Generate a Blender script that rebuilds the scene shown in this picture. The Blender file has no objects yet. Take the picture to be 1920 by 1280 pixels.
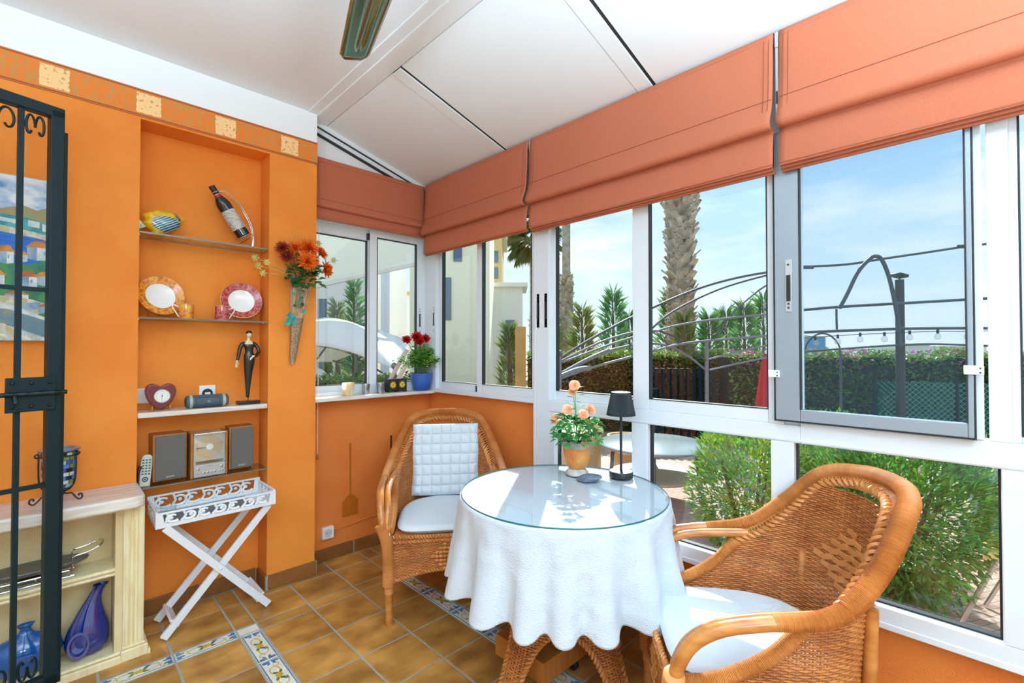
import bpy, math, random
from math import sin, cos, pi, radians, sqrt, atan2
from mathutils import Vector, Matrix, noise
random.seed(7)
SC = bpy.context.scene
COL = SC.collection
PI = pi

# ------------------------------------------------------------------ materials
def s2l(c):
    return tuple((x / 12.92 if x <= 0.04045 else ((x + 0.055) / 1.055) ** 2.4) for x in c)
def rgb(r, g, b):
    return s2l((r / 255, g / 255, b / 255)) + (1.0,)
def newmat(name):
    m = bpy.data.materials.new(name); m.use_nodes = True
    nt = m.node_tree; nt.nodes.clear()
    return m, nt, nt.nodes, nt.links
def ramp(N, stops, interp='LINEAR'):
    r = N.new('ShaderNodeValToRGB'); r.color_ramp.interpolation = interp
    el = r.color_ramp.elements
    while len(el) < len(stops): el.new(0.5)
    for e, (p, c) in zip(el, stops): e.position = p; e.color = c
    return r
def mat(name, c, rough=0.6, metal=0.0, c2=None, nscale=8.0, ndetail=4.0, nstretch=None, bump=0.0, bscale=60.0, bstretch=None,
        spec=0.5, island=0.0, coat=0.0, trans=0.0, sheen=0.0, contrast=(0.35, 0.65), bdist=0.01, subs=0.0):
    m, nt, N, L = newmat(name)
    out = N.new('ShaderNodeOutputMaterial'); b = N.new('ShaderNodeBsdfPrincipled')
    b.inputs['Base Color'].default_value = c; b.inputs['Roughness'].default_value = rough
    b.inputs['Metallic'].default_value = metal; b.inputs['Specular IOR Level'].default_value = spec
    b.inputs['Coat Weight'].default_value = coat; b.inputs['Coat Roughness'].default_value = 0.08
    b.inputs['Sheen Weight'].default_value = sheen
    tc = N.new('ShaderNodeTexCoord')
    colsock = None
    if c2 is not None:
        mp = N.new('ShaderNodeMapping'); L.new(tc.outputs['Object'], mp.inputs[0])
        if nstretch: mp.inputs['Scale'].default_value = nstretch
        nz = N.new('ShaderNodeTexNoise'); nz.inputs['Scale'].default_value = nscale; nz.inputs['Detail'].default_value = ndetail
        L.new(mp.outputs[0], nz.inputs['Vector'])
        r = ramp(N, [(contrast[0], c), (contrast[1], c2)])
        L.new(nz.outputs['Fac'], r.inputs[0]); colsock = r.outputs[0]
    if island > 0:
        g = N.new('ShaderNodeNewGeometry')
        hsv = N.new('ShaderNodeHueSaturation')
        mr = N.new('ShaderNodeMapRange'); mr.inputs['To Min'].default_value = 1 - island; mr.inputs['To Max'].default_value = 1 + island
        L.new(g.outputs['Random Per Island'], mr.inputs['Value']); L.new(mr.outputs[0], hsv.inputs['Value'])
        if colsock: L.new(colsock, hsv.inputs['Color'])
        else: hsv.inputs['Color'].default_value = c
        colsock = hsv.outputs[0]
    if colsock: L.new(colsock, b.inputs['Base Color'])
    if bump > 0:
        mp2 = N.new('ShaderNodeMapping'); L.new(tc.outputs['Object'], mp2.inputs[0])
        if bstretch: mp2.inputs['Scale'].default_value = bstretch
        nb = N.new('ShaderNodeTexNoise'); nb.inputs['Scale'].default_value = bscale; nb.inputs['Detail'].default_value = 3
        L.new(mp2.outputs[0], nb.inputs['Vector'])
        bp = N.new('ShaderNodeBump'); bp.inputs['Strength'].default_value = bump; bp.inputs['Distance'].default_value = bdist
        L.new(nb.outputs['Fac'], bp.inputs['Height']); L.new(bp.outputs[0], b.inputs['Normal'])
    sh = b.outputs[0]
    if trans > 0:
        t = N.new('ShaderNodeBsdfTranslucent')
        if colsock: L.new(colsock, t.inputs[0])
        else: t.inputs[0].default_value = c
        mx = N.new('ShaderNodeMixShader'); mx.inputs[0].default_value = trans
        L.new(sh, mx.inputs[1]); L.new(t.outputs[0], mx.inputs[2]); sh = mx.outputs[0]
    L.new(sh, out.inputs[0])
    return m
def glassmat(name, tint=(1, 1, 1, 1), boost=1.6, rough=0.0, ior=1.45, base=0.0, diffuse=0.0, dcol=(1, 1, 1, 1)):
    m, nt, N, L = newmat(name)
    out = N.new('ShaderNodeOutputMaterial')
    t = N.new('ShaderNodeBsdfTransparent'); t.inputs[0].default_value = tint
    g = N.new('ShaderNodeBsdfGlossy'); g.inputs['Roughness'].default_value = rough; g.inputs[0].default_value = (1, 1, 1, 1)
    lw = N.new('ShaderNodeLayerWeight'); lw.inputs[0].default_value = .5
    f = N.new('ShaderNodeMath'); f.operation = 'POWER'; f.inputs[1].default_value = 4.6; L.new(lw.outputs['Facing'], f.inputs[0])
    mu = N.new('ShaderNodeMath'); mu.operation = 'MULTIPLY_ADD'; mu.use_clamp = True
    mu.inputs[1].default_value = min(.95, .6 * boost); mu.inputs[2].default_value = .035 * boost + base
    L.new(f.outputs[0], mu.inputs[0])
    mx = N.new('ShaderNodeMixShader'); L.new(mu.outputs[0], mx.inputs[0])
    a = t.outputs[0]
    if diffuse > 0:
        d = N.new('ShaderNodeBsdfDiffuse'); d.inputs[0].default_value = dcol
        m2 = N.new('ShaderNodeMixShader'); m2.inputs[0].default_value = diffuse
        L.new(a, m2.inputs[1]); L.new(d.outputs[0], m2.inputs[2]); a = m2.outputs[0]
    L.new(a, mx.inputs[1]); L.new(g.outputs[0], mx.inputs[2]); L.new(mx.outputs[0], out.inputs[0])
    return m

M = {}
OR1, OR2 = rgb(242, 146, 52), rgb(234, 132, 40)
M['orange'] = mat('orange_plaster', OR1, 0.75, c2=OR2, nscale=3.0, bump=0.5, bscale=190, bdist=0.006)
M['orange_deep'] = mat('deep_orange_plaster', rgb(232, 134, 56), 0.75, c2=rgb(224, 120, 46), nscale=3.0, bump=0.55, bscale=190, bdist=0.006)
M['white_paint'] = mat('white_paint', rgb(238, 240, 242), 0.7, bump=0.15, bscale=220, bdist=0.003)
M['ceil'] = mat('ceiling_paint', rgb(226, 228, 230), 0.8, bump=0.25, bscale=260, bdist=0.003)
M['panel'] = mat('roof_panel_paint', rgb(226, 229, 230), 0.45)
M['alu'] = mat('white_aluminium', rgb(224, 230, 236), 0.3)
M['dark_gap'] = mat('dark_rubber_gap', rgb(30, 34, 36), 0.6)
M['gray_alu'] = mat('grey_anodised_aluminium', rgb(150, 160, 168), 0.35, metal=0.3)
M['black'] = mat('black_plastic', rgb(26, 28, 30), 0.45)
M['chrome'] = mat('chrome', rgb(215, 218, 220), 0.12, metal=1.0)
M['silver'] = mat('silver_plastic', rgb(190, 192, 192), 0.35, metal=0.5)
M['grout'] = mat('grey_grout', rgb(164, 162, 150), 0.9, bump=0.2, bscale=300)
M['tile'] = mat('terracotta_tile', rgb(148, 100, 44), 0.42, c2=rgb(200, 146, 72), nscale=5.5, ndetail=4, nstretch=(1.0, 1.3, 1), island=0.16, bump=0.08, bscale=30, contrast=(0.36, 0.66))
M['skirt'] = mat('brown_skirting_tile', rgb(120, 76, 36), 0.4, c2=rgb(150, 98, 48), nscale=5, island=0.12)
M['marble'] = mat('pale_marble', rgb(228, 220, 210), 0.3, c2=rgb(200, 184, 166), nscale=6, nstretch=(1, 9, 9), contrast=(0.42, 0.7))
M['cream'] = mat('cream_plaster', rgb(238, 222, 178), 0.6, c2=rgb(226, 200, 146), nscale=7, nstretch=(6, 6, 1), contrast=(0.4, 0.75))
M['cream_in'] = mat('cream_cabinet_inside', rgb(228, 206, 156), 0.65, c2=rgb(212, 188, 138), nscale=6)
M['terracotta'] = mat('terracotta_fabric', rgb(202, 116, 84), 0.85, c2=rgb(194, 108, 76), nscale=300, bump=0.15, bscale=700, trans=0.12, bdist=0.002)
M['hem'] = mat('terracotta_hem', rgb(176, 98, 68), 0.85, bump=0.1, bscale=500)
M['stitch'] = mat('brown_stitching', rgb(150, 80, 56), 0.9)
M['iron'] = mat('dark_green_iron', rgb(12, 36, 40), 0.45, bump=0.08, bscale=90, spec=0.25)
M['white_wood'] = mat('white_wood', rgb(230, 232, 234), 0.45, bump=0.06, bscale=40, bstretch=(1, 1, 8))
M['cloth'] = mat('white_crinkled_cloth', rgb(200, 208, 217), 0.9, bump=0.6, bscale=120, bstretch=(1, 1, 2.4), bdist=0.005, sheen=0.2)
M['cushion'] = mat('white_cotton', rgb(212, 220, 226), 0.9, bump=0.12, bscale=400, bstretch=(1, 4, 4), bdist=0.003)
M['rattan'] = mat('rattan_strand', rgb(196, 124, 62), 0.42, c2=rgb(168, 94, 40), nscale=14, island=0.18, contrast=(0.3, 0.7))
M['rattan_pole'] = mat('rattan_pole', rgb(206, 136, 66), 0.3, c2=rgb(176, 102, 40), nscale=10, nstretch=(1, 1, 4), coat=0.3)
M['wrap'] = mat('rattan_wrapping', rgb(208, 138, 74), 0.38, c2=rgb(184, 112, 52), nscale=9, island=0.1)
M['window_glass'] = glassmat('window_glass', tint=(0.88, 0.96, 0.965, 1), boost=1.35)
M['clear_glass'] = glassmat('clear_glass', tint=(0.95, 0.97, 0.97, 1), boost=1.5, base=0.02)
M['shelf_glass'] = glassmat('smoky_shelf_glass', tint=(0.82, 0.84, 0.80, 1), boost=1.5, base=0.02)
M['table_glass'] = glassmat('table_glass', tint=(0.975, 0.99, 0.99, 1), boost=.75)
M['glass_edge'] = mat('green_glass_edge', rgb(40, 108, 104), 0.15)
M['white_gloss'] = mat('white_glazed', rgb(246, 246, 244), 0.15, coat=0.5)

# ------------------------------------------------------------------ mesh builder
class MB:
    def __init__(s): s.v = []; s.f = []; s.mi = []; s.cur = 0; s.T = None
    def add(s, vs, fs):
        b = len(s.v)
        if s.T is not None: vs = [tuple(s.T @ Vector(p)) for p in vs]
        s.v.extend([tuple(p) for p in vs])
        s.f.extend([tuple(i + b for i in f) for f in fs]); s.mi.extend([s.cur] * len(fs))
        return s
    def box(s, x0, x1, y0, y1, z0, z1):
        v = [(x0, y0, z0), (x1, y0, z0), (x1, y1, z0), (x0, y1, z0), (x0, y0, z1), (x1, y0, z1), (x1, y1, z1), (x0, y1, z1)]
        return s.add(v, [(0, 3, 2, 1), (4, 5, 6, 7), (0, 1, 5, 4), (1, 2, 6, 5), (2, 3, 7, 6), (3, 0, 4, 7)])
    def obox(s, c, sx, sy, sz, R=None):
        R = R or Matrix.Identity(3); c = Vector(c)
        v = [c + R @ Vector((a * sx / 2, b * sy / 2, d * sz / 2)) for d in (-1, 1) for a, b in ((-1, -1), (1, -1), (1, 1), (-1, 1))]
        return s.add(v, [(0, 3, 2, 1), (4, 5, 6, 7), (0, 1, 5, 4), (1, 2, 6, 5), (2, 3, 7, 6), (3, 0, 4, 7)])
    def bar(s, a, b, w, h, up=(0, 0, 1)):
        a = Vector(a); b = Vector(b); d = (b - a); ln = d.length; d.normalize()
        u = Vector(up); x = d.cross(u)
        if x.length < 1e-6: x = d.cross(Vector((1, 0, 0)))
        x.normalize(); y = x.cross(d)
        R = Matrix((x, d, y)).transposed()
        return s.obox((a + b) / 2, w, ln, h, R)
    def tube(s, pts, r, n=8, closed=False, caps=True, flat=1.0):
        P = [Vector(p) for p in pts]; m = len(P)
        rr = r if isinstance(r, (list, tuple)) else [r] * m
        vs = []; prev = None
        for i in range(m):
            if closed: t = P[(i + 1) % m] - P[i - 1]
            else: t = P[min(i + 1, m - 1)] - P[max(i - 1, 0)]
            if t.length < 1e-9: t = Vector((0, 0, 1))
            t.normalize()
            if prev is None:
                a = Vector((0, 0, 1)) if abs(t.z) < 0.9 else Vector((1, 0, 0))
                x = t.cross(a).normalized()
            else:
                x = prev - t * prev.dot(t)
                if x.length < 1e-6: x = t.orthogonal()
                x.normalize()
            prev = x; y = t.cross(x)
            for k in range(n):
                an = 2 * PI * k / n
                vs.append(P[i] + (x * cos(an) + y * sin(an) * flat) * rr[i])
        fs = []
        for i in range(m if closed else m - 1):
            j = (i + 1) % m
            for k in range(n):
                k2 = (k + 1) % n
                fs.append((i * n + k, i * n + k2, j * n + k2, j * n + k))
        if caps and not closed:
            fs.append(tuple(reversed(range(n)))); fs.append(tuple((m - 1) * n + k for k in range(n)))
        return s.add(vs, fs)
    def lathe(s, prof, n=32, c=(0, 0, 0), R=None, cap=True, sx=1.0, sy=1.0):
        R = R or Matrix.Identity(3); c = Vector(c); vs = []
        for r, z in prof:
            for k in range(n):
                a = 2 * PI * k / n
                vs.append(c + R @ Vector((r * cos(a) * sx, r * sin(a) * sy, z)))
        fs = []
        for i in range(len(prof) - 1):
            for k in range(n):
                k2 = (k + 1) % n
                fs.append((i * n + k, i * n + k2, (i + 1) * n + k2, (i + 1) * n + k))
        if cap:
            if prof[0][0] > 1e-4: fs.append(tuple(reversed(range(n))))
            if prof[-1][0] > 1e-4: fs.append(tuple((len(prof) - 1) * n + k for k in range(n)))
        return s.add(vs, fs)
    def sphere(s, c, r, n=12, m=8, sc=(1, 1, 1), R=None):
        R = R or Matrix.Identity(3); c = Vector(c)
        vs = []; fs = []
        vs.append(c + R @ Vector((0, 0, -r * sc[2])))
        for i in range(1, m):
            ph = -PI / 2 + PI * i / m
            for k in range(n):
                a = 2 * PI * k / n
                vs.append(c + R @ Vector((r * cos(ph) * cos(a) * sc[0], r * cos(ph) * sin(a) * sc[1], r * sin(ph) * sc[2])))
        vs.append(c + R @ Vector((0, 0, r * sc[2])))
        for k in range(n): fs.append((0, 1 + (k + 1) % n, 1 + k))
        for i in range(m - 2):
            for k in range(n):
                k2 = (k + 1) % n
                fs.append((1 + i * n + k, 1 + i * n + k2, 1 + (i + 1) * n + k2, 1 + (i + 1) * n + k))
        t = len(vs) - 1
        for k in range(n): fs.append((t, 1 + (m - 2) * n + k, 1 + (m - 2) * n + (k + 1) % n))
        return s.add(vs, fs)
    def prism(s, poly, O, U, V, W):
        """polygon in the (U,V) plane from O, extruded by W (vector)"""
        O, U, V, W = Vector(O), Vector(U), Vector(V), Vector(W); n = len(poly)
        vs = [O + U * a + V * b for a, b in poly]; vs += [p + W for p in vs]
        fs = [tuple(reversed(range(n))), tuple(range(n, 2 * n))]
        for i in range(n):
            j = (i + 1) % n; fs.append((i, j, n + j, n + i))
        return s.add(vs, fs)
    def grid(s, fn, nu, nv, cu=False, flip=False):
        vs = []; mu = nu if cu else nu + 1
        for j in range(nv + 1):
            for i in range(mu): vs.append(fn(i / nu, j / nv))
        fs = []
        for j in range(nv):
            for i in range(nu):
                i2 = (i + 1) % mu
                q = (j * mu + i, j * mu + i2, (j + 1) * mu + i2, (j + 1) * mu + i)
                fs.append(tuple(reversed(q)) if flip else q)
        return s.add(vs, fs)
    def leaf(s, p, d, up, L, w, fold=0.15, curl=0.0):
        """a pointed leaf: 2 quads along a midrib"""
        p = Vector(p); d = Vector(d).normalized(); up = Vector(up)
        x = d.cross(up)
        if x.length < 1e-5: x = d.orthogonal()
        x.normalize(); n = x.cross(d)
        m = p + d * (L * .45) ; t = p + d * L - n * (curl * L)
        a = m + x * (w / 2) + n * (fold * w); b = m - x * (w / 2) + n * (fold * w)
        return s.add([p, a, t, b], [(0, 1, 2), (0, 2, 3)])
    def build(s, name, mats, parent=None, origin=None, smooth=True, angle=40, bevel=0.0, seg=2, kind=None, sub=0, solid=0.0):
        me = bpy.data.meshes.new(name)
        if parent is not None:
            Mi = WM[parent.name].inverted(); vs = [tuple(Mi @ Vector(p)) for p in s.v]
        elif origin is not None:
            o0 = Vector(origin); vs = [tuple(Vector(p) - o0) for p in s.v]
        else: vs = s.v
        me.from_pydata(vs, [], s.f); me.update()
        if not isinstance(mats, (list, tuple)): mats = [mats]
        for m in mats: me.materials.append(M[m] if isinstance(m, str) else m)
        if len(mats) > 1: me.polygons.foreach_set('material_index', s.mi)
        if smooth:
            me.polygons.foreach_set('use_smooth', [True] * len(me.polygons))
            if angle < 180: me.set_sharp_from_angle(angle=radians(angle))
        o = bpy.data.objects.new(name, me); COL.objects.link(o)
        if parent is not None:
            o.parent = parent; WM[o.name] = WM[parent.name]
        elif origin is not None:
            o.location = origin; WM[o.name] = Matrix.Translation(origin)
        else: WM[o.name] = Matrix.Identity(4)
        if bevel > 0:
            b = o.modifiers.new('bevel', 'BEVEL'); b.width = bevel; b.segments = seg; b.limit_method = 'ANGLE'; b.angle_limit = radians(35)
        if solid > 0:
            b = o.modifiers.new('solid', 'SOLIDIFY'); b.thickness = solid; b.offset = 0
        if sub:
            b = o.modifiers.new('sub', 'SUBSURF'); b.levels = sub; b.render_levels = sub
        if kind: o['kind'] = kind
        return o
WM = {}
def thing(name, label, cat, loc=(0, 0, 0), rz=0.0, group=None):
    o = bpy.data.objects.new(name, None); COL.objects.link(o); o.empty_display_size = 0.05
    o.location = loc; o.rotation_euler = (0, 0, rz); o['label'] = label; o['category'] = cat
    if group: o['group'] = group
    WM[o.name] = Matrix.Translation(loc) @ Matrix.Rotation(rz, 4, 'Z')
    return o
def tag(o, label, cat, group=None, kind=None):
    o['label'] = label; o['category'] = cat
    if group: o['group'] = group
    if kind: o['kind'] = kind
    return o
def struct_root(name, loc=(0, 0, 0)):
    o = bpy.data.objects.new(name, None); COL.objects.link(o); o.location = loc; o['kind'] = 'structure'
    WM[o.name] = Matrix.Translation(loc)
    return o
def dup(root, loc, rz, label=None, group=None):
    r = root.copy(); COL.objects.link(r); r.location = loc; r.rotation_euler = (0, 0, rz)
    if label: r['label'] = label
    if group: r['group'] = group
    WM[r.name] = Matrix.Translation(loc) @ Matrix.Rotation(rz, 4, 'Z')
    for ch in list(root.children):
        c = ch.copy(); COL.objects.link(c); c.parent = r; WM[c.name] = WM[r.name]
        for g in list(ch.children):
            d = g.copy(); COL.objects.link(d); d.parent = c; WM[d.name] = WM[r.name]
    return r
def B(*a): return MB().box(*a)
def catmull(pts, n=8, closed=False):
    P = [Vector(p) for p in pts]; m = len(P); out = []
    rng = m if closed else m - 1
    for i in range(rng):
        p0 = P[i - 1] if (i > 0 or closed) else P[0] * 2 - P[1]
        p1 = P[i]; p2 = P[(i + 1) % m]
        p3 = P[(i + 2) % m] if (i + 2 < m or closed) else P[-1] * 2 - P[-2]
        for k in range(n):
            t = k / n
            out.append(0.5 * ((2 * p1) + (p2 - p0) * t + (2 * p0 - 5 * p1 + 4 * p2 - p3) * t * t + (3 * p1 - p0 - 3 * p2 + p3) * t ** 3))
    if not closed: out.append(P[-1])
    return out
def interp(xs, ys, x):
    if x <= xs[0]: return ys[0]
    if x >= xs[-1]: return ys[-1]
    for i in range(len(xs) - 1):
        if x <= xs[i + 1]:
            t = (x - xs[i]) / (xs[i + 1] - xs[i]); h = xs[i + 1] - xs[i]
            m0 = (ys[i + 1] - ys[i - 1]) / (xs[i + 1] - xs[i - 1]) if i > 0 else (ys[i + 1] - ys[i]) / h
            m1 = (ys[i + 2] - ys[i]) / (xs[i + 2] - xs[i]) if i + 2 < len(xs) else (ys[i + 1] - ys[i]) / h
            t2, t3 = t * t, t ** 3
            return (2 * t3 - 3 * t2 + 1) * ys[i] + (t3 - 2 * t2 + t) * h * m0 + (-2 * t3 + 3 * t2) * ys[i + 1] + (t3 - t2) * h * m1

# ------------------------------------------------------------------ camera
cam = bpy.data.cameras.new('camera'); co = bpy.data.objects.new('camera', cam); COL.objects.link(co)
cam.sensor_width = 36.0; cam.lens = 875.0 / 1920 * 36.0; cam.clip_start = 0.05; cam.clip_end = 800
co.location = (0, 0, 1.38); co.rotation_euler = (radians(90 + 0.85), 0, -radians(44.54))
SC.camera = co
# ================================================================== ROOM SHELL
CEIL = 2.835
# floor: grout bed with bevelled tiles
FX = [-2.66, -2.40, -2.14, -1.88, -1.62, -1.36, -1.10, -0.85, -0.60, -0.35, -0.10, 0.15, 0.40, 0.651, 0.745, 1.0, 1.257, 1.488, 1.58, 1.823, 2.075, 2.33]
FY = [3.115, 2.85, 2.595, 2.512, 2.245, 1.979, 1.714, 1.449, 1.184, 0.919, 0.654, 0.389, 0.124, -0.141, -0.406, -0.67, -0.935, -1.2, -1.465, -1.73, -2.0, -2.26, -2.6]
bed = B(-2.7, 2.09, -2.6, 3.1, -0.05, -0.003)
bed.build('floor', 'grout', kind='structure', smooth=False)
tl = MB(); deco = []
for i in range(len(FX) - 1):
    for j in range(len(FY) - 1):
        x0, x1, y1, y0 = FX[i], FX[i + 1], FY[j], FY[j + 1]
        if x0 > 2.07 or y0 > 3.05: continue
        x1 = min(x1, 2.08); y1 = min(y1, 3.04)
        g = 0.005
        isd = (abs(FX[i] - 0.651) < .01 and y1 < 2.6) or (abs(FX[i] - 1.488) < .01 and y1 < 2.52) or (abs(FY[j] - 2.595) < .01 and x1 < 0.7)
        if isd: deco.append((x0 + g, x1 - g, y0 + g, y1 - g)); continue
        e = 0.004
        a = [(x0 + g, y0 + g), (x1 - g, y0 + g), (x1 - g, y1 - g), (x0 + g, y1 - g)]
        b2 = [(x0 + g + e, y0 + g + e), (x1 - g - e, y0 + g + e), (x1 - g - e, y1 - g - e), (x0 + g + e, y1 - g - e)]
        vs = [(p[0], p[1], -0.004) for p in a] + [(p[0], p[1], -0.0012) for p in a] + [(p[0], p[1], 0.0) for p in b2]
        fs = [(8, 9, 10, 11)]
        for k in range(4):
            k2 = (k + 1) % 4; fs += [(k, k2, 4 + k2, 4 + k), (4 + k, 4 + k2, 8 + k2, 8 + k)]
        tl.add(vs, fs)
tl.build('floor_tiles', 'tile', kind='structure', smooth=False)
M['deco_white'] = mat('deco_white_glaze', rgb(232, 228, 206), 0.3, c2=rgb(214, 214, 200), nscale=20)
M['deco_blue'] = mat('deco_blue_glaze', rgb(52, 96, 146), 0.3, c2=rgb(96, 140, 178), nscale=40)
M['deco_yellow'] = mat('deco_yellow_glaze', rgb(216, 178, 62), 0.3, c2=rgb(196, 150, 40), nscale=40)
M['deco_green'] = mat('deco_green_glaze', rgb(62, 106, 66), 0.3, c2=rgb(96, 132, 70), nscale=40)
dm = MB()
def flatpoly(mb, pts, z): mb.add([(p[0], p[1], z) for p in pts], [tuple(range(len(pts)))])
for (x0, x1, y0, y1) in deco:
    dm.cur = 0; dm.box(x0, x1, y0, y1, -0.004, 0.0)
    cx, cy = (x0 + x1) / 2, (y0 + y1) / 2; lx, ly = x1 - x0, y1 - y0
    longx = lx > ly
    Lh, Wh = (lx / 2, ly / 2) if longx else (ly / 2, lx / 2)
    def mp(u, v): return (cx + u, cy + v) if longx else (cx + v, cy - u)
    def poly(mb, uv, z):
        pts = [mp(*q) for q in uv]
        ar = sum(pts[k][0] * pts[(k + 1) % len(pts)][1] - pts[(k + 1) % len(pts)][0] * pts[k][1] for k in range(len(pts)))
        flatpoly(mb, pts if ar > 0 else pts[::-1], z)
    def strip(pl, w, z):
        for k in range(len(pl) - 1):
            a, b_ = Vector(pl[k]), Vector(pl[k + 1]); d = (b_ - a).normalized(); n_ = Vector((-d.y, d.x)) * w / 2
            poly(dm, [tuple(a - n_), tuple(b_ - n_), tuple(b_ + n_), tuple(a + n_)], z)
    z1, z2, z3 = 0.0004, 0.0007, 0.0010
    dm.cur = 1
    for sg in (-1, 1):
        strip([(-Lh, sg * (Wh - 0.004)), (Lh, sg * (Wh - 0.004))], 0.005, z1)
    if Lh < 0.07: continue
    for sg in (-1, 1):      # blue corner leaves
        for sv in (-1, 1):
            c_ = (sg * Lh, sv * Wh * .35)
            poly(dm, [(sg * (Lh - .002), sv * .002), (sg * (Lh - .03), sv * .006), (sg * (Lh - .036), sv * .018), (sg * (Lh - .022), sv * .016), (sg * (Lh - .02), sv * Wh * .75), (sg * (Lh - .004), sv * Wh * .8)], z1)
    # yellow scrolls
    dm.cur = 2
    for sg in (-1, 1):
        strip([(sg * (.045 + .028 * cos(t * .5)) , sg * (.004 + .019 * sin(t * .5))) for t in range(-6, 7)], 0.0045, z1)
        strip([(sg * (.085 + .012 * cos(t * .6)), -sg * (.012 + .012 * sin(t * .6))) for t in range(0, 9)], 0.004, z1)
    # central flower and green leaves
    dm.cur = 3
    for an, ln in ((.5, .045), (2.4, .05), (3.7, .045), (5.5, .05), (0.1, .03), (3.3, .03)):
        d = Vector((cos(an), sin(an) * .62)); n_ = Vector((-d.y, d.x)) * .24
        p = [d * .012, d * ln * .6 + n_ * ln * .7, d * ln, d * ln * .6 - n_ * ln * .7]
        poly(dm, [tuple(q) for q in p], z2)
    dm.cur = 2
    pts = []
    for k in range(16):
        r = 0.019 if k % 2 else 0.011
        pts.append((r * cos(k * PI / 8) * 1.25, r * sin(k * PI / 8)))
    poly(dm, pts, z3)
    dm.cur = 1
    for k in range(3): strip([(.022 + k * .006, .012), (.034 + k * .006, .026)], 0.0022, z3)
    for k in range(3): strip([(.022 + k * .006, .026), (.034 + k * .006, .012)], 0.0022, z3)
dm.build('floor_deco_tiles', ['deco_white', 'deco_blue', 'deco_yellow', 'deco_green'], kind='structure', smooth=False)

# left wall (with the niche) : front face y = 2.90
w = MB()
w.box(-2.7, 0.296, 2.90, 3.25, -0.05, 2.652); w.box(0.296, 0.885, 2.90, 3.25, 2.507, 2.652)
w.box(0.885, 1.156, 2.90, 3.25, -0.05, 2.652); w.box(0.296, 0.885, 3.06, 3.25, -0.05, 2.507)
w.build('wall_left', 'orange', kind='structure', smooth=False)
B(-2.7, 1.156, 2.90, 3.25, 2.652, 2.86).build('wall_left_upper', 'white_paint', kind='structure', smooth=False)
# painted border with cream stamped squares
def border_mat():
    m, nt, N, L = newmat('stencilled_border')
    out = N.new('ShaderNodeOutputMaterial'); b = N.new('ShaderNodeBsdfPrincipled'); b.inputs['Roughness'].default_value = 0.7
    tc = N.new('ShaderNodeTexCoord'); sp = N.new('ShaderNodeSeparateXYZ')
    nz = N.new('ShaderNodeTexNoise'); nz.inputs['Scale'].default_value = 60; L.new(tc.outputs['Object'], nz.inputs['Vector'])
    mixv = N.new('ShaderNodeVectorMath'); mixv.operation = 'MULTIPLY_ADD'; mixv.inputs[1].default_value = (.012, .012, .012)
    L.new(nz.outputs['Color'], mixv.inputs[0]); L.new(tc.outputs['Object'], mixv.inputs[2]); L.new(mixv.outputs[0], sp.inputs[0])
    def mth(op, a, b_=None, c=None):
        n = N.new('ShaderNodeMath'); n.operation = op
        for k, q in enumerate((a, b_, c)):
            if q is None: continue
            if isinstance(q, (int, float)): n.inputs[k].default_value = q
            else: L.new(q, n.inputs[k])
        return n.outputs[0]
    fx = mth('FRACT', mth('MULTIPLY', mth('ADD', sp.outputs[0], 10.0 + 0.0), 3.0))
    near = mth('ABSOLUTE', mth('SUBTRACT', fx, 0.5))
    inx = mth('LESS_THAN', near, 0.145); inz = mth('LESS_THAN', mth('ABSOLUTE', mth('SUBTRACT', sp.outputs[2], 0.006)), 0.049)
    sq = mth('MULTIPLY', inx, inz)
    # grey brush scribbles
    mp = N.new('ShaderNodeMapping'); mp.inputs['Rotation'].default_value = (0, 0.5, 0); mp.inputs['Scale'].default_value = (60, 1, 14); L.new(tc.outputs['Object'], mp.inputs[0])
    n2 = N.new('ShaderNodeTexNoise'); n2.inputs['Scale'].default_value = 1.0; n2.inputs['Detail'].default_value = 2; L.new(mp.outputs[0], n2.inputs['Vector'])
    r = ramp(N, [(0.50, rgb(226, 124, 40)), (0.57, rgb(190, 142, 74)), (0.64, rgb(226, 124, 40))]); L.new(n2.outputs['Fac'], r.inputs[0])
    n3 = N.new('ShaderNodeTexNoise'); n3.inputs['Scale'].default_value = 55; L.new(tc.outputs['Object'], n3.inputs['Vector'])
    r3 = ramp(N, [(0.33, rgb(214, 140, 78)), (0.42, rgb(246, 200, 140))]); L.new(n3.outputs['Fac'], r3.inputs[0])
    mx = N.new('ShaderNodeMix'); mx.data_type = 'RGBA'; L.new(sq, mx.inputs[0]); L.new(r.outputs[0], mx.inputs[6]); L.new(r3.outputs[0], mx.inputs[7])
    sp2 = N.new('ShaderNodeSeparateXYZ'); L.new(tc.outputs['Object'], sp2.inputs[0]); ed = mth('GREATER_THAN', mth('ABSOLUTE', mth('SUBTRACT', mth('ABSOLUTE', sp2.outputs[2]), 0.0605)), 0.0035); ed = mth('MULTIPLY', mth('SUBTRACT', 1.0, ed), 1.0); ed = mth('MAXIMUM', ed, mth('GREATER_THAN', mth('ABSOLUTE', sp2.outputs[2]), 0.0662))
    ed2 = mth('ABSOLUTE', mth('SUBTRACT', mth('ABSOLUTE', mth('SUBTRACT', sp.outputs[2], 0.004)), 0.061)); 
    mx2 = N.new('ShaderNodeMix'); mx2.data_type = 'RGBA'; L.new(ed, mx2.inputs[0]); L.new(mx.outputs[2], mx2.inputs[6]); mx2.inputs[7].default_value = rgb(160, 76, 36)
    L.new(mx2.outputs[2], b.inputs['Base Color']); L.new(b.outputs[0], out.inputs[0])
    return m
B(-2.7, 1.158, 2.897, 2.90, 2.518, 2.654).build('trim_1', border_mat(), origin=(0.1667, 2.9, 2.586), kind='structure', smooth=False)
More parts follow.
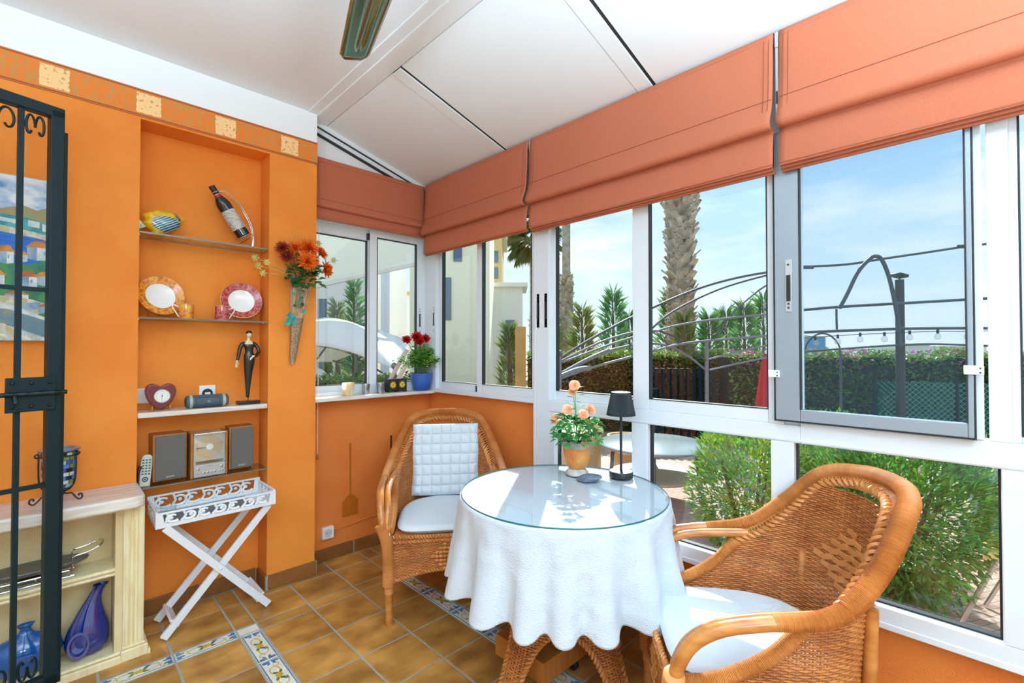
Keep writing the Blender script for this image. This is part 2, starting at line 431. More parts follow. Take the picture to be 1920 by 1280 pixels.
# back wall under and over window B ; y = 3.03 ; right wall under windows ; x = 2.08
w = MB(); w.box(1.156, 2.3, 3.03, 3.25, -0.05, 1.044)
w.build('wall_back', 'orange_deep', kind='structure', smooth=False)
wu = MB(); wu.prism([(1.156, 2.25), (2.14, 2.25), (2.14, 2.60), (1.156, 2.84)], (0, 3.04, 0), (1, 0, 0), (0, 0, 1), (0, 0.21, 0))
wu.build('wall_back_upper', 'white_paint', kind='structure', smooth=False)
w = MB(); w.box(2.08, 2.22, 1.83, 3.03, -0.05, 1.05); w.box(2.08, 2.22, -2.6, 1.83, -0.05, 0.43)
w.build('wall_right', 'orange_deep', kind='structure', smooth=False)
# ceiling: flat part, white edge beam, sloped panels
B(-2.7, 1.13, -2.6, 3.25, CEIL, CEIL + 0.1).build('ceiling', 'ceil', kind='structure', smooth=False)
t = MB(); t.box(1.10, 1.255, -2.6, 3.03, CEIL - 0.006, CEIL + 0.1); t.box(1.155, 1.255, -2.6, 3.03, CEIL - 0.012, CEIL + 0.05)
t.build('trim_2', 'panel', kind='structure', smooth=False, bevel=0.003)
RX0, RZ0, RX1, RZ1 = 1.258, 2.822, 2.30, 2.535
sl = (RZ1 - RZ0) / (RX1 - RX0)
def rz_(x): return RZ0 + sl * (x - RX0)
def slab(y0, y1, d0, d1, x0=RX0, x1=RX1):
    return MB().prism([(x0, rz_(x0) + d0), (x1, rz_(x1) + d0), (x1, rz_(x1) + d1), (x0, rz_(x0) + d1)], (0, y0, 0), (1, 0, 0), (0, 0, 1), (0, y1 - y0, 0))
JO = [2.09, 1.08, 0.07, -0.94, -1.95]
cs = MB(); prevy = 3.0
for j in JO + [-2.6]:
    q = slab(j + 0.008, prevy, 0.0, 0.06); cs.add(q.v, q.f)
    prevy = j - 0.008
cs.build('ceiling_slope', 'panel', kind='structure', smooth=False)
jm = MB()
for j in JO:
    q = slab(j - 0.008, j + 0.009, 0.002, 0.05); jm.add(q.v, q.f)
jm.build('trim_3', 'dark_gap', kind='structure', smooth=False)
jm = MB()
for j in JO:
    q = slab(j + 0.010, j + 0.085, -0.004, 0.01); jm.add(q.v, q.f)
jm.build('trim_4', 'panel', kind='structure', smooth=False, bevel=0.002)
# white profile with dark gaps where the sloped roof meets the back wall
q = slab(2.995, 3.04, -0.03, 0.02, RX0 - 0.09, 2.10); q.build('trim_5', 'alu', kind='structure', smooth=False, bevel=0.002)
q = slab(3.0, 3.045, -0.036, -0.028, RX0 - 0.09, 2.10); q.build('trim_6', 'dark_gap', kind='structure', smooth=False)
q = slab(3.01, 3.045, -0.062, -0.034, RX0 - 0.09, 2.10); q.build('trim_7', 'alu', kind='structure', smooth=False, bevel=0.002)
q = slab(3.02, 3.045, -0.072, -0.060, RX0 - 0.09, 2.10); q.build('trim_8', 'dark_gap', kind='structure', smooth=False)
# skirting tiles
def skirt(name, segs, vertical_axis):
    s_ = MB(); gb = MB()
    for (x0, x1, y0, y1) in segs:
        q_ = .004
        if vertical_axis == 'x': gb.box(x0, x1, y0 + q_, y1, 0.0, 0.080)
        else: gb.box(x0 + (0 if 'return' in name else q_), x1 - (q_ if 'return' in name else 0), y0, y1, 0.0, 0.080)
        L_ = (x1 - x0) if vertical_axis == 'x' else (y1 - y0)
        n = max(1, round(L_ / 0.26))
        for k in range(n):
            if vertical_axis == 'x':
                a = x0 + L_ * k / n; s_.box(a + .004, a + L_ / n - .004, y0, y1, 0.001, 0.082)
            else:
                a = y0 + L_ * k / n; s_.box(x0, x1, a + .004, a + L_ / n - .004, 0.001, 0.082)
    gb.build(name + '_joints', 'grout', kind='structure', smooth=False)
    s_.build(name, 'skirt', kind='structure', smooth=False, bevel=0.003)
skirt('baseboard_left', [(0.885, 1.168, 2.888, 2.90), (0.31, 0.873, 3.046, 3.06)], 'x')
skirt('baseboard_niche', [(0.873, 0.885, 2.89, 3.046)], 'y')
skirt('baseboard_return', [(1.156, 1.168, 2.902, 3.017)], 'y')
skirt('baseboard_back', [(1.168, 2.066, 3.016, 3.03)], 'x')
skirt('baseboard_right', [(2.066, 2.08, -2.6, 3.014)], 'y')
# marble sill under window B
s_ = MB(); s_.box(1.158, 2.072, 2.905, 3.10, 1.044, 1.068); s_.build('window_sill', 'marble', kind='structure', bevel=0.005)

# ------------------------------------------------------------------ windows
def handle(root, c, axis, col='black'):
    """recessed sliding lock: slim plate, dark grip, two screws; axis = inward normal"""
    a = Vector(axis); c = Vector(c)
    R = Matrix((Vector((a.y, -a.x, 0)), a, Vector((0, 0, 1)))).transposed()
    h = MB(); h.obox(c + a * .001, .022, .004, .20, R); o = h.build('handle', 'alu' if col == 'black' else 'silver', root, bevel=.001)
    h = MB(); h.obox(c + a * .004, .009, .006, .10, R)
    for dz in (-.085, .085, .066): h.obox(c + a * .004 + Vector((0, 0, dz)), .006, .004, .006, R)
    h.build('grip', 'black', o)
# window B : x 1.16..2.03, plane y 3.03..3.09
wB = struct_root('window_1')
f = MB(); f.box(1.158, 2.08, 3.03, 3.10, 2.215, 2.27); f.box(1.158, 2.08, 3.03, 3.10, 1.068, 1.092); f.box(2.018, 2.08, 3.03, 3.10, 1.088, 2.215); f.box(1.158, 1.20, 3.03, 3.10, 1.088, 2.215)
f.build('frame', 'alu', wB, bevel=.003, smooth=False)
def sash(root, axis, a0, a1, z0, z1, p0, p1, st=(.05, .05), top=.05, bot=.045, gm='window_glass', frame_mat='alu', glassn='pane'):
    """one sash; axis 'x' = lies in an x-z plane (p = y), axis 'y' = y-z plane (p = x)"""
    m = MB()
    def bx(u0, u1, w0, w1):
        if axis == 'x': m.box(u0, u1, p0, p1, w0, w1)
        else: m.box(p0, p1, u0, u1, w0, w1)
    bx(a0, a0 + st[0], z0, z1); bx(a1 - st[1], a1, z0, z1); bx(a0 + st[0], a1 - st[1], z0, z0 + bot); bx(a0 + st[0], a1 - st[1], z1 - top, z1)
    so = m.build('sash', frame_mat, root, bevel=.003, smooth=False)
    g = MB(); pm = (p0 + p1) / 2
    u0, u1, w0, w1 = a0 + st[0] - .004, a1 - st[1] + .004, z0 + bot - .004, z1 - top + .004
    if axis == 'x': g.add([(u0, pm, w0), (u1, pm, w0), (u1, pm, w1), (u0, pm, w1)], [(0, 1, 2, 3)])
    else: g.add([(pm, u0, w0), (pm, u1, w0), (pm, u1, w1), (pm, u0, w1)], [(0, 1, 2, 3)])
    g.build(glassn, gm, so, smooth=False)
    # black gasket line round the glass
    k = MB(); t_ = .004
    def kb(u0, u1, w0, w1):
        if axis == 'x': k.box(u0, u1, p0 - .0015, p1 + .0015, w0, w1)
        else: k.box(p0 - .0015, p1 + .0015, u0, u1, w0, w1)
    u0 += .004; u1 -= .004; w0 += .004; w1 -= .004
    kb(u0, u0 + t_, w0, w1); kb(u1 - t_, u1, w0, w1); kb(u0 + t_, u1 - t_, w0, w0 + t_); kb(u0 + t_, u1 - t_, w1 - t_, w1)
    k.build('gasket', 'dark_gap', so, smooth=False)
    return so
sash(wB, 'x', 1.16, 1.60, 1.088, 2.215, 3.065, 3.09, st=(.05, .02), top=.075)
sash(wB, 'x', 1.585, 2.02, 1.088, 2.215, 3.035, 3.06, st=(.055, .05), top=.045)
handle(wB, (1.995, 3.034, 1.595), (0, -1, 0))
c_ = MB(); c_.box(1.572, 1.586, 3.04, 3.07, 2.145, 2.19); c_.box(1.572, 1.586, 3.04, 3.07, 1.095, 1.13); c_.build('rubber_stop', 'black', wB)

XF0, XF1 = 2.03, 2.10
# corner posts and full height posts of the right wall
wC = struct_root('window_2')
f = MB()
f.box(XF0 + .01, XF1, 2.885, 3.03, 1.05, 2.60)                      # corner mullion
f.box(XF0, XF1, 1.76, 1.885, 0.0, 2.60)                         # post 1
f.box(XF0, XF1, 1.885, 2.885, 1.055, 1.085); f.box(XF0, XF1, 1.885, 2.885, 2.23, 2.60)
f.build('frame', 'alu', wC, bevel=.003, smooth=False)
sash(wC, 'y', 2.375, 2.885, 1.085, 2.23, XF0 + .036, XF0 + .062, st=(.03, .045), bot=.05)
sash(wC, 'y', 1.885, 2.405, 1.085, 2.23, XF0 + .004, XF0 + .03, st=(.012, .055), bot=.055)
handle(wC, (XF0 + .003, 1.845, 1.60), (-1, 0, 0))
handle(wC, (XF0 + .012, 2.91, 1.60), (-1, 0, 0))
c_ = MB(); c_.box(XF0 - .002, XF0 + .03, 2.404, 2.412, 1.088, 1.13); c_.build('rubber_stop', 'black', wC)
w3 = struct_root('window_3')
f = MB()
f.box(XF0, XF1, .50, 1.76, 1.018, 1.085); f.box(XF0, XF1, .50, 1.76, 2.23, 2.60)
f.box(XF0, XF1, .555, .61, 1.085, 2.23)
f.build('frame', 'alu', w3, bevel=.003, smooth=False)
sash(w3, 'y', 1.19, 1.76, 1.085, 2.23, XF0 + .036, XF0 + .062, st=(.02, .022), bot=.052)
sash(w3, 'y', .605, 1.22, 1.085, 2.23, XF0 + .004, XF0 + .03, st=(.006, .088), bot=.053)
handle(w3, (XF0 + .003, 1.785, 1.60), (-1, 0, 0))
c_ = MB(); c_.box(XF0 - .002, XF0 + .02, 1.222, 1.234, 1.090, 1.128); c_.build('rubber_stop', 'black', w3)
w4 = struct_root('window_4')
f = MB()
f.box(XF0, XF1, -1.30, .50, 1.018, 1.098); f.box(XF0, XF1, -1.30, .50, 2.23, 2.60)
f.box(XF0, XF1, -.052, -.004, 1.098, 2.23); f.box(XF0 + .01, XF1, .50, .555, 1.085, 2.23)
f.build('frame', 'alu', w4, bevel=.003, smooth=False)
f = MB(); f.box(XF0 - .004, XF0 + .02, .006, .03, 1.1, 2.23); f.build('guide_rail', 'alu', w4, bevel=.002)
sash(w4, 'y', -.63, -.052, 1.098, 2.23, XF0 + .02, XF0 + .05, st=(.05, .02), bot=.02)
sash(w4, 'y', -1.25, -.60, 1.098, 2.23, XF0 + .02, XF0 + .05, st=(.05, .05), bot=.045)
w5 = struct_root('window_5')
f = MB()
f.box(XF0, XF1, -1.30, 1.76, .425, .497)
f.box(XF0 - .004, XF1, -1.30, 1.76, .425, .447)
f.box(XF0, XF1, 1.720, 1.76, .497, 1.018); f.box(XF0, XF1, 1.142, 1.226, .497, 1.018); f.box(XF0, XF1, .522, .603, .497, 1.018); f.box(XF0, XF1, -.11, -.027, .497, 1.018); f.box(XF0, XF1, -1.30, -1.22, .43, 2.6)
f.build('frame', 'alu', w5, bevel=.003, smooth=False)
for a0, a1 in ((1.226, 1.720), (.603, 1.142), (-.027, .522), (-1.22, -.11)):
    g = MB(); g.add([(XF0 + .045, a0 - .003, .494), (XF0 + .045, a1 + .003, .494), (XF0 + .045, a1 + .003, 1.021), (XF0 + .045, a0 - .003, 1.021)], [(0, 1, 2, 3)])
    po = g.build('pane', 'window_glass', w5, smooth=False)
    k = MB(); t_ = .006; x0, x1 = XF0 + .03, XF0 + .055
    k.box(x0, x1, a0, a0 + t_, .497, 1.018); k.box(x0, x1, a1 - t_, a1, .497, 1.018); k.box(x0, x1, a0 + t_, a1 - t_, .497, .497 + t_); k.box(x0, x1, a0 + t_, a1 - t_, 1.018 - t_, 1.018)
    k.build('gasket', 'dark_gap', po, smooth=False)
# thin white casing lines on the aluminium
t = MB(); t.box(XF0 - .003, XF0, -1.3, 1.76, 1.024, 1.030); t.build('trim_9', 'alu', kind='structure')
# ================================================================== FLY SCREEN, BLINDS, FAN
sc_ = thing('insect_screen', 'grey framed fly screen in front of the open right-hand window, white clips at its edges', 'fly screen', (XF0 - .012, .30, 1.105))
f = MB(); x0, x1 = XF0 - .026, XF0 - .004
f.box(x0, x1, .493, .577, 1.105, 2.22); f.box(x0, x1, .027, .042, 1.105, 2.22); f.box(x0, x1, .042, .493, 1.105, 1.150); f.box(x0, x1, .042, .493, 2.16, 2.22)
f.build('frame', 'gray_alu', sc_, smooth=False, bevel=.003)
f = MB()
for a in ((.5775, .581, 1.1, 2.22), (.023, .0265, 1.1, 2.22), (.027, .577, 1.1005, 1.1045)): f.box(x0 - .001, x1, *a)
f.box(x0 - .002, x1, .490, .4935, 1.15, 2.16); f.box(x0 - .002, x1, .0415, .045, 1.15, 2.16)
f.build('seal', 'dark_gap', sc_, smooth=False)
m, nt, N, L = newmat('fly_mesh')
out = N.new('ShaderNodeOutputMaterial'); tr = N.new('ShaderNodeBsdfTransparent'); tr.inputs[0].default_value = (0.80, 0.90, 0.94, 1)
df = N.new('ShaderNodeBsdfDiffuse'); df.inputs[0].default_value = rgb(96, 122, 134)
tc = N.new('ShaderNodeTexCoord'); ck = N.new('ShaderNodeTexNoise'); ck.inputs['Scale'].default_value = 500; L.new(tc.outputs['Object'], ck.inputs['Vector'])
mr = N.new('ShaderNodeMapRange'); mr.inputs['To Min'].default_value = .10; mr.inputs['To Max'].default_value = .26; L.new(ck.outputs['Fac'], mr.inputs[0])
mx = N.new('ShaderNodeMixShader'); L.new(mr.outputs[0], mx.inputs[0]); L.new(tr.outputs[0], mx.inputs[1]); L.new(df.outputs[0], mx.inputs[2]); L.new(mx.outputs[0], out.inputs[0])
M['fly_mesh'] = m
xm = XF0 - .015
g = MB(); g.add([(xm, .04, 1.148), (xm, .495, 1.148), (xm, .495, 2.162), (xm, .04, 2.162)], [(0, 1, 2, 3)]); g.build('mesh_panel', 'fly_mesh', sc_, smooth=False)
h = MB(); h.box(x0 - .003, x0, .517, .539, 1.52, 1.72); ho = h.build('handle', 'silver', sc_, bevel=.001)
h = MB(); h.box(x0 - .005, x0 - .002, .521, .535, 1.56, 1.66)
for z in (1.535, 1.55, 1.70): h.obox((x0 - .004, .528, z), .004, .006, .006)
h.build('grip', 'black', ho)
for (y0, y1, z) in ((.56, .60, 1.268), (.005, .05, 1.30)):
    h = MB(); h.box(x0 - .008, x0 + .001, y0, y1, z, z + .028); o = h.build('clip', 'alu', sc_, bevel=.002)
    h = MB()
    for dz in (.007, .02): h.obox((x0 - .009, y0 + .008, z + dz), .003, .004, .004)
    h.build('screw', 'black', o)

# Roman blinds.  profile in (d, z): d = distance into the room from the frame face
BP = [(.020, 2.608), (.048, 2.600), (.056, 2.56), (.060, 2.48), (.064, 2.40), (.070, 2.33), (.082, 2.285), (.096, 2.252), (.100, 2.234), (.092, 2.220), (.074, 2.216), (.058, 2.222), (.054, 2.216), (.060, 2.19), (.066, 2.15), (.068, 2.11), (.068, 2.082)]
def blind(name, label, axis, a0, a1, base, dirn, prof=BP, dz=0.0, seed=0, stack=3, brackets=True, rightbr=False):
    mid = (a0 + a1) / 2
    loc = (base, mid, 2.05) if axis == 'y' else (mid, base, 2.2)
    r = thing(name, label, 'blind', loc, group=None)
    def P(u, d, z):
        return (base - d, u, z + dz) if axis == 'y' else (u, base - d, z + dz)
    sm = catmull([(p[0], p[1], 0) for p in prof], 4)
    nU = 60
    def fn(u, v):
        q = sm[min(int(round(v * (len(sm) - 1))), len(sm) - 1)]
        wob = .004 * noise.noise(Vector((u * 5 + seed, q.y * 6, seed * 3.1))) * (1 if q.y < 2.55 else .2)
        sag = -.004 * sin(u * PI) * max(0, (2.4 - q.y) / .3)
        return P(a0 + (a1 - a0) * u, q.x + wob, q.y + sag)
    m = MB(); m.grid(fn, nU, len(sm) - 1); fo = m.build('fabric', 'terracotta', r, angle=180, solid=.003)
    # hem layers at the bottom
    m = MB()
    zb = prof[-1][1] + dz
    for k in range(stack):
        d0 = .068 - .012 * k - .003; z1 = zb + .003 - .009 * k
        if axis == 'y': m.box(base - d0 - .004, base - d0 + .006, a0 + .002, a1 - .002, z1 - .012, z1)
        else: m.box(a0 + .002, a1 - .002, base - d0 - .004, base - d0 + .006, z1 - .012, z1)
    m.build('hem', 'hem', r, bevel=.002)
    # stitched seams: horizontal line above the fold, two vertical lines near each edge
    m = MB()
    zs = 2.335
    ds = interp([p[1] for p in prof[::-1] if p[1] > 2.25], [p[0] for p in prof[::-1] if p[1] > 2.25], zs)
    m.tube([P(a0 + .004 + (a1 - a0 - .008) * k / 20, ds + .0025 + .004 * noise.noise(Vector((k / 20 * 5 + seed, zs * 6, seed * 3.1))), zs + dz) for k in range(21)], .0014, 5)
    for e, sg in ((a0, 1), (a1, -1)):
        for off in (.014, .032):
            pts = []
            for k in range(14):
                z = 2.59 - .3 * k / 13
                d = interp([p[1] for p in prof[8:0:-1]], [p[0] for p in prof[8:0:-1]], z)
                pts.append(P(e + sg * off, d + .0028, z + dz))
            m.tube(pts, .0011, 4)
    dt_ = interp([q[1] for q in prof[4:0:-1]], [q[0] for q in prof[4:0:-1]], 2.578) + .002
    m.tube([P(a0 + .005 + (a1 - a0 - .01) * k / 10, dt_, 2.578 + dz) for k in range(11)], .0012, 4)
    m.build('seam', 'stitch', fo)
    # head rail and side chain guide
    m = MB()
    if axis == 'y': m.box(base - .045, base - .002, a0 + .004, a1 - .004, 2.575 + dz, 2.602 + dz)
    else: m.box(a0 + .004, a1 - .004, base - .028, base - .002, 2.575 + dz, 2.600 + dz)
    m.build('head_rail', 'alu', r, smooth=False)
    if brackets:
        m = MB(); e = a0 - .018
        m.box(base - .052, base - .006, e, e + .014, 2.54, 2.60); m.box(base - .050, base - .040, e + .001, e + .013, 2.25, 2.54)
        m.build('bracket', 'silver', r, bevel=.002)
        m = MB(); m.box(base - .0512, base - .045, e + .004, e + .010, 2.32, 2.37); m.build('chain_clutch', 'black', r)
    return r
XB = XF0 - .003
blind('roman_blind', 'short terracotta roman blind on the right wall, between the room corner and the wider blind', 'y', 1.872, 2.925, XB, -1, seed=1, stack=2)
blind('roman_blind', 'wide terracotta roman blind over the windows that show the palm trunks', 'y', .566, 1.852, XB, -1, seed=2)
blind('roman_blind', 'terracotta roman blind above the grey fly screen', 'y', -.86, .545, XB, -1, seed=3)
BP2 = [(.016, 2.612), (.036, 2.606), (.042, 2.56), (.046, 2.48), (.050, 2.42), (.056, 2.37), (.064, 2.33), (.070, 2.306), (.070, 2.294), (.062, 2.286), (.050, 2.286), (.046, 2.29), (.044, 2.284), (.048, 2.265), (.052, 2.24), (.052, 2.215)]
blind('roman_blind', 'shaded terracotta roman blind over the window with the marble sill', 'x', 1.165, 2.005, 3.027, -1, prof=BP2, seed=4, stack=1, brackets=False)

# ceiling fan: hub above the frame, polished blades
fan = thing('ceiling_fan', 'polished metal fan blade hanging under the white ceiling', 'fan', (.62, .98, CEIL))
FZ = 2.58; FC = Vector((.62, .98, 0))
m = MB(); m.lathe([(.0, CEIL - .001), (.07, CEIL - .002), (.065, CEIL - .05), (.014, CEIL - .06), (.014, FZ + .09), (.05, FZ + .08), (.11, FZ + .06), (.12, FZ + .02), (.11, FZ - .03), (.07, FZ - .06), (.0, FZ - .07)], 32, (FC.x, FC.y, 0))
m.build('motor', 'chrome', fan)
M['green_metal'] = mat('green_cast_metal', rgb(160, 192, 166), 0.16, metal=1.0)  # green cast of the reflected windows is put into the metal colour
# direction of the visible blade
def blade(ang):
    d = Vector((cos(ang), sin(ang), 0)); s = Vector((-d.y, d.x, 0))
    L0, L1 = .16, .882
    nu, nv = 14, 28
    def fn(u, v):
        r = L0 + (L1 - L0) * v; hw = .058 + .018 * (1 - v)
        e = .035
        if v > 1 - e / (L1 - L0):
            t = (v - (1 - e / (L1 - L0))) / (e / (L1 - L0)); hw *= .72 + .28 * sqrt(max(0, 1 - t * t))
        x = (u - .5) * 2
        rib = .010 * math.exp(-((x + .15) / .16) ** 2) * (1 if v < .86 else max(0, (.90 - v) / .04))
        lip = .012 * max(0, (abs(x) - .8) / .2)
        p = FC + d * r + s * (x * hw)
        return (p.x, p.y, FZ - .006 - x * .010 + rib + lip * (1 if x < 0 else .4))
    m = MB(); m.grid(fn, nu, nv); b_ = m.build('blade', 'green_metal', fan, angle=180, solid=.004)
    m = MB(); m.bar(FC + d * .09 + Vector((0, 0, FZ)), FC + d * .24 + Vector((0, 0, FZ + .012)), .035, .008); m.build('blade_arm', 'chrome', fan, bevel=.002)
A0 = atan2(1.80 - .98, .868 - .62)
for k in range(3): blade(A0 + k * 2 * PI / 3)

# ================================================================== IRON GATE
GA = radians(16.2); gd = Vector((cos(GA), sin(GA), 0)); gn = Vector((-gd.y, gd.x, 0))
GE = Vector((.020, 2.50, 0))     # free end
GL = 1.02
gate = thing('iron_gate', 'dark green wrought iron gate with scrolls standing open by the painting', 'gate', (GE - gd * GL).to_tuple())
def G(a, z, n=0.0):
    p = GE - gd * a + gn * n; return Vector((p.x, p.y, z))
def gbar(m, a0, z0, a1, z1, w=.03, t=.03, n=0.0): m.bar(G(a0, z0, n), G(a1, z1, n), w, t, up=tuple(gn))
GZ0, GZ1 = .115, 2.30
m = MB()
gbar(m, .020, GZ0, .020, GZ1 - .012, .04, .04); gbar(m, .0, GZ1 - .02, GL, GZ1 - .02, .04, .04); gbar(m, .0, GZ0 + .02, GL, GZ0 + .02, .04, .04)
gbar(m, GL - .02, GZ0, GL - .02, GZ1, .04, .04)
m.build('frame', 'iron', gate, bevel=.003, smooth=False)
m = MB(); gbar(m, -.006, GZ0 - .02, -.006, GZ1 - .075, .030, .020, .028); m.build('cover_strip', 'iron', gate, bevel=.002, smooth=False)
BA = [.116 + .118 * k for k in range(8)]
for a in BA:
    m = MB(); gbar(m, a, GZ0 + .03, a, GZ1 - .03, .016, .016); m.build('bar', 'iron', gate, smooth=False, bevel=.001)
for z in (.868, 1.60):
    m = MB(); gbar(m, .03, z, GL - .03, z, .016, .016, .0); m.build('crossbar', 'iron', gate, smooth=False, bevel=.001)
def scroll_pts(a0, a1, z, up):
    """a pair of C scrolls meeting in the middle of the bay, hanging from z"""
    out = []
    w = (a1 - a0) / 2
    for sg, c in ((-1, a0 + w * .5), (1, a0 + w * 1.5)):
        pts = []
        for k in range(26):
            t = k / 25; an = PI * .5 + sg * (-.55 * PI + t * 2.25 * PI); rr = w * .5 * (1.0 - .62 * t ** 1.3)
            pts.append(G(c + rr * 1.0 * cos(an), z + up * (-.035 + rr * 1.25 * sin(an))))
        out.append(pts)
    return out
bays = [.04] + BA + [GL - .04]
for k in range(len(bays) - 1):
    a0, a1 = bays[k] + .008, bays[k + 1] - .008
    for zz, up in ((GZ1 - .045, 1), (GZ0 + .045, -1)):
        w = (a1 - a0) / 2; c0 = (a0 + a1) / 2
        for sg in (-1, 1):
            pts = []
            for q in range(30):
                t = q / 29
                an = t * 1.75 * PI
                r = 1 - .60 * t ** 1.2
                # start at top-centre, go outwards and curl back in
                x = sg * w * (.5 + .5 * (r * -cos(an) if True else 0)); y = -.0 - .05 - .05 * r * sin(an + PI) * -1
                pts.append(G(c0 + sg * w * .48 - sg * .46 * w * r * cos(an), zz + up * (-.052 + .05 * r * -sin(an + PI) * 1.0)))
            m = MB(); m.tube(pts, .0042, 6); m.build('scroll', 'iron', gate)
# bolt with its plate
m = MB(); zc = 1.212
m.obox(G(.085, zc, -.026), .135, .006, .125, Matrix((gd, gn, Vector((0, 0, 1)))).transposed()); po = m.build('lock_plate', 'iron', gate, bevel=.004)
m = MB(); m.tube([G(-.01, zc + .003, -.036), G(.30, zc + .003, -.036)], .0085, 10)
m.tube([G(.13, zc + .003, -.036), G(.13, zc - .03, -.05)], .006, 8); m.build('bolt', mat('worn_steel_bolt', rgb(60, 76, 76), .3, metal=.8, c2=rgb(24, 36, 38), nscale=40), po)
for a in (.035, .085, .135):
    for z in (-.042, .042): MB().sphere(G(a, zc + z, -.030), .007, 8, 5).build('rivet', 'iron', po)
m = MB(); gbar(m, GL + .025, -.01, GL + .025, CEIL - .01, .05, .05); m.build('hinge_post', 'iron', gate, smooth=False)

# ================================================================== PAINTING (generic coastal village, painted in flat strokes)
pa = thing('painting', 'unframed painting of a seaside village behind the iron gate', 'painting', (-.38, 2.899, 1.41))
m = MB(); PX0, PX1, PZ0, PZ1, PY = -.80, .006, 1.412, 2.112, 2.872
m.box(PX0, PX1, PY, 2.8999, PZ0, PZ1)
def paint(name, c, c2, sc=12, st=None): return mat(name, c, .6, c2=c2, nscale=sc, nstretch=st, bump=.2, bscale=120, contrast=(.4, .6))
M['p_sky'] = paint('paint_sky', rgb(96, 150, 200), rgb(226, 232, 236), 9, (1, 1, 1.6))
M['p_sea'] = paint('paint_sea', rgb(24, 96, 190), rgb(38, 116, 200), 20, (1, 1, 6))
M['p_hill'] = paint('paint_hill', rgb(150, 150, 104), rgb(168, 140, 96), 12)
M['p_teal'] = paint('paint_teal', rgb(40, 140, 150), rgb(84, 170, 170), 20)
M['p_green'] = paint('paint_green', rgb(40, 116, 96), rgb(70, 140, 80), 24)
M['p_white'] = paint('paint_white', rgb(224, 226, 218), rgb(186, 200, 204), 26)
M['p_wall'] = paint('paint_stone', rgb(96, 132, 150), rgb(140, 140, 120), 14)
M['p_path'] = paint('paint_path', rgb(214, 212, 196), rgb(186, 176, 136), 16, (3, 1, 1))
M['p_roof'] = paint('paint_roof', rgb(210, 142, 60), rgb(176, 100, 56), 18)
M['p_shade'] = paint('paint_blue_grey', rgb(160, 180, 200), rgb(120, 150, 180), 18)
m.build('canvas', 'p_white', pa, smooth=False, bevel=.002)
PM = ['p_sky', 'p_sea', 'p_hill', 'p_teal', 'p_green', 'p_white', 'p_wall', 'p_path', 'p_roof', 'p_shade']
IX = {n: i for i, n in enumerate(PM)}
pm = MB(); lay = [0]
def pp(mname, pts):
    """pts in (u: 0..1 from the right edge leftwards in metres, z)"""
    pm.cur = IX[mname]; lay[0] += 1
    y = PY - .0004 - .00006 * lay[0]
    q = [(PX1 - .002 - a, y, b) for a, b in pts]
    ar = sum(q[k][0] * q[(k + 1) % len(q)][2] - q[(k + 1) % len(q)][0] * q[k][2] for k in range(len(q)))
    if ar < 0: q = q[::-1]
    pm.add(q, [tuple(range(len(q)))])
W_ = .80
pp('p_sky', [(0, 2.108), (W_, 2.108), (W_, 1.9), (0, 1.9)])
pp('p_hill', [(0, 1.985), (.03, 1.99), (.06, 1.975), (.10, 1.99), (.16, 1.965), (.25, 1.98), (.4, 1.955), (.6, 1.975), (W_, 1.96), (W_, 1.85), (0, 1.85)])
pp('p_teal', [(0, 1.925), (.05, 1.93), (.10, 1.94), (.2, 1.945), (W_, 1.94), (W_, 1.87), (0, 1.86)])
for a, b, w_, h_ in ((.012, 1.885, .03, .035), (.05, 1.90, .035, .03), (.10, 1.905, .03, .022), (.13, 1.91, .05, .02), (.2, 1.90, .06, .03), (.28, 1.91, .05, .03), (.38, 1.90, .06, .03), (.5, 1.905, .06, .03), (.63, 1.90, .08, .035)):
    pp('p_white', [(a, b), (a + w_, b + .003), (a + w_, b + h_), (a, b + h_ - .004)])
pp('p_path', [(0, 1.862), (.06, 1.88), (.2, 1.90), (W_, 1.91), (W_, 1.87), (.2, 1.868), (0, 1.838)])
pp('p_sea', [(0, 1.842), (.06, 1.856), (.2, 1.872), (W_, 1.878), (W_, 1.70), (0, 1.72)])
pp('p_green', [(0, 1.80), (.03, 1.79), (.05, 1.74), (.12, 1.735), (.18, 1.76), (.28, 1.70), (.5, 1.78), (W_, 1.72), (W_, 1.52), (0, 1.52)])
def house(a, z, w_, h_, t=.4):
    pp('p_white', [(a, z), (a + w_ * t, z - h_ * .12), (a + w_ * t, z + h_), (a, z + h_ * .95)])
    pp('p_shade', [(a + w_ * t, z - h_ * .12), (a + w_, z + .0), (a + w_, z + h_ * .9), (a + w_ * t, z + h_)])
    pp('p_roof', [(a - .006, z + h_ * .9), (a + w_ * t, z + h_ * .92), (a + w_ + .006, z + h_ * .86), (a + w_ * .72, z + h_ * 1.42), (a + w_ * .25, z + h_ * 1.45)])
    for q in (.25, .6): pp('p_shade', [(a + w_ * q, z + h_ * .35), (a + w_ * q + .006, z + h_ * .35), (a + w_ * q + .006, z + h_ * .65), (a + w_ * q, z + h_ * .65)])
house(.012, 1.765, .075, .055, .6); house(.125, 1.74, .05, .05); house(.085, 1.75, .035, .03); house(.20, 1.755, .09, .05); house(.34, 1.77, .08, .05)
pp('p_green', [(.0, 1.76), (.02, 1.75), (.06, 1.75), (.09, 1.73), (.11, 1.69), (0, 1.69)])
house(.005, 1.655, .055, .04, .5); house(.055, 1.645, .055, .045, .45); house(.15, 1.64, .07, .05); house(.3, 1.64, .09, .06); house(.45, 1.65, .09, .06)
pp('p_green', [(0, 1.65), (.025, 1.645), (.05, 1.62), (.06, 1.59), (0, 1.575)])
house(.08, 1.585, .07, .025, .5)
pp('p_path', [(0, 1.565), (.07, 1.59), (.14, 1.60), (.25, 1.60), (W_, 1.62), (W_, 1.55), (.2, 1.55), (0, 1.50)])
